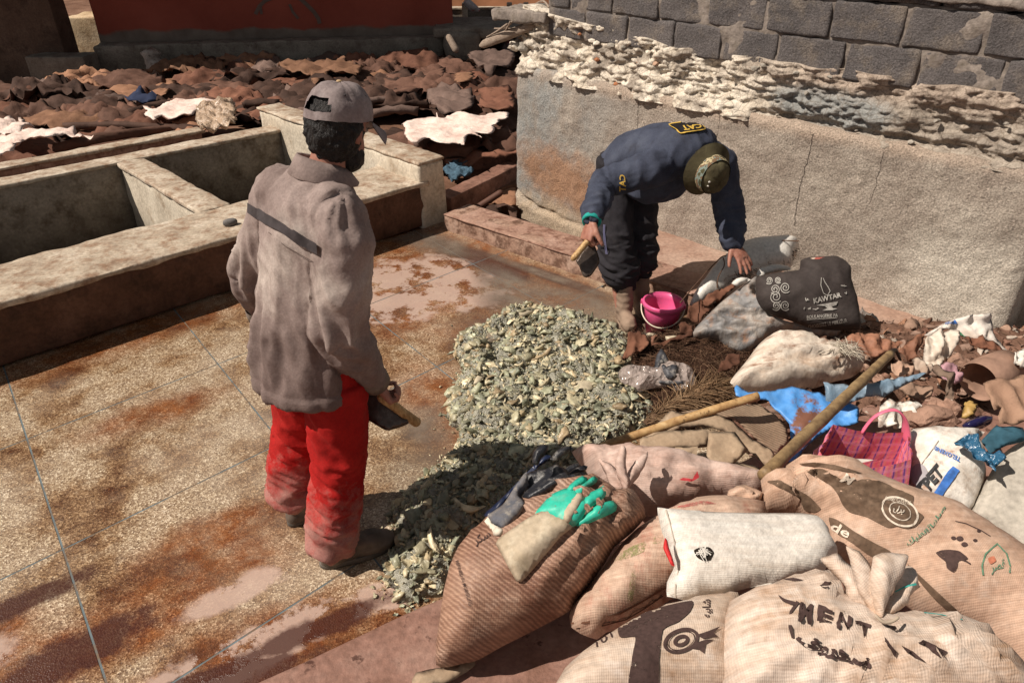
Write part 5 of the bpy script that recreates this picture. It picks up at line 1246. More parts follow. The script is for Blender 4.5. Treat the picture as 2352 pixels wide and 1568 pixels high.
def proto_lump(seed, sq, bend):
    bm = bmesh.new(); bmesh.ops.create_icosphere(bm, subdivisions=2, radius=.5); V = []
    for v in bm.verts:
        c = v.co * (1 + .75 * nz(v.co.x * 3 + seed * 5, v.co.y * 3, v.co.z * 3)); x, y, z = c.x * sq[0], c.y * sq[1], c.z * sq[2]
        V.append((x, y + bend * x * x * .5, z + bend * x * x * .5 + .12 * nz(x * 5, y * 5, seed)))
    T = np.array([[v.index for v in f.verts] for f in bm.faces]); bm.free(); return np.array(V), T
def heap_pts(o, n, seed, zmin=-1, up=.2):
    """points spread over the upward faces of a mesh"""
    me = o.data; co = np.empty(len(me.vertices) * 3, np.float32); me.vertices.foreach_get('co', co); co = co.reshape(-1, 3)
    T = np.array([p.vertices[:] for p in me.polygons]); a, b, c = co[T[:, 0]], co[T[:, 1]], co[T[:, 2]]; nn = np.cross(b - a, c - a); A = np.linalg.norm(nn, axis=1) / 2
    A = np.where(nn[:, 2] > up * A * 2, A, 0); r = np.random.default_rng(seed); i = r.choice(len(T), n, p=A / A.sum()); s = r.random((n, 2)); m = s.sum(1) > 1; s[m] = 1 - s[m]
    return a[i] + (b[i] - a[i]) * s[:, :1] + (c[i] - a[i]) * s[:, 1:]
def mk_col(name, rough=.5, spec=.4, bump=.4, bs=60, bd=.004, tint=None):
    m = MT(name, rough, spec); a = m.n('ShaderNodeVertexColor'); a.layer_name = 'Col'; v = m.coord('World')
    m.color(m.mix(1.0, a.outputs[0], m.ramp(m.noise(v, 40, 4), [(0.3, .7), (0.7, 1.2)]), 'MULTIPLY')); m.bump(m.noise(v, bs, 4), bump, bd); return m.m
M_flesh = mk_col('wet_flesh_scrapings', .34, .45, .6, 60, .008)
M_fleshb = simple('wet_flesh_base', (.25, .24, .19), .26, .5, .45, 26, 1.0, 45, .02, 'World')
pile_px = [(1048, 800), (1075, 775), (1140, 740), (1195, 712), (1250, 715), (1300, 730), (1380, 750), (1430, 770), (1450, 810), (1455, 880), (1500, 920), (1500, 965), (1430, 1015), (1380, 1040), (1340, 1080), (1250, 1130), (1160, 1200), (1110, 1240), (1060, 1310), (1015, 1365), (925, 1388), (890, 1340), (885, 1300), (920, 1240), (900, 1195), (950, 1120), (1010, 1080), (1060, 1010), (1030, 960), (1040, 900), (1065, 850)]
pile = pillow('flesh_scrapings', pile_px, G(1200, 950, 0), UP, .085, .0, .0115, M_fleshb, None, lambda x, y, d: .05 * fbm(x * 5, y * 5, 1, 3) * min(1, d / .08) + min(1, d / .03) * (.016 * (1 - abs(nz(x * 22 + nz(x * 9, y * 9) * 2, y * 30)) * 3) + .010 * (1 - abs(nz(x * 55, y * 42, 4)) * 3)), .6, .16, True, 2, 0, .03)
tag(pile, 'heap of wet grey-green flesh scrapings on the floor between the two men', 'scrapings', None, 'stuff')
lumps = [proto_lump(i, s_, b_) for i, (s_, b_) in enumerate((((1.3, .8, .45), .3), ((1.5, .6, .42), .5), ((1.2, .9, .4), -.4), ((1.6, .7, .35), -.6), ((1.7, .5, .4), .8), ((1.0, .85, .55), .2), ((1.4, .9, .32), .7), ((1.3, .6, .5), -.5), ((1.1, 1.0, .38), .4), ((1.4, .7, .5), -.8), ((1.2, .7, .5), .7)))]
protos = [proto_curl(1.2, .6, b, 7, i) for i, b in enumerate((.8, 1.6, 2.2, -1.2, .5, -.7, 1.1, 2.8))] + lumps
fcol = [(c[0] * 1.24, c[1] * 1.17, c[2] * 1.0) for c in [(.25, .245, .19), (.30, .29, .225), (.37, .35, .27), (.45, .42, .325), (.55, .50, .39), (.20, .20, .165), (.16, .165, .135), (.33, .32, .25), (.42, .36, .26), (.24, .265, .225), (.30, .24, .17), (.28, .30, .235), (.22, .24, .195), (.34, .355, .285)]]
fp = heap_pts(pile, 2100, 5); fp[:, 2] += .002
fs_ = heap_pts(pile, 6500, 6); scatter_mesh('fine_scrapings', lumps[:6] + protos[:3], fs_, None, lambda r: .008 + .010 * r.random(), fcol, M_flesh, pile, .6, 23)['kind'] = 'stuff'
scr = scatter_mesh('scraping_bits', protos, fp, None, lambda r: .016 + .048 * r.random() ** 2.0, fcol, M_flesh, pile, .36, 3); scr['kind'] = 'stuff'
rr_ = np.random.default_rng(17); pl = np.array([G(*q)[:2] for q in pile_px]); ed_ = []
for _ in range(420):
    i = rr_.integers(len(pl)); t = rr_.random(); p = pl[i] * (1 - t) + pl[(i + 1) % len(pl)] * t; d = (p - pl.mean(0)); d /= np.linalg.norm(d); ed_.append((*(p + d * rr_.exponential(.035)), .006))
scatter_mesh('stray_bits', protos, np.array(ed_), None, lambda r: .006 + .016 * r.random() ** 2, fcol, M_flesh, pile, .3, 13)['kind'] = 'stuff'
# a few that one can tell apart
M_fl1 = simple('pale_flesh_strip', (.50, .43, .31), .35, .5, .2, 30, .4, 40, .006)
for i, (q, sx, sy, rz, lab) in enumerate([((1128, 775), .085, .05, .9, 'smooth brown-grey scraping slab near the far edge of the heap'), ((1195, 722), .09, .03, .45, 'knobbly pale scraping at the very top edge of the heap'), ((1340, 885), .06, .05, .3, 'rounded green-grey scraping near the clear plastic bag'), ((1100, 870), .05, .02, 1.2, 'white hooked scraping on the left slope of the heap')]):
    c = G(*q, .09); bm_v, bm_t = proto_blob(21 + 2 * i, (1, 1, .55)); R = np.array(Matrix.Rotation(rz, 3, 'Z'))
    tag(fast_mesh('scraping', (bm_v * np.array([sx * 2, sy * 2, .05])) @ R.T + np.array(c), bm_t, M_fl1 if i != 0 else simple('brown_flesh', (.24, .19, .14), .35, .5), None), lab, 'scraping')
# ---- dry fibre heap
M_fib = mk_col('dry_brown_fibre', .9, .15, .2)
fib = pillow('fibre_heap', [(1440, 800), (1480, 785), (1560, 775), (1610, 745), (1700, 745), (1780, 790), (1740, 860), (1700, 900), (1640, 960), (1550, 1000), (1490, 975), (1460, 900), (1440, 830)], G(1590, 860, 0), UP, .13, 0, .04, simple('fibre_base', (.055, .028, .018), .95, .1, .4, 30, .8, 50, .02, 'World'), None, lambda x, y, d: .04 * fbm(x * 7, y * 7, 3, 3), .6, .2)
tag(fib, 'heap of dry dark brown plant fibre beside the pink bucket', 'fibre', None, 'stuff')
def strands(name, base, n, seed, L=(.03, .10), rad=.0012, cols=((.07, .035, .022), (.11, .06, .037), (.045, .024, .016), (.18, .11, .07)), bias=None, parent=None, mat=None, lift=.35):
    P = heap_pts(base, n, seed); r = np.random.default_rng(seed); V = []; T = []; C = []; k = 0
    for p in P:
        l = r.uniform(*L); d = r.normal(size=3); d[2] = abs(d[2]) * lift
        if bias is not None: d = d * .35 + np.array(bias)
        d /= np.linalg.norm(d); c = np.cross(d, [0, 0, 1.]); c /= np.linalg.norm(c) + 1e-9; up = np.cross(c, d); b = r.normal(0, .35); w = rad * r.uniform(.6, 1.7); col = cols[r.integers(len(cols))]
        for j in range(4):
            t = j / 3; q = p + d * l * t + c * b * l * t * t + np.array([0, 0, -.3 * l * t * t + .004]); ww = w * (1 - .5 * t)
            V += [q + c * ww, q - c * ww, q + up * ww * 1.5]; C += [(*col, 1)] * 3
        for j in range(3):
            a = k + 3 * j
            for x in range(3): y = (x + 1) % 3; T += [(a + x, a + y, a + 3 + y), (a + x, a + 3 + y, a + 3 + x)]
        k += 12
    o = fast_mesh(name, np.array(V), np.array(T), mat or M_fib, parent, True, np.array(C)); o['kind'] = 'stuff'; return o
strands('fibre_strands', fib, 5200, 4, parent=fib)
# a broom-like bundle of straight straws at the heap's near edge
straw = pillow('straw_bundle', px('T', (380, 1090), (520, 970), (700, 860), (900, 740), (1080, 760), (1100, 830), (900, 940), (650, 1020), (420, 1120)), G(*px('T', (750, 930))[0], .13), (0, -.3, .95), .03, .03, .03, simple('straw_base', (.12, .07, .04), .9), None, None, .6); tag(straw, 'bundle of straight brown straw beside the cardboard', 'straw')
strands('straw_strands', straw, 700, 8, (.08, .2), .0016, ((.24, .15, .085), (.17, .10, .055), (.30, .2, .12)), (.8, .45, .12), straw, None, .15)
# ---- mound of rubbish under everything at the right
mound = pillow('rubbish_mound', [(1690, 900), (1740, 800), (1900, 770), (2050, 770), (2250, 770), (2480, 830), (2500, 1050), (2250, 1090), (2000, 1080), (1850, 1100), (1690, 1020)], G(2000, 920, .02), UP, .20, 0, .05, simple('rubbish_earth', (.15, .085, .06), .95, .1, .4, 12, .8, 40, .02, 'World'), None, lambda x, y, d: .05 * fbm(x * 5, y * 5, 4, 3), .6, .35)
tag(mound, 'low mound of brown earth and scraps under the rubbish by the wall', 'earth', None, 'stuff')
rub_cols = [(.22, .12, .085), (.16, .08, .055), (.34, .22, .16), (.12, .065, .045), (.42, .35, .29), (.26, .17, .13), (.30, .16, .10)]
scatter_mesh('scraps', protos, heap_pts(mound, 1500, 12), None, lambda r: .015 + .06 * r.random() ** 2, rub_cols, mk_col('rubbish_scraps', .85, .2), mound, .5, 6)['kind'] = 'stuff'
strands('scrap_fibres', mound, 900, 9, (.03, .09), .0012, parent=mound)
# ================================================================ sacks in front
def sack(name, outline, z, ctr, n, front, mat, label, pleats=(), res=.022, amp=.012, fr=6, seed=0, prof=.5, R=None, back=None, group='stuffed sacks at the near edge', ridge=0, uvrot=0, cat='sack', parent=None, aniso=(1, 1), jag=0, on=None, rag=0):
    p0 = G(*ctr, z)
    if rag: o = pillow(name, outline, p0, n, .003, .003, res, mat, parent, None, 1, res, False, seed, uvrot, jag, crumple(rag, fr, seed, .7))
    else: o = pillow(name, outline, p0, n, front, back, res, mat, parent, make_wr(p0, n, amp, fr, seed, pleats, ridge, aniso), prof, R, True, seed, uvrot, jag, None, False, on)
    if label: tag(o, label, cat, group)
    return o
def D1(k, *p): return px(k, *p)[0]
M_sA = dirty('brown_striped_sack', (.40, .25, .175), (.20, .095, .06), (.50, .36, .28), 4, (.42, .62), .6, 46, (-.95, 26, 3.5, (.10, .04, .024), .8), .25, 30, spec=.35, scratch=0.62)
M_sB = dirty('tan_red_sack', (.52, .38, .29), (.27, .13, .08), (.36, .12, .09), 5, (.46, .62), .65, 46, None, .3, 30, streak=(1, .35, 1), scratch=1.45)
M_sD = dirty('printed_tan_sack', (.50, .345, .255), (.35, .20, .13), (.57, .45, .37), 5, (.48, .7), .65, 46, None, .3, 24, scratch=0.5)
M_sE = dirty('cream_woven_sack', (.56, .46, .385), (.40, .255, .165), (.64, .57, .51), 5, (.48, .66), .6, 42, None, .35, 24, scratch=0.9)
M_sF = dirty('tan_woven_sack', (.52, .42, .34), (.37, .235, .15), (.60, .52, .46), 6, (.48, .68), .65, 40, None, .25, 24, scratch=1.5)
M_sG = dirty('pinkish_sack', (.56, .42, .36), (.38, .23, .18), (.62, .50, .45), 5, (.46, .66), .65, 48, None, .4, 24, scratch=0.3)
M_sC = dirty('white_dusty_sack', (.66, .62, .57), (.56, .48, .40), (.50, .47, .44), 5, (.5, .75), .55, 56, None, .45, 20, .012, streak=(.5, 1, 1), scratch=0.05)
nA = Vector((-.1, -.55, .83))
sA = sack('sack', px('F', (72, 1455), (72, 1300), (95, 1150), (120, 970), (165, 800), (215, 690), (300, 590), (390, 520), (560, 420), (700, 330), (850, 265), (1000, 240), (1120, 255), (1230, 330), (1330, 330), (1400, 440), (1410, 505), (1330, 600), (1210, 700), (1150, 800), (1060, 930), (960, 1050), (920, 1110), (700, 1230), (500, 1330), (330, 1425), (250, 1440), (150, 1465)), .42, D1('F', (650, 800)), nA, .17, M_sA,
          'reddish brown striped sack with tied neck, two rubber gloves lying on it', [(D1('F', (1290, 330)), 30, .05, .5)], amp=.018, fr=5, seed=1, prof=.5, ridge=.006)
kA = Vector(nA)
def petals(parent, k, lst, z, ctr, mat, th=.014, amp=.010, step=.012):
    for i, (pts, n) in enumerate(lst):
        p0 = G(*ctr, z) + Vector(n).normalized() * step * i
        pillow('neck_fold', px(k, *pts), p0, n, th, th * .7, .008, mat, parent, make_wr(p0, n, amp, 12, 50 + i, [(D1(k, pts[0]), 9, .016, .22)], .006), .55, .03, True, 50 + i, .4 * i, .006)
petals(sA, 'F', [([(1290, 350), (1190, 330), (1150, 220), (1100, 130), (1180, 165), (1240, 220), (1280, 280)], (-.4, -.7, .6)), ([(1290, 350), (1270, 270), (1345, 150), (1425, 85), (1405, 185), (1340, 280)], (.4, -.7, .6)), ([(1285, 355), (1225, 250), (1215, 140), (1255, 45), (1282, 70), (1295, 190), (1310, 280)], (0, -.8, .6))], .56, D1('F', (1270, 240)), M_sG)
sG = sack('sack', px('H', (-30, 840), (150, 800), (300, 790), (470, 790), (620, 820), (900, 850), (1240, 950), (1500, 1000), (1790, 1060), (1790, 1180), (1740, 1310), (1300, 1330), (1000, 1390), (780, 1440), (600, 1440), (400, 1300), (150, 1080)), .38, D1('H', (1000, 1100)), (0, -.5, .87), .15, M_sG,
          'pale pinkish sack lying under the torn cardboard', [(D1('H', (430, 1150)), 18, .018, .35), (D1('H', (1650, 1230)), 14, .014, .22)], amp=.02, fr=7, seed=3, ridge=.014)
sack('neck_tuft', px('H', (1425, 1270), (1440, 1210), (1520, 1165), (1620, 1150), (1700, 1180), (1770, 1230), (1760, 1310), (1660, 1330), (1560, 1320), (1500, 1290)), .50, D1('H', (1600, 1240)), (0, -.6, .8), .03, M_sD, None, [(D1('H', (1720, 1260)), 9, .03, .2)], .010, .012, 11, 2, parent=sG, ridge=.012, jag=.006)
sB = sack('sack', px('K', (165, 990), (190, 900), (330, 730), (480, 535), (600, 380), (750, 235), (920, 125), (1050, 60), (1250, 5), (1450, 0), (1790, 50), (1830, 120), (1830, 400), (1500, 700), (1050, 840), (960, 900), (650, 1080), (480, 1130), (400, 1190), (260, 1140), (180, 1085)), .41, D1('K', (900, 500)), (0, -.45, .9), .17, M_sB,
          'tan sack with red and green smears half under the white sack', [], amp=.014, fr=6, seed=4, ridge=.007, aniso=(1.6, .6))
line_print('seam', px('K', (190, 1050), (330, 1035), (600, 960), (800, 850), (985, 740)), 4, bvh(sB), simple('seam_brown', (.16, .075, .045), .9), sB, .003)
line_print('seam', px('K', (230, 1090), (450, 1065), (650, 1010), (800, 920), (960, 810)), 3, bvh(sB), simple('seam_dark2', (.10, .05, .03), .9), sB, .003)
for k_, pts in enumerate([((580, 480), (650, 420), (820, 350), (800, 440), (660, 500), (560, 520)), ((700, 620), (740, 600), (730, 700), (700, 860), (660, 870), (670, 760)), ((890, 320), (950, 290), (950, 360), (880, 370))]):
    poly_print('green_smear', px('K', *pts), bvh(sB), ink('green_smear', (.24, .24, .10), .46, .62, 40), sB, 4, .0012)
poly_print('red_smear', px('K', (1060, 60), (1300, 5), (1420, 30), (1300, 40), (1150, 60)), bvh(sB), ink('red_smear', (.42, .13, .11), .44, .6, 40), sB, 4, .0012)
nD = (-.15, -.4, .9)
sD = sack('sack', px('N', (90, 690), (130, 640), (290, 640), (310, 560), (420, 520), (600, 525), (800, 555), (1000, 645), (1200, 735), (1400, 800), (1700, 900), (1880, 1010), (2100, 1160), (2352, 1310), (2600, 1470), 'L', (2650, 1000), (2700, 1500), (2350, 1560), (1950, 1150), (1500, 1000), (1200, 800), (1000, 700), (700, 560), (600, 300), (500, 180), 'N', (420, 990), (250, 965), (100, 955), (85, 880), (105, 780)), .50, D1('N', (1200, 1000)), nD, .17, M_sD,
          'large tan printed sack with brown bands and stamp in the near corner', [(D1('N', (110, 700)), 20, .045, .5)], amp=.016, fr=5, seed=5, ridge=.006)
sF = sack('sack', px('K', (-150, 1750), (50, 1563), (130, 1430), (280, 1290), (400, 1210), (550, 1110), (650, 1050), (900, 935), (1100, 880), (1220, 845), (1500, 815), (1640, 850), (1620, 1100), (1600, 1400), (1600, 1750), (1000, 1900), (300, 1900)), .48, D1('K', (900, 1350)), (0, -.3, .95), .15, M_sF,
          'tan woven sack with brown cross band and rosette at the bottom edge', [], amp=.010, fr=5, seed=6, prof=.55, ridge=.004)
sE = sack('sack', px('L', (-180, 870), (0, 780), (150, 730), (300, 690), (480, 640), (660, 640), (760, 760), (880, 900), (1060, 1000), (1200, 990), (1350, 955), (1600, 975), (1800, 1030), (2000, 1150), (2200, 1350), (2351, 1530), (2500, 1720), (1900, 1900), (1000, 1950), (300, 1900), (-150, 1800), (-260, 1400), (-240, 1050)), .60, D1('L', (900, 1300)), (-.08, -.3, .95), .15, M_sE,
          'cream woven sack lettered in dark brown with gathered tied neck', [(D1('L', (1080, 1025)), 30, .026, .75)], amp=.012, fr=5, seed=7, ridge=.003)
pE = G(*D1('L', (1060, 760)), .78)
petals(sE, 'L', [([(1085, 1040), (960, 940), (850, 860), (790, 700), (680, 600), (608, 505), (740, 450), (830, 530), (930, 640), (1010, 800), (1060, 940)], (-.35, -.6, .75)), ([(1085, 1040), (1130, 960), (1220, 800), (1330, 560), (1400, 600), (1430, 720), (1465, 745), (1360, 820), (1345, 890), (1250, 965), (1180, 1015)], (.35, -.55, .8)), ([(1085, 1040), (1000, 930), (900, 720), (860, 520), (830, 400), (930, 440), (1020, 540), (1090, 720), (1110, 920)], (-.15, -.7, .7)), ([(1090, 1040), (1055, 850), (1040, 640), (1060, 480), (1220, 442), (1358, 470), (1310, 620), (1230, 760), (1160, 920)], (.12, -.7, .7))], .74, D1('L', (1060, 760)), M_sE, .018)
tE = [o for o in bpy.data.objects if o.parent == sE and o.name.startswith('neck_fold')][1]
tube('tie_string', [(onp(*D1('L', q), pE, Vector((0, -.55, .83)).normalized()) + Vector((0, -.03, .035)), .004) for q in ((1000, 985), (1060, 1035), (1130, 1030), (1180, 1000))], simple('twine', (.42, .34, .26), .9), sE, 10, 6)
sC = sack('sack', px('K', (918, 62), (1010, 72), (1400, 98), (1800, 108), (2150, 108), 'L', (520, 118), (620, 180), (690, 300), (755, 450), (690, 500), (640, 600), (300, 700), (0, 745), 'K', (1900, 700), (1500, 795), (1150, 855), (1060, 832), (1000, 822), (1000, 700), (1050, 600), (1065, 560), (1010, 400), (960, 280), (935, 180)), .60, D1('K', (1600, 450)), (0, -.38, .92), .055, M_sC,
          'flat dusty white sack with frayed hole lying across the other sacks', [(D1('K', (1300, 450)), 12, .006, .12)], .02, .012, 6, 9, .45, .09, .05, ridge=.006, aniso=(.6, 1.5))
tC = bvh(sC)
line_print('hem_seam', px('K', (990, 80), (1030, 200), (1060, 330), (1090, 480), (1100, 600), (1075, 720), (1070, 825)), 2.2, tC, simple('seam_grey', (.42, .37, .31), .9), sC, .002)
sack('red_tag', px('K', (985, 318), (1003, 340), (1020, 410), (1045, 480), (1066, 560), (1035, 552), (1000, 480), (968, 405)), .645, D1('K', (1010, 440)), (0, -.38, .92), .004, simple('red_tag', (.5, .025, .025), .6), None, [], .006, .003, 20, 3, R=.006, parent=sC)
poly_print('torn_hole', px('K', (1230, 430), (1290, 400), (1370, 405), (1400, 450), (1370, 510), (1310, 515), (1260, 490)), tC, simple('dark_hole', (.02, .015, .012), .95, .1), sC, 3, .0012)
r5 = random.Random(5)
for i in range(22):
    a = r5.uniform(0, 6.28); c_ = (1312, 455); q = (c_[0] + math.cos(a) * r5.uniform(10, 60), c_[1] + math.sin(a) * r5.uniform(8, 45)); b = a + r5.uniform(1.8, 4.0); q2_ = (c_[0] + math.cos(b) * r5.uniform(30, 100), c_[1] + math.sin(b) * r5.uniform(20, 70))
    line_print('frayed_thread', px('K', q, ((q[0] + q2_[0]) / 2 + r5.uniform(-8, 8), (q[1] + q2_[1]) / 2), q2_), 1.4, tC, M_sC, sC, .003 + i * .0001)
# ---- prints on the sacks
M_prB = ink('brown_print', (.125, .082, .055), .30, .40); M_prK = ink('dark_brown_print', (.06, .036, .032), .33, .42); M_prG = ink('green_print', (.10, .20, .13)); M_prW = ink('pale_print', (.60, .52, .43), .36, .44); M_prR = ink('red_print', (.42, .15, .09))
tD, tF, tEb, tA = bvh(sD), bvh(sF), bvh(sE), bvh(sA)
poly_print('brown_patch', px('N', (480, 600), (620, 590), (720, 640), (840, 700), (960, 680), (1100, 690), (1260, 760), (1400, 820), (1395, 880), (1430, 950), (1490, 1000), (1420, 1080), (1340, 1100), (1260, 1080), (1180, 1090), (1000, 1000), (860, 960), (800, 900), (750, 800), (650, 700)), tD, M_prB, sD, 5, .002)
poly_print('brown_patch', px('N', (150, 700), (260, 690), (400, 760), (520, 830), (610, 930), (560, 960), (470, 940), (430, 850), (330, 780)), tD, M_prB, sD, 5, .002)
poly_print('brown_patch', px('N', (420, 545), (560, 530), (750, 560), (960, 630), (830, 620), (620, 575)), tD, M_prB, sD, 5, .002)
poly_print('brown_band', px('N', (680, 1005), (760, 1030), (900, 1130), (1060, 1220), (1210, 1300), (1060, 1345), (900, 1240), (760, 1150), (700, 1090)), tD, M_prB, sD, 5, .002)
poly_print('brown_band', px('L', (1350, 540), (1500, 680), (1650, 820), (1960, 1110), (1860, 1070), (1600, 860), (1420, 650)), tD, M_prB, sD, 5, .002)
text_print('lettering', 'de', px('N', (690, 1110), (840, 1190), (880, 1120), (730, 1040)), tD, M_prW, sD, .02, 0, .0035)
text_print('lettering', 'M', px('N', (770, 690), (850, 720), (910, 660), (830, 630)), tD, M_prW, sD, .03, 0, .0035)
for rx, ry, w in ((175, 120, 3), (165, 112, 2), (100, 70, 2.4)):
    line_print('stamp_ring', [D1('N', (1285 + rx * math.cos(t) * .86 - ry * math.sin(t) * .25, 955 + ry * math.sin(t) * .9 + rx * math.cos(t) * .38)) for t in np.linspace(0, 6.2, 46)], w * .9, tD, M_prW, sD, .0035, True)
text_print('lettering', 'BEURRE GARANTIE', px('N', (1150, 860), (1370, 900), (1380, 870), (1165, 828)), tD, M_prW, sD, 0, 0, .0038)
text_print('lettering', '\ufedd\ufeae\ufe91', px('N', (1215, 960), (1310, 990), (1330, 930), (1240, 900)), tD, M_prW, sD, .02, 0, .0038)
text_print('lettering', '\ufeda\ufef4\ufec4\ufecc\ufe97', px('N', (1360, 1262), (1560, 1120), (1530, 1060), (1330, 1205)), tD, M_prG, sD, .02, 0, .003)
text_print('lettering', '\ufe8e\ufeec\ufee0\ufebb', px('N', (1570, 1110), (1690, 930), (1650, 905), (1535, 1070)), tD, M_prG, sD, .02, 0, .003)
poly_print('fruit_print', px('L', (1595, 450), (1640, 430), (1720, 425), (1800, 440), (1870, 500), (1790, 520), (1780, 570), (1745, 615), (1690, 580), (1680, 530), (1620, 480)), tD, M_prK, sD, 4, .002)
line_print('fruit_print', px('L', (1780, 500), (1850, 520), (1890, 545)), 3, tD, M_prK, sD, .002)
for c_ in ((1745, 325, 16), (1800, 330, 22), (1840, 380, 20), (1930, 345, 14), (1960, 265, 12)): poly_print('fruit_print', [D1('L', (c_[0] + c_[2] * math.cos(t) * 1.4, c_[1] + c_[2] * math.sin(t))) for t in np.linspace(0, 5.6, 9)], tD, M_prK, sD, 3, .002)
line_print('leaf_print', px('L', (1760, 180), (1850, 200), (1980, 260), (2060, 310)), 1.6, tD, M_prK, sD, .002)
line_print('arch_print', px('L', (2000, 640), (1990, 560), (2020, 460), (2120, 375), (2200, 460), (2230, 560), (2225, 620)), 4, tD, M_prG, sD, .002)
text_print('lettering', '\ufeae\ufebc\ufed7', px('L', (2070, 640), (2190, 600), (2180, 500), (2060, 540)), tD, M_prG, sD, .02, 0, .002)
poly_print('red_mark', px('L', (2040, 500), (2090, 480), (2110, 520), (2060, 550)), tD, M_prR, sD, 3, .002)
# the cross band, rosette and script of the tan sack
poly_print('brown_band', px('K', (600, 1070), (900, 930), (1215, 862), (1200, 950), (1100, 1040), (965, 1110), (930, 1350), (910, 1600), (675, 1600), (700, 1350), (730, 1175), (600, 1175)), tF, M_prK, sF, 5, .002)
def ros(c, rx, ry, a, t): return D1('K', (c[0] + rx * math.cos(t) * math.cos(a) - ry * math.sin(t) * math.sin(a), c[1] + rx * math.cos(t) * math.sin(a) + ry * math.sin(t) * math.cos(a)))
for rx, w in ((145, 7), (118, 2), (55, 8)): line_print('rosette_ring', [ros((1120, 1200), rx, rx * .62, -.35, t) for t in np.linspace(0, 6.2, 40)], w, tF, M_prK, sF, .002, True)
poly_print('rosette_ribbon', px('K', (1250, 1150), (1320, 1130), (1450, 1078), (1400, 1135), (1432, 1165), (1310, 1185)), tF, M_prK, sF, 4, .002, False)
poly_print('rosette_ribbon', px('K', (1195, 1265), (1260, 1215), (1330, 1190), (1400, 1190), (1330, 1230), (1315, 1308), (1270, 1275)), tF, M_prK, sF, 4, .002, False)
text_print('lettering', '\ufeea\ufef4\ufe91\ufe8e\ufeb7', px('K', (1390, 1005), (1390, 850), (1300, 850), (1300, 1005)), tF, M_prK, sF, .02, 0, .002)
text_print('lettering', '101', px('K', (400, 1260), (540, 1170), (520, 1120), (390, 1200)), tF, M_prK, sF, 0, 0, .002)
# the lettered cream sack
for ch, q in (('M', ((405, 1030), (520, 1065), (540, 900), (430, 870))), ('E', ((565, 1030), (700, 1065), (712, 940), (590, 900))), ('N', ((740, 1090), (850, 1115), (880, 1000), (765, 950))), ('T', ((940, 1165), (1010, 1190), (1045, 1070), (900, 1025)))):
    text_print('lettering', ch, px('L', *q), tEb, M_prK, sE, .05, 0, .003)
text_print('lettering', '\ufed1\ufeed\ufeae\ufea8\ufebf', px('L', (380, 1240), (1030, 1510), (1060, 1340), (420, 1130)), tEb, M_prK, sE, .05, 0, .003)
line_print('print_border', px('L', (410, 870), (350, 960), (340, 1080), (370, 1190)), 6, tEb, M_prK, sE, .0028)
poly_print('print_border', px('L', (245, 820), (300, 850), (400, 880), (380, 905), (280, 870)), tEb, M_prK, sE, 4, .0028)
for q in (((280, 680), (380, 668), (470, 690), (380, 695)), ((600, 735), (640, 690), (700, 705), (660, 745)), ((1440, 1215), (1490, 1205), (1690, 1300), (1640, 1345), (1560, 1290)), ((1150, 1170), (1250, 1290), (1240, 1340), (1170, 1250)), ((1140, 1075), (1260, 1080), (1240, 1115)), ((1290, 1235), (1370, 1330), (1500, 1380), (1400, 1290))): poly_print('print_fragment', px('L', *q), tEb, M_prK, sE, 4, .0028, False)
line_print('teal_thread', px('L', (1360, 950), (1500, 970), (1650, 990), (1820, 1030)), 2, tEb, simple('teal_thread', (.05, .34, .30), .8), sE, .003)
line_print('teal_thread', px('L', (1250, 790), (1330, 745), (1420, 715)), 3, bvh(tE), simple('teal_thread2', (.05, .34, .30), .8), sE, .003)
text_print('lettering', 'REFINED IN MOROCCO', px('F', (196, 790), (283, 1075), (300, 1065), (214, 780)), tA, M_prK, sA, .01, 0, .002)
text_print('lettering', '\ufeae\ufedc\ufeb3', px('F', (330, 700), (430, 640), (400, 590), (300, 640)), tA, M_prK, sA, .01, 0, .002)
# ---- gloves on the brown sack
M_gcuff = dirty('dusty_glove_cuff', (.46, .38, .28), (.36, .29, .20), (.52, .45, .34), 9, (.45, .65), .85, 0, None, .5, 40, .004)
M_ggreen = dirty('green_rubber', (.03, .46, .33), (.30, .36, .25), (.10, .36, .26), 8, (.56, .68), .45, 0, None, .3, 90, .002)
M_gblk = dirty('black_rubber', (.018, .019, .024), (.05, .05, .055), (.26, .25, .235), 12, (.5, .7), .35, 0, None, .6, 120, .003)
M_gbcuff = dirty('grey_blue_cuff', (.10, .105, .125), (.20, .18, .17), (.30, .27, .235), 14, (.42, .62), .8, 0, None, .6, 60, .004)
p0g = G(*D1('F', (650, 800)), .42) + nA.normalized() * .15
gg = empty('rubber_glove', p0g + nA * .2, 'green rubber glove with dusty beige cuff lying palm up on the striped sack', 'glove', 'work gloves')
onA = tA
def gl(name, pts, th, mat, par, on=onA, seed=0, lift=.0, res=.011):
    return pillow(name, px('F', *pts), p0g + nA.normalized() * lift, nA, th, th * .8, res, mat, par, make_wr(p0g, nA, .004, 22, seed), .55, None, True, seed, 0, 0, None, False, on)
gl('cuff', [(455, 680), (470, 650), (600, 560), (700, 500), (790, 470), (870, 520), (950, 560), (940, 590), (870, 645), (790, 740), (620, 925), (590, 925), (520, 800)], .018, M_gcuff, gg, seed=1)
gl('palm', [(705, 490), (720, 460), (800, 370), (890, 325), (950, 330), (1010, 380), (1040, 440), (1010, 520), (950, 580), (860, 560), (770, 500)], .015, M_ggreen, gg, seed=2, lift=.004)
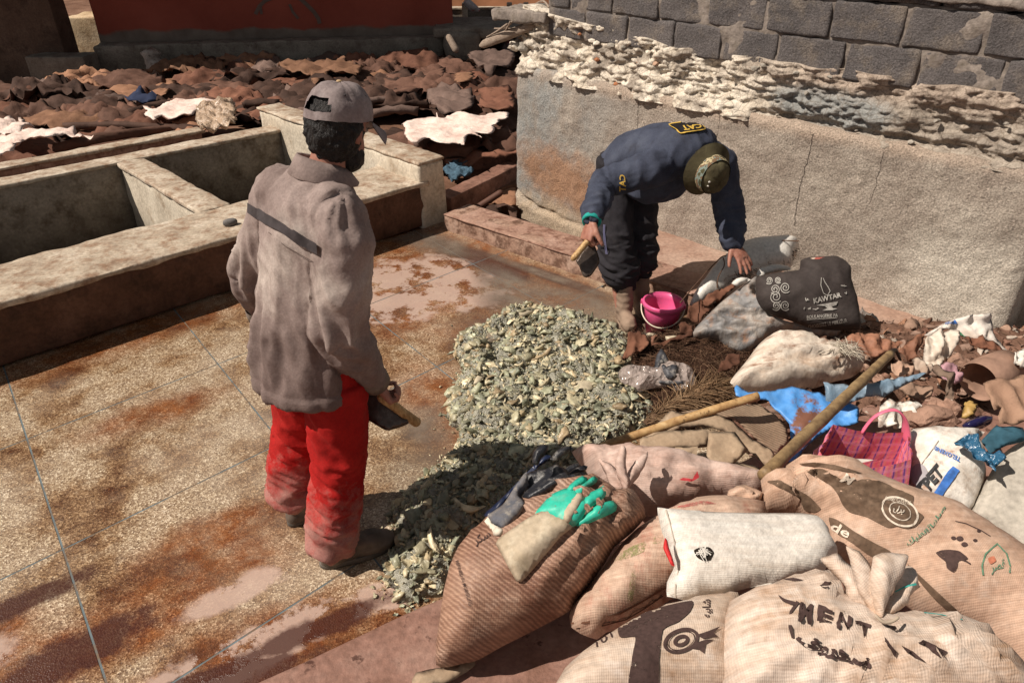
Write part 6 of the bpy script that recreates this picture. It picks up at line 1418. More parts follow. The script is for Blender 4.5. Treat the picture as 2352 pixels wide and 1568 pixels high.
for i, pts in enumerate([[(900, 330), (960, 255), (1005, 225), (1035, 238), (1030, 268), (965, 330), (930, 360)], [(955, 350), (1050, 242), (1085, 222), (1107, 240), (1095, 265), (1040, 310), (985, 375)], [(1010, 400), (1060, 345), (1120, 310), (1142, 298), (1160, 355), (1110, 415), (1040, 460), (1015, 440)], [(960, 560), (1010, 500), (1080, 445), (1150, 402), (1205, 385), (1228, 410), (1222, 450), (1130, 512), (1000, 565)]]):
    gl('finger', pts, .013, M_ggreen, gg, seed=4 + i, lift=.014)
gl('thumb', [(880, 470), (930, 400), (970, 350), (1005, 345), (1025, 375), (1010, 430), (960, 510), (910, 560), (880, 530)], .020, M_gcuff, gg, seed=9, lift=.022)
gb = empty('rubber_glove', p0g + nA * .2 + Vector((-.1, .1, 0)), 'black rubber glove with grey-blue cuff beside the green glove', 'glove', 'work gloves')
gl('cuff', [(385, 475), (430, 430), (520, 330), (600, 230), (640, 190), (650, 260), (600, 330), (640, 400), (600, 480), (530, 565), (500, 582), (430, 540), (395, 495)], .020, M_gbcuff, gb, seed=11, lift=.004)
gl('palm', [(600, 300), (640, 180), (700, 160), (760, 150), (830, 120), (900, 150), (930, 210), (870, 260), (800, 310), (740, 345), (650, 375), (610, 340)], .022, M_gblk, gb, seed=12, lift=.006)
for i, pts in enumerate([[(690, 170), (690, 100), (735, 50), (790, 48), (785, 85), (740, 140), (725, 180)], [(800, 140), (860, 70), (930, 55), (950, 75), (900, 100), (850, 150)], [(850, 150), (900, 95), (965, 70), (995, 90), (975, 115), (900, 165)], [(880, 190), (940, 130), (1010, 100), (1040, 108), (1030, 130), (960, 170), (910, 215)], [(880, 240), (950, 185), (1005, 155), (1022, 172), (985, 212), (910, 245)]]):
    gl('thumb' if i == 0 else 'finger', pts, .014, M_gblk, gb, seed=14 + i, lift=.008)
gl('white_sleeve', [(368, 515), (390, 488), (440, 550), (512, 595), (480, 632), (440, 625), (430, 595)], .010, simple('white_lining', (.62, .57, .47), .85), gb, seed=20, lift=-.002)
kn = pillow('knife', px('F', (345, 445), (365, 415), (470, 320), (590, 200), (700, 90), (760, 40), (792, 45), (770, 80), (640, 175), (520, 330), (430, 430), (385, 468)), p0g, nA, .010, .008, .012, simple('blue_handle', (.012, .02, .055), .4, .5), None, None, .6, None, True, 5, 0, 0, None, False, tA)
tag(kn, 'dark blue handled tool partly hidden under the black glove', 'tool')
# cardboard scrap at the step
M_card = dirty('cardboard', (.36, .265, .18), (.29, .205, .135), (.42, .32, .225), 7, (.45, .7), .9, 0, None, .35, 30, .006)
o = sack('cardboard', px('F', (-60, 1500), (150, 1455), (290, 1400), (328, 1425), (330, 1450), (150, 1570), (-80, 1600)), .215, D1('F', (150, 1490)), (0, 0, 1), .006, M_card, 'tan cardboard scrap under the foot of the striped sack', res=.02, amp=.006, fr=20, R=.01, group='cardboard pieces', cat='cardboard', jag=.006)
# ================================================================ the pink bucket
M_pk = MT('pink_plastic', .35, .5); M_pk.color((.72, .10, .26)); M_pk.b.inputs['Subsurface Weight'].default_value = .05; M_pk.bump(M_pk.noise(M_pk.coord('World'), 30, 3), .1, .003); M_pk = M_pk.m
bc = G(1516, 760, 0); bk = empty('bucket', bc, 'small pink plastic bucket at the feet of the bending man', 'bucket')
def lathe(prof, c, n=40, ax=UP):
    ax = Vector(ax).normalized(); a = ax.orthogonal().normalized(); b = ax.cross(a); V = []; Fc = []
    for r, z in prof:
        for i in range(n): t = 2 * math.pi * i / n; V.append(Vector(c) + ax * z + (a * math.cos(t) + b * math.sin(t)) * r)
    for j in range(len(prof) - 1):
        for i in range(n): k = j * n + i; k2 = j * n + (i + 1) % n; Fc.append((k, k2, k2 + n, k + n))
    return V, Fc
bh, br = .20, .112
mesh_obj('tub', *lathe([(.001, .012), (.078, .012), (.08, .004), (.086, .0), (br - .004, bh * .82), (br, bh), (br - .003, bh), (br - .008, bh * .82), (.080, .014), (.001, .013)], bc), M_pk, bk)
mesh_obj('rim_band', *lathe([(br - .002, bh - .030), (br + .007, bh - .028), (br + .010, bh - .002), (br + .006, bh + .003), (br - .002, bh + .002)], bc), M_pk, bk)
hx = Vector((.96, -.28, 0)).normalized(); hy = Vector((-.28, -.96, 0)).normalized()
for s_ in (-1, 1): box('lug', bc + hx * s_ * (br + .010) + UP * (bh - .022), hx * .008, hy * .014, UP * .016, M_pk, bk, .003)
tube('handle', [(bc + hx * (br + .014) * math.cos(t) + hy * (br + .020) * math.sin(t) + UP * (bh - .022 - .085 * math.sin(t)), .0038) for t in np.linspace(0, math.pi, 9)], simple('cream_plastic', (.66, .58, .46), .5), bk, 28, 8)
# ================================================================ sacks and bags by the wall
M_white = dirty('white_woven_sack', (.72, .69, .64), (.60, .55, .49), None, 6, (.5, .7), .6, 200, None, .4, 22, .01)
M_tarp = dirty('grey_dirty_tarpaulin', (.20, .195, .195), (.34, .30, .265), (.30, .175, .115), 7, (.44, .6), .5, 0, None, .7, 26, .015, .4)
M_black = dirty('dark_brown_cloth_bag', (.040, .031, .029), (.062, .050, .046), None, 5, (.45, .7), .8, 0, None, .35, 60, .004)
M_scrap = [mk_hide('scrap_brown', (.17, .075, .045), (.08, .033, .02)), mk_hide('scrap_rust', (.29, .14, .088), (.19, .088, .055), .6), mk_hide('scrap_tan', (.40, .27, .195), (.28, .175, .125), .8)]
fs = sack('fibre_sack', px('B', (135, 905), (200, 715), (330, 535), (440, 405), (520, 340), (640, 250), (800, 180), (1100, 150), (1250, 165), (1300, 205), (1250, 340), (1210, 440), (900, 560), (600, 700), (430, 800), (250, 900)), .25, D1('B', (560, 600)), (-.2, -.55, .8), .14, M_white, 'white sack of dark plant fibre under the hand of the bending man', [(D1('B', (480, 400)), 12, .012, .3)], amp=.012, fr=8, seed=31, group=None)
fo = sack('fibre_filling', px('B', (545, 480), (600, 370), (680, 300), (800, 240), (1000, 215), (1180, 225), (1225, 260), (1180, 370), (1000, 410), (880, 430), (850, 500), (720, 560), (600, 600), (560, 560)), .36, D1('B', (850, 400)), (-.1, -.45, .88), .03, simple('fibre_dark', (.028, .016, .011), .95, .1, .4, 30, .8, 50, .02, 'World'), None, amp=.02, fr=14, parent=fs)
strands('fibre_strands', fo, 900, 33, (.03, .11), .0016, parent=fs)
sack('grey_lining', px('B', (640, 270), (800, 175), (1000, 148), (1240, 158), (1290, 200), (1255, 330), (1180, 400), (1080, 400), (1190, 350), (1225, 245), (1100, 215), (900, 215), (760, 250), (690, 320)), .40, D1('B', (950, 220)), (0, -.75, .6), .012, simple('grey_lining', (.17, .16, .17), .7), None, amp=.012, fr=14, parent=fs, R=.02)
sack('white_flap', px('B', (850, 510), (900, 440), (1050, 405), (1190, 430), (1215, 465), (1000, 500), (860, 535)), .42, D1('B', (1020, 460)), (0, -.6, .75), .015, M_white, None, amp=.015, fr=20, parent=fs)
sack('white_flap', px('B', (590, 610), (640, 560), (720, 540), (790, 570), (740, 600), (640, 640)), .40, D1('B', (680, 590)), (0, -.6, .75), .015, M_white, None, amp=.012, fr=20, parent=fs)
for i, pts in enumerate([((20, 860), (150, 700), (320, 510), (440, 390), (490, 380)), ((400, 705), (410, 600), (470, 480), (460, 400)), ((760, 375), (900, 290), (1050, 225), (1230, 225))]):
    tube('stalk', [(G(*D1('B', q), .26 + .16 * (j / len(pts)) + (.1 if i == 2 else 0)) + Vector((0, -.06, .06)), .0035) for j, q in enumerate(pts)], simple('stalk_brown', (.10, .055, .035), .9), fs, 16, 5, .003)
tp = sack('tarpaulin', px('B', (165, 1150), (200, 1090), (300, 980), (500, 790), (750, 600), (850, 535), (900, 780), (960, 910), (1080, 1010), (1440, 1080), (1720, 1100), (1690, 1190), (1500, 1200), (1200, 1120), (1000, 1170), (850, 1290), (740, 1330), (650, 1335), (560, 1290), (450, 1210), (220, 1190)), .24, D1('B', (750, 950)), (-.1, -.6, .8), .055, M_tarp, 'crumpled dirty grey tarpaulin under the dark printed bag', [], .013, .02, 5, 32, .5, .05, ridge=.034, aniso=(.8, 1.8), group=None, cat='tarpaulin')
bag = sack('cloth_bag', px('B', (850, 548), (1000, 510), (1150, 485), (1300, 465), (1312, 370), (1400, 335), (1550, 328), (1680, 320), (1780, 370), (1840, 440), (1845, 560), (1900, 740), (1930, 900), (1945, 1080), (1870, 1092), (1700, 1100), (1430, 1080), (1200, 1000), (940, 905), (850, 770)), .40, D1('B', (1400, 750)), (-.1, -.85, .52), .085, M_black, 'dark brown cloth bag with pale bakery print and spirals beside the wall', [], .02, .012, 7, 34, .5, .12, ridge=.006, group=None, cat='bag')
tb = bvh(bag); M_bp = ink('faded_grey_print', (.36, .34, .31), .34, .44)
for (cx, cy, R_, d_) in ((985, 582, 38, 1), (1078, 578, 34, -1), (1045, 672, 52, 1), (1152, 655, 56, -1), (1055, 748, 64, -1), (1150, 838, 52, -1), (1060, 842, 46, 1), (950, 960, 34, 1)):
    line_print('spiral_print', [D1('B', (cx + d_ * R_ * (t / 15) * math.cos(t), cy + R_ * (t / 15) * math.sin(t) * 1.05)) for t in np.linspace(2.0, 15.0, 34)], 2.0, tb, M_bp, bag, .003)
text_print('lettering', 'KAWTAR', px('B', (1450, 822), (1742, 752), (1728, 702), (1442, 764)), tb, M_bp, bag, .04, 0, .003)
text_print('lettering', 'BOULANGERIE PA', px('B', (1378, 976), (1700, 958), (1700, 922), (1378, 942)), tb, M_bp, bag, .02, 0, .003)
line_print('underline', px('B', (1378, 985), (1540, 976), (1690, 966)), 1.4, tb, M_bp, bag, .003)
text_print('lettering', 'CHOISISSEZ LE MEILLEUR', px('B', (1395, 1078), (1800, 1012), (1792, 975), (1390, 1042)), tb, M_bp, bag, .0, 0, .003)
poly_print('kettle_print', px('B', (1478, 838), (1600, 815), (1700, 798), (1685, 835), (1630, 850), (1650, 870), (1695, 875), (1640, 890), (1535, 892), (1590, 868), (1560, 845)), tb, M_bp, bag, 3, .003, False)
line_print('tower_print', px('B', (1530, 550), (1522, 630), (1548, 710), (1590, 735), (1620, 690), (1600, 650), (1565, 600), (1548, 555)), 1.6, tb, M_bp, bag, .003)
for i in range(26):
    a = r5.uniform(3.4, 6.0); c_ = r5.choice(((1345, 880), (1400, 880), (1370, 790), (1770, 640), (1790, 720), (1470, 885))); l_ = r5.uniform(14, 42)
    line_print('palm_print', px('B', c_, (c_[0] + l_ * .6 * math.cos(a), c_[1] + l_ * .6 * math.sin(a)), (c_[0] + l_ * math.cos(a), c_[1] + l_ * math.sin(a) + 5)), 1.8, tb, M_bp, bag, .003)
sack('bag_opening', px('B', (1530, 480), (1560, 440), (1600, 360), (1690, 335), (1760, 400), (1770, 470), (1700, 540), (1600, 530)), .53, D1('B', (1650, 440)), (-.1, -.8, .6), .03, simple('bag_inside', (.018, .014, .013), .9), None, [], .015, .03, 18, 35, parent=bag, ridge=.02)
pk = sack('packet', px('B', (1352, 380), (1440, 338), (1560, 335), (1600, 345), (1590, 400), (1480, 430), (1380, 492), (1362, 440)), .56, D1('B', (1460, 400)), (0, -.8, .6), .02, None, 'red and blue printed packet poking out of the dark cloth bag', [], .015, .008, 20, 36, group=None, cat='packet')
_m = MT('printed_packet', .4, .5); _v = _m.coord('UV'); _m.color(_m.ramp(_m.voro(_v, 26, 'Color'), [(0.2, (.40, .10, .08)), (0.45, (.55, .42, .34)), (0.6, (.12, .25, .5)), (0.8, (.6, .2, .12))], 'CONSTANT')); pk.data.materials.append(_m.m)
M_dsack = dirty('dirty_white_cloth', (.66, .58, .49), (.42, .27, .17), (.25, .13, .08), 6, (.5, .72), .8, 180, None, .5, 22, .014, streak=(.6, 1.6, 1))
ws = sack('sack', px('T', (1165, 740), (1200, 680), (1300, 560), (1420, 400), (1500, 335), (1640, 298), (1800, 310), (1900, 350), (1960, 410), (2100, 440), (2240, 490), (2360, 560), (2330, 640), (2240, 700), (2100, 730), (1900, 795), (1700, 810), (1500, 830), (1330, 815), (1230, 785)), .30, D1('T', (1700, 580)), (0, -.5, .86), .13, M_dsack, 'dirty white cloth sack with brown creases behind the blue sheet', [(D1('T', (2300, 560)), 22, .03, .6)], .02, .02, 7, 37, ridge=.018, group=None, aniso=(.6, 1.7))
thread = sack('white_threads', px('R', (60, 610), (200, 600), (280, 650), (290, 700), (240, 720), (100, 640)), .42, D1('R', (190, 650)), (0, -.3, .95), .006, M_dsack, 'tangle of white threads on the edge of the dirty cloth sack', [], .02, .01, 20, 38, group=None, cat='thread')
strands('thread_strands', thread, 130, 39, (.04, .10), .0014, ((.62, .56, .46), (.5, .44, .36)), None, thread, None, .6)
# ================================================================ plastic bag with rubber piece, leather scraps near the fibre
M_clear = MT('wet_clear_plastic', .12, .6); M_clear.color((.55, .46, .42)); M_clear.b.inputs['Transmission Weight'].default_value = .35; M_clear.set(M_clear.b.inputs['Alpha'], .8); M_clear.bump(M_clear.voro(M_clear.coord('World'), 34), .9, .02); M_clear = M_clear.m
cp = sack('plastic_bag', px('T', (165, 650), (200, 600), (260, 578), (420, 592), (500, 600), (560, 560), (680, 545), (820, 605), (870, 740), (840, 838), (740, 845), (640, 800), (510, 785), (430, 800), (350, 822), (280, 770), (190, 740)), .16, D1('T', (500, 700)), (0, -.4, .9), .035, M_clear, 'clear crumpled plastic bag on the edge of the scrapings heap', [], .015, .022, 16, 41, ridge=.014, group=None, cat='bag')
M_rub = dirty('grey_black_rubber', (.030, .032, .040), (.10, .10, .11), (.40, .37, .33), 16, (.45, .65), .5, 0, None, .3, 50)
rg = empty('rubber_glove', G(*D1('T', (600, 640)), .18), 'dark inside-out rubber glove on the clear plastic bag', 'glove', 'work gloves')
for i, (pts, zz, th) in enumerate([(((488, 600), (505, 500), (548, 435), (590, 480), (620, 560), (560, 580), (540, 640), (560, 720), (530, 730), (495, 680)), .19, .014), (((520, 700), (560, 725), (640, 715), (760, 722), (755, 760), (620, 758), (530, 745)), .18, .012), (((560, 620), (610, 590), (650, 575), (700, 600), (690, 690), (640, 712), (590, 690)), .215, .02), (((550, 590), (570, 572), (600, 600), (590, 640), (565, 625)), .22, .01), (((650, 585), (690, 580), (700, 610), (670, 620)), .225, .01)]):
    sack('finger' if i > 2 else ('cuff' if i == 0 else 'palm'), px('T', *pts), zz, D1('T', pts[0]), (0, -.45, .88), th, M_rub, None, [], .010, .004, 25, 42 + i, parent=rg)
for i, (k, pts, z, mt, lab) in enumerate([('T', ((240, 330), (330, 300), (410, 330), (440, 440), (340, 490), (210, 555), (200, 520), (240, 430)), .13, 0, 'dark brown leather scrap standing between scrapings and fibre'), ('T', ((440, 440), (600, 390), (760, 320), (830, 300), (840, 340), (650, 400), (500, 440)), .16, 0, 'long dark leather strip below the grey tarpaulin'), ('T', ((440, 350), (490, 320), (510, 360), (450, 440)), .15, 1, 'little rust coloured leather piece near the bucket'),
                                  ('T', ((1050, 690), (1080, 570), (1150, 500), (1250, 500), (1260, 580), (1180, 650), (1100, 670)), .20, 0, 'folded brown leather piece against the dirty white sack'), ('B', ((30, 1050), (60, 1000), (120, 1000), (190, 1080), (150, 1170), (40, 1180)), .17, 0, 'curled dark leather piece next to the tarpaulin tip'), ('B', ((190, 850), (400, 850), (420, 880), (330, 960), (240, 1040), (120, 1000), (130, 900)), .2, 0, 'dark leather with red edge tucked behind the tarpaulin'), ('B', ((230, 830), (420, 700), (690, 610), (600, 700), (440, 830), (330, 870)), .27, 0, 'brown leather sheet between white sack and tarpaulin'),
                                  ('R', ((165, 550), (300, 510), (460, 488), (620, 580), (770, 620), (700, 690), (560, 750), (420, 790), (310, 660)), .34, 1, 'wet rust coloured hide piece in front of the dark cloth bag'), ('R', ((730, 700), (840, 590), (930, 530), (1005, 510), (990, 600), (940, 760), (830, 790)), .36, 1, 'rust leather piece folded next to the white carton'), ('R', ((640, 1080), (800, 990), (960, 1030), (1100, 1080), (1085, 1180), (900, 1210), (760, 1120)), .33, 2, 'tan curled leather piece on the rubbish'), ('R', ((660, 830), (760, 800), (890, 860), (880, 960), (740, 950), (670, 900)), .34, 2, 'pinkish leather lump near the pole tip'), ('R', ((1420, 560), (1600, 540), (1780, 620), (1860, 720), (1700, 700), (1500, 640)), .42, 0, 'brown wet plastic rag behind the rusty pot')]):
    o = sack('leather_scrap', px(k, *pts), z, tuple(np.mean(px(k, *pts), 0)), (r5.uniform(-.2, .2), -.4, .9), .004, M_scrap[mt], lab, [], .012, .02, 8, 60 + i, rag=.024, group='leather scraps', cat='leather', jag=.006)
# white bone-like scraping and dry crumbs by the bucket
for i, (q, z) in enumerate((((1545, 790 - 12), .14), ((1490, 770), .12))):
    v_, t_ = proto_blob(41 + 2 * i, (1.3, .6, .5)); tag(fast_mesh('scraping', v_ * .07 + np.array(G(*q, z)), t_, M_fl1, None), ('cream scraping lying on the fibre in front of the bucket', 'small cream scraping by the muddy boot')[i], 'scraping')
# ================================================================ cardboard, poles, blue sheet
def corr(k, ang, amp):
    c, s = math.cos(ang), math.sin(ang)
    return lambda x, y: amp * math.sin((x * c + y * s) * k) + .03 * fbm(x * 3, y * 3, 1, 2)
def card(pts, z, n, lab, co=None, seed=0, res=.018, k='H', mat=None, jag=.005, th=.003, curl=None):
    q = px(k, *pts); p0 = G(*np.mean(q, 0), z); f_ = corr(*co) if co else (lambda x, y: .02 * fbm(x * 5 + seed, y * 5, seed, 3))
    g_ = (lambda x, y: f_(x, y) + curl(x, y)) if curl else f_
    o = pillow('cardboard', q, p0, n, th, th, res, mat or M_card, None, None, 1, res * .8, False, seed, 0, jag, g_); tag(o, lab, 'cardboard', 'cardboard pieces'); return o
M_cardc = dirty('corrugated_board', (.33, .24, .165), (.28, .19, .125), None, 7, (.45, .7), .9, 0, (-1.2, 30, .3, (.16, .105, .07), 1.0), .2, 30, .004)
card([(1000, 470), (1200, 430), (1500, 390), (1740, 375), (1760, 395), (1820, 440), (1870, 465), (2000, 590), (2025, 740), (1890, 850), (1700, 720), (1500, 560), (1300, 520)], .40, (.05, -.35, .93), 'corrugated cardboard sheet with bare ridges beside the blue sheet', (10, 1.2, .001), 1, .014, 'H', M_cardc)
card([(620, 700), (860, 480), (905, 445), (1000, 485), (1300, 500), (1500, 560), (1700, 700), (1850, 800), (1985, 1020), (1910, 1052), (1760, 930), (1600, 760), (1420, 660), (1200, 600), (1000, 620), (800, 690)], .42, (0, -.35, .93), 'long folded strip of tan cardboard under the first pole', None, 2, curl=lambda x, y: -.35 * x * x)
card([(610, 740), (640, 700), (860, 645), (1050, 640), (1260, 640), (1270, 780), (1100, 800), (860, 812), (750, 800), (620, 812)], .46, (0, -.45, .88), 'tan cardboard flap lying highest over the pinkish sack', None, 3)
card([(1260, 640), (1500, 650), (1610, 830), (1550, 900), (1500, 950), (1310, 950), (1240, 860)], .47, (.05, -.45, .88), 'torn square of cardboard with curled lower edge', None, 4)
card([(1250, 960), (1400, 950), (1560, 940), (1700, 960), (1770, 1000), (1760, 1080), (1350, 1112), (1270, 1040)], .44, (0, -.4, .9), 'ridged cardboard piece under the torn square', (10, 1.0, .001), 5, .014, 'H', M_cardc)
card([(940, 800), (1160, 800), (1100, 880), (1010, 945), (960, 900)], .44, (0, -.5, .85), 'small triangular cardboard scrap on the pinkish sack', None, 6)
card([(1060, 880), (1160, 800), (1155, 1010), (1110, 1080), (1040, 1060)], .45, (0, -.5, .85), 'narrow cardboard strip with red printed end', None, 7)
poly_print('red_edge', px('H', (975, 1105), (1040, 1075), (1110, 1080), (1140, 1010), (1150, 1070), (1100, 1105), (1020, 1112)), bvh(sG), simple('red_card', (.5, .05, .06), .6), sG, 4, .01)
M_pole = MT('round_wood_pole', .55, .4); _v = M_pole.coord('World'); _c = M_pole.ramp(M_pole.noise(_v, 26, 6, .65), [(0.3, (.25, .13, .05)), (0.55, (.46, .29, .13)), (0.75, (.56, .40, .21))]); M_pole.color(M_pole.mix(M_pole.ramp(M_pole.noise(_v, 40, 4, .7), [(0.60, 0.0), (0.66, .8)]), _c, (.09, .045, .02))); M_pole.bump(M_pole.noise(_v, 50, 5), .3, .004); M_pole = M_pole.m
M_pole2 = MT('dark_wood_pole', .6, .35); _v = M_pole2.coord('World'); M_pole2.color(M_pole2.ramp(M_pole2.noise(M_pole2.mapping(_v, sc=(1, 1, 1)), 22, 7, .65), [(0.3, (.12, .075, .04)), (0.55, (.27, .18, .09)), (0.78, (.40, .29, .15))])); M_pole2.bump(M_pole2.noise(_v, 60, 5), .3, .004); M_pole2 = M_pole2.m
a, b = G(*D1('H', (190, 812)), .36), G(*D1('H', (1722, 312)), .52); a = a + (a - b) * .12
tag(tube('pole', [(a, .0165), (a.lerp(b, .5) + UP * .004, .0175), (b, .0165)], M_pole, None, 24, 14, .003, False), 'yellow wooden pole lying across the cardboard with scorched spots', 'pole', 'wooden poles')
a, b = G(1785, 1062, .52), G(2046, 812, .48); d_ = (b - a).normalized()
p2 = empty('pole', a, 'thicker brown wooden pole with iron tip across the blue sheet', 'pole', 'wooden poles')
tube('shaft', [(a - d_ * .1, .023), (a.lerp(b, .5), .0225), (b, .018)], M_pole2, p2, 24, 14, .003, False)
tube('iron_tip', [(b - d_ * .01, .012), (b + d_ * .05, .009), (b + d_ * .06 + Vector((.03, -.01, -.05)), .006)], simple('dark_iron', (.05, .035, .03), .6, .4, .3, 30, .3, 30, .004, 'Object', .6), p2, 8, 8)
_m = MT('blue_sheet', .45, .4); _v = _m.coord('UV'); _n = _m.ramp(_m.noise(_m.mapping(_v, loc=(.3, 0, 0)), 4.5, 9, .7), [(0.54, 0.0), (0.60, 1.0)]); _m.color(_m.mix(_n, _m.ramp(_m.noise(_v, 30, 5), [(0.3, (.06, .24, .60)), (0.7, (.12, .34, .72))]), (.19, .085, .055))); _m.bump(_m.noise(_v, 12, 5), .4, .02); M_blue = _m.m
sack('plastic_sheet', px('T', (1198, 800), (1215, 778), (1250, 785), (1330, 828), (1500, 830), (1700, 800), (1900, 840), (2100, 890), (2300, 980), (2300, 1120), (2050, 1180), (1930, 1250), (1850, 1320), (1740, 1455), (1640, 1465), (1640, 1380), (1700, 1300), (1690, 1120), (1500, 920), (1300, 900), (1205, 885)), .32, D1('T', (1750, 1000)), (0, -.32, .95), .012, M_blue, 'bright blue plastic sheet with brown dirt under the poles', [], .014, .012, 5, 71, group=None, cat='plastic sheet', rag=.014)
_m = MT('light_blue_sheet', .4, .4); _m.color(_m.ramp(_m.noise(_m.coord('UV'), 9, 6), [(0.35, (.14, .22, .30)), (0.6, (.26, .34, .42)), (0.75, (.5, .45, .38))])); _m.bump(_m.noise(_m.coord('UV'), 14, 5), .5, .02)
sack('plastic_sheet', px('R', (-40, 1010), (100, 1040), (300, 1040), (500, 1020), (800, 960), (1030, 922), (900, 1000), (700, 1100), (600, 1160), (400, 1170), (200, 1245), (0, 1190)), .40, D1('R', (450, 1080)), (0, -.5, .86), .012, _m.m, 'torn grey-blue plastic sheet behind the thicker pole', [], .014, .02, 7, 72, rag=.02, group=None, cat='plastic sheet')
# ================================================================ pink checked bag
def mk_plaid():
    m = MT('pink_checked_plastic', .35, .5); v = m.coord('UV'); s = m.n('ShaderNodeSeparateXYZ', {0: v})
    a = m.wave(v, 9, 1.5, 2, 1, dirn='X'); b = m.wave(v, 7, 1.0, 2, 1, dirn='Y')
    c = m.ramp(a, [(0.0, (.80, .16, .26)), (0.35, (.82, .24, .22)), (0.55, (.85, .34, .24)), (0.7, (.78, .16, .28)), (0.9, (.82, .24, .36)), (0.97, (.22, .08, .34))])
    c = m.mix(m.ramp(b, [(0.72, 0.0), (0.8, .55)]), c, (.85, .30, .45)); c = m.mix(m.ramp(m.noise(v, 5, 5), [(0.5, 0), (.7, .35)]), c, (.85, .45, .5))
    m.color(c); m.bump(m.wave(v, 200, .3, 1, 1), .3, .001); m.bump(m.noise(v, 22, 4), .5, .01); return m.m
M_plaid = mk_plaid()
pbg = empty('checked_bag', G(*D1('N', (1000, 560)), .3), 'pink checked plastic carrier bag standing open with raised handle', 'bag')
def panel(name, t0, t1, b1, b0, mat, parent, seed, amp=.012, n=18, m=12, dip=0.0):
    """one soft wall of a bag, with its own thickness"""
    nn = (t1 - t0).cross(b0 - t0).normalized(); V = []; Fc = []; uv = []; L = (t1 - t0).length; Hh = (b0 - t0).length
    for s_ in (0, 1):
        for i in range(n + 1):
            for j in range(m + 1):
                x, y = i / n, j / m; p = t0.lerp(t1, x).lerp(b0.lerp(b1, x), y); e = math.sin(math.pi * x) ** .5 * (.3 + .7 * y)
                h = amp * (fbm(x * 3 + seed, y * 3, seed, 3) + .6 * max(-.4, 1 - abs(nz(x * 5 + seed, y * 4, seed)) * 3)) * e
                V.append(p + nn * (h + s_ * .003) - UP * dip * math.sin(math.pi * x) * (1 - y)); uv.append((x * L, y * Hh))
    for s_ in (0, 1):
        for i in range(n):
            for j in range(m):
                k = s_ * (n + 1) * (m + 1) + i * (m + 1) + j; q = (k, k + m + 1, k + m + 2, k + 1); Fc.append(q if s_ else q[::-1])
    return mesh_obj(name, V, Fc, mat, parent, True, uv)
zt = .50; BL, BR, FR, FL = [G(*D1('N', q), z_) for q, z_ in (((715, 212), .52), ((1350, 275), .50), ((1384, 505), .50), ((590, 525), .50))]
def low(p, dx, dy, z=.22): return Vector((p.x + dx, p.y + dy, z))
lBL, lBR, lFR, lFL = low(BL, -.04, .02), low(BR, .02, .03), low(FR, .03, -.04), low(FL, -.12, -.03)
panel('back_panel', BL, BR, lBR, lBL, M_plaid, pbg, 1, .010, dip=.02); panel('side_panel', FL, BL, lBL, lFL, M_plaid, pbg, 2, .035, dip=.03)
panel('side_panel', BR, FR, lFR, lBR, M_plaid, pbg, 3, .015, dip=.0); panel('front_panel', FR, FL, lFL, lFR, M_plaid, pbg, 4, .012, dip=.04)
tube('handle', [(p, r_) for p, r_ in ((BL.lerp(BR, .42) - UP * .01, .014), (BL.lerp(BR, .50) + UP * .05, .010), (BL.lerp(BR, .64) + UP * .085, .010), (BL.lerp(BR, .80) + UP * .085, .012), (BL.lerp(BR, .93) + UP * .045, .018), (BR - UP * .02, .024))], M_plaid, pbg, 20, 10, .004, True, .4)
wp = sack('paper', px('N', (560, 520), (640, 480), (760, 488), (900, 500), (1060, 512), (900, 545), (700, 545)), .45, D1('N', (800, 515)), (0, -.6, .8), .012, simple('pale_paper', (.60, .56, .50), .8), 'pale paper inside the pink checked bag', [], .015, .008, 15, 77, group=None, cat='paper')
# ================================================================ white bag, blue plastic, concrete, leather flap, pot, carton
M_wb = dirty('white_printed_bag', (.70, .66, .60), (.50, .40, .31), (.36, .22, .15), 6, (.52, .72), .5, 0, None, .5, 20, .014)
wb = sack('sack', px('N', (1375, 310), (1400, 245), (1500, 232), (1620, 228), (1850, 238), (2015, 272), (1985, 315), (1940, 330), (2000, 450), (1990, 560), (2025, 660), (1960, 820), (1865, 1005), (1700, 950), (1400, 850), (1370, 600)), .40, D1('N', (1700, 600)), (-.1, -.5, .86), .09, M_wb, 'white plastic sack with black and blue lettering behind the printed tan sack', [], .02, .014, 7, 81, .5, .12, ridge=.008, group=None)
tw = bvh(wb); M_ink = simple('black_ink', (.02, .02, .022), .6); M_bink = simple('blue_ink', (.05, .16, .48), .6, .3, .4, 40)
line_print('fold_line', px('N', (1620, 345), (1560, 430), (1490, 530), (1380, 690)), 1.6, tw, simple('fold_shadow', (.30, .26, .22), .9), wb, .002)
poly_print('grey_disc', [D1('N', (1455 + 75 * math.cos(t), 640 + 95 * math.sin(t))) for t in np.linspace(0, 5.9, 14)], tw, simple('grey_ink', (.36, .34, .36), .7), wb, 4, .002)
text_print('lettering', 'TPET', px('N', (1490, 830), (1668, 630), (1600, 538), (1412, 762)), tw, M_ink, wb, .05, 0, .004)
text_print('lettering', 'TELOXENE', px('N', (1812, 492), (1592, 392), (1580, 425), (1795, 528)), tw, M_bink, wb, .02, 0, .003)
poly_print('blue_bar', px('N', (1690, 622), (1742, 566), (1796, 604), (1640, 832), (1602, 876), (1545, 845)), tw, M_bink, wb, 4, .003, False)
_m = MT('dark_blue_film', .2, .5); _m.color((.03, .11, .20)); _m.bump(_m.noise(_m.coord('World'), 20, 4), .8, .03); M_bfilm = _m.m
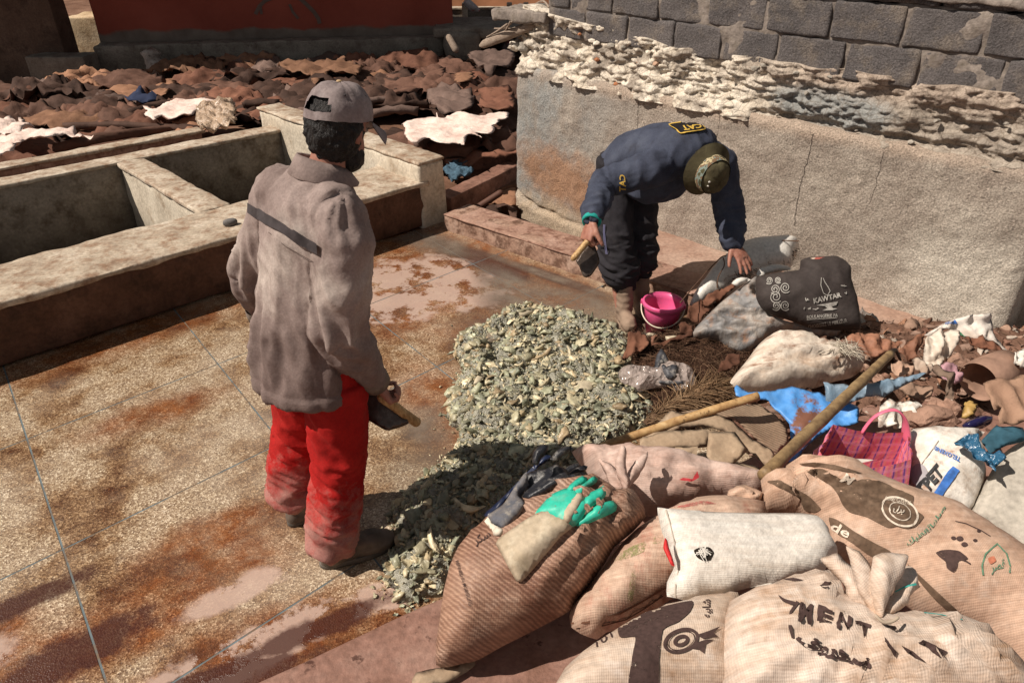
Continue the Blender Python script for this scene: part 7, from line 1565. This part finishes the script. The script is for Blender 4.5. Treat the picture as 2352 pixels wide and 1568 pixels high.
sack('plastic_bag', px('N', (1728, 380), (1830, 320), (1950, 330), (1975, 400), (2060, 480), (2150, 430), (2170, 500), (2100, 570), (2025, 665), (1960, 575), (1870, 540), (1800, 470)), .52, D1('N', (1950, 480)), (-.1, -.5, .85), .025, M_bfilm, 'dark blue plastic bag crumpled on the white lettered sack', [], .010, .028, 11, 82, rag=.035, group=None, cat='bag')
sack('concrete_block', px('N', (1868, 1010), (2000, 740), (2150, 480), (2352, 340), (2700, 260), (2800, 1600), (2352, 1320), (2100, 1160)), .40, D1('N', (2250, 850)), (-.45, -.4, .8), .05, mk_concrete('grey_block', (.33, .30, .26), (.42, .385, .33), (.50, .46, .40), None, (.26, .22, .18), sc=5, st=(.54, .7)), 'smooth grey concrete block at the edge behind the tan printed sack', [], .03, .004, 6, 83, .35, .05, .25, group=None, cat='block')
sack('leather_flap', px('R', (1612, 1058), (1760, 1000), (2080, 900), (2400, 860), (2450, 1500), (2200, 1440), (2080, 1430), (1900, 1455), (1780, 1480), (1752, 1400), (1830, 1290), (1720, 1340), (1690, 1260), (1640, 1160)), .52, D1('R', (1950, 1200)), (-.1, -.35, .93), .012, mk_hide('raw_tan_leather', (.48, .30, .205), (.36, .21, .14), .8), 'stiff raw tan leather flap at the picture edge over the rubbish', [], .016, .02, 4, 84, rag=.022, jag=.008, group=None, cat='leather')
sack('leather_flap', px('N', (1955, 370), (2020, 290), (2110, 215), (2240, 270), (2420, 330), (2420, 380), (2150, 425), (2010, 490), (1985, 430)), .53, D1('N', (2150, 340)), (-.1, -.5, .85), .014, simple('teal_leather', (.03, .085, .12), .8, .2, .3, 30), 'teal stained leather piece under the raw tan flap', [], .014, .012, 6, 85, rag=.03, group=None, cat='leather')
pc_ = G(*D1('R', (1600, 985)), .36); pax = Vector((.80, .42, .10)).normalized(); pot = empty('clay_pot', pc_, 'brown dusty pot lying on its side with dark opening towards the pole', 'pot')
mesh_obj('wall', *lathe([(.088, .0), (.092, .004), (.094, .05), (.088, .13), (.080, .20), (.001, .20), (.001, .195), (.074, .195), (.082, .13), (.087, .05), (.084, .004), (.088, .0)], pc_, 40, pax), simple('dusty_brown_clay', (.30, .185, .135), .9, .2, .3, 14, .4, 50, .005), pot)
M_carton = dirty('white_carton', (.64, .57, .49), (.48, .37, .28), None, 7, (.5, .7), .85, 0, (0, 14, .3, (.36, .26, .19), .5), .3, 30)
sack('carton', px('R', (1000, 580), (1090, 500), (1195, 438), (1240, 470), (1300, 450), (1360, 500), (1405, 565), (1335, 640), (1322, 700), (1240, 780), (1170, 845), (1090, 875), (1010, 800), (1000, 680)), .42, D1('R', (1180, 650)), (-.2, -.6, .75), .02, M_carton, 'crumpled white ridged carton near the wall foot', [], .012, .02, 9, 86, rag=.032, group=None, cat='carton')
fb = sack('paper_bag', px('R', (990, 500), (1100, 430), (1250, 360), (1450, 292), (1600, 278), (1712, 268), (1735, 370), (1765, 540), (1820, 600), (1900, 690), (1700, 640), (1500, 560), (1350, 470), (1230, 430), (1100, 520)), .46, D1('R', (1450, 430)), (-.1, -.8, .5), .025, dirty('white_paper_bag', (.68, .62, .56), (.50, .39, .31), None, 8, (.5, .7), .8), 'soiled white paper bag with blue label leaning against the wall foot', [], .014, .016, 7, 87, rag=.028, group=None, cat='bag')
tfb = bvh(fb); poly_print('blue_label', px('R', (1305, 345), (1355, 322), (1385, 372), (1330, 385)), tfb, M_bink, fb, 3, .003, False)
text_print('lettering', 'FERL', px('R', (1262, 392), (1325, 372), (1315, 345), (1255, 362)), tfb, M_bink, fb, .02, 0, .003)
poly_print('green_label', px('R', (1320, 452), (1420, 470), (1465, 510), (1430, 532), (1390, 520)), tfb, simple('green_ink', (.06, .19, .10), .7), fb, 3, .003)
line_print('dark_edge', px('R', (1700, 262), (1722, 330), (1742, 390)), 2, tfb, M_ink, fb, .003)
M_rock = simple('red_brown_rock', (.31, .19, .14), .95, .15, .35, 12, .8, 40, .012)
for i, (pts, z, lab) in enumerate([(((905, 1375), (950, 1270), (1060, 1195), (1180, 1210), (1300, 1250), (1400, 1390), (1250, 1445), (1000, 1455)), .36, 'largest brown rock in front of the rubbish'), (((1090, 1180), (1110, 1120), (1200, 1130), (1240, 1250), (1150, 1240)), .38, 'small brown rock behind the largest one'), (((1265, 1230), (1290, 1130), (1370, 1160), (1400, 1330), (1320, 1300)), .39, 'upright mottled rock next to the yellow wrapper'), (((500, 930), (560, 880), (650, 890), (660, 950), (560, 985)), .34, 'small brown stone beside the thicker pole'), (((1330, 700), (1420, 640), (1500, 690), (1440, 790), (1330, 790)), .42, 'dull brown stone against the white carton')]):
    q = px('R', *pts); c_ = G(*np.mean(q, 0), z); w_ = (max(a for a, b in q) - min(a for a, b in q)) / 2 * (c_ - CAM).length / F; h_ = (max(b for a, b in q) - min(b for a, b in q)) / 2 * (c_ - CAM).length / F
    tag(rock('rock', c_ - UP * .02, 1.0, M_rock, None, (w_ * 1.1, h_ * 1.1, h_ * .95), i * 4, 3), lab, 'rock', 'rocks in the rubbish')
for i, (pts, z, mt, lab, cat) in enumerate([(((1395, 1290), (1440, 1210), (1500, 1185), (1560, 1245), (1530, 1300), (1490, 1380), (1420, 1410), (1385, 1390)), .42, simple('yellow_wrapper', (.42, .27, .09), .5, .4), 'crumpled mustard yellow wrapper between rocks', 'wrapper'), (((1430, 1440), (1500, 1380), (1650, 1330), (1750, 1360), (1745, 1410), (1650, 1470), (1500, 1490)), .44, simple('blue_glass', (.012, .010, .05), .08, .6), 'dark blue plastic bottle under the tan flap', 'bottle'), (((530, 1280), (600, 1220), (760, 1210), (880, 1240), (945, 1290), (900, 1400), (960, 1450), (760, 1480), (540, 1470), (520, 1380)), .33, M_wb, 'white plastic bag rag behind the pink handle', 'bag'), (((860, 800), (930, 770), (1040, 830), (1110, 900), (1000, 960), (900, 900)), .38, dirty('beige_cloth', (.5, .4, .32), (.33, .23, .17), None, 8), 'beige cloth rag among the leather scraps', 'rag'), (((1100, 900), (1200, 830), (1330, 850), (1400, 1000), (1300, 1060), (1180, 1000)), .36, simple('mauve_plastic', (.42, .24, .27), .5), 'mauve plastic rag under the brown pot', 'rag'), (((1905, 730), (1990, 690), (2100, 670), (2150, 860), (2000, 870), (1930, 820)), .44, M_wb, 'white plastic scrap behind the brown pot', 'plastic'), (((1110, 830), (1170, 820), (1320, 1010), (1300, 1200), (1240, 1180), (1200, 1000)), .42, mk_hide('bark', (.28, .2, .15), (.17, .11, .08)), 'grey-brown bark strip lying over the mauve rag', 'bark')]):
    sack(cat.replace(' ', '_'), px('R', *pts), z, tuple(np.mean(px('R', *pts), 0)), (0, -.5, .86), .025, mt, lab, [], .011, .014, 10, 100 + i, .5, ridge=.012, group=None, cat=cat, rag=0 if cat == 'bottle' else .03)
# grey sheet laid in the shape of the dark bag's cast shadow
sack('plastic_sheet', px('B', (1850, 1090), (1940, 900), (2050, 960), (2170, 1080), (2170, 1180), (2300, 1250), (2200, 1290), (2000, 1230), (1850, 1160)), .15, D1('B', (2030, 1120)), (0, -.1, 1), .01, M_tarp, 'grey sheet standing in for the shadow of the dark bag on the pavement', [], .016, .012, 8, 110, rag=.025, group=None, cat='plastic sheet')
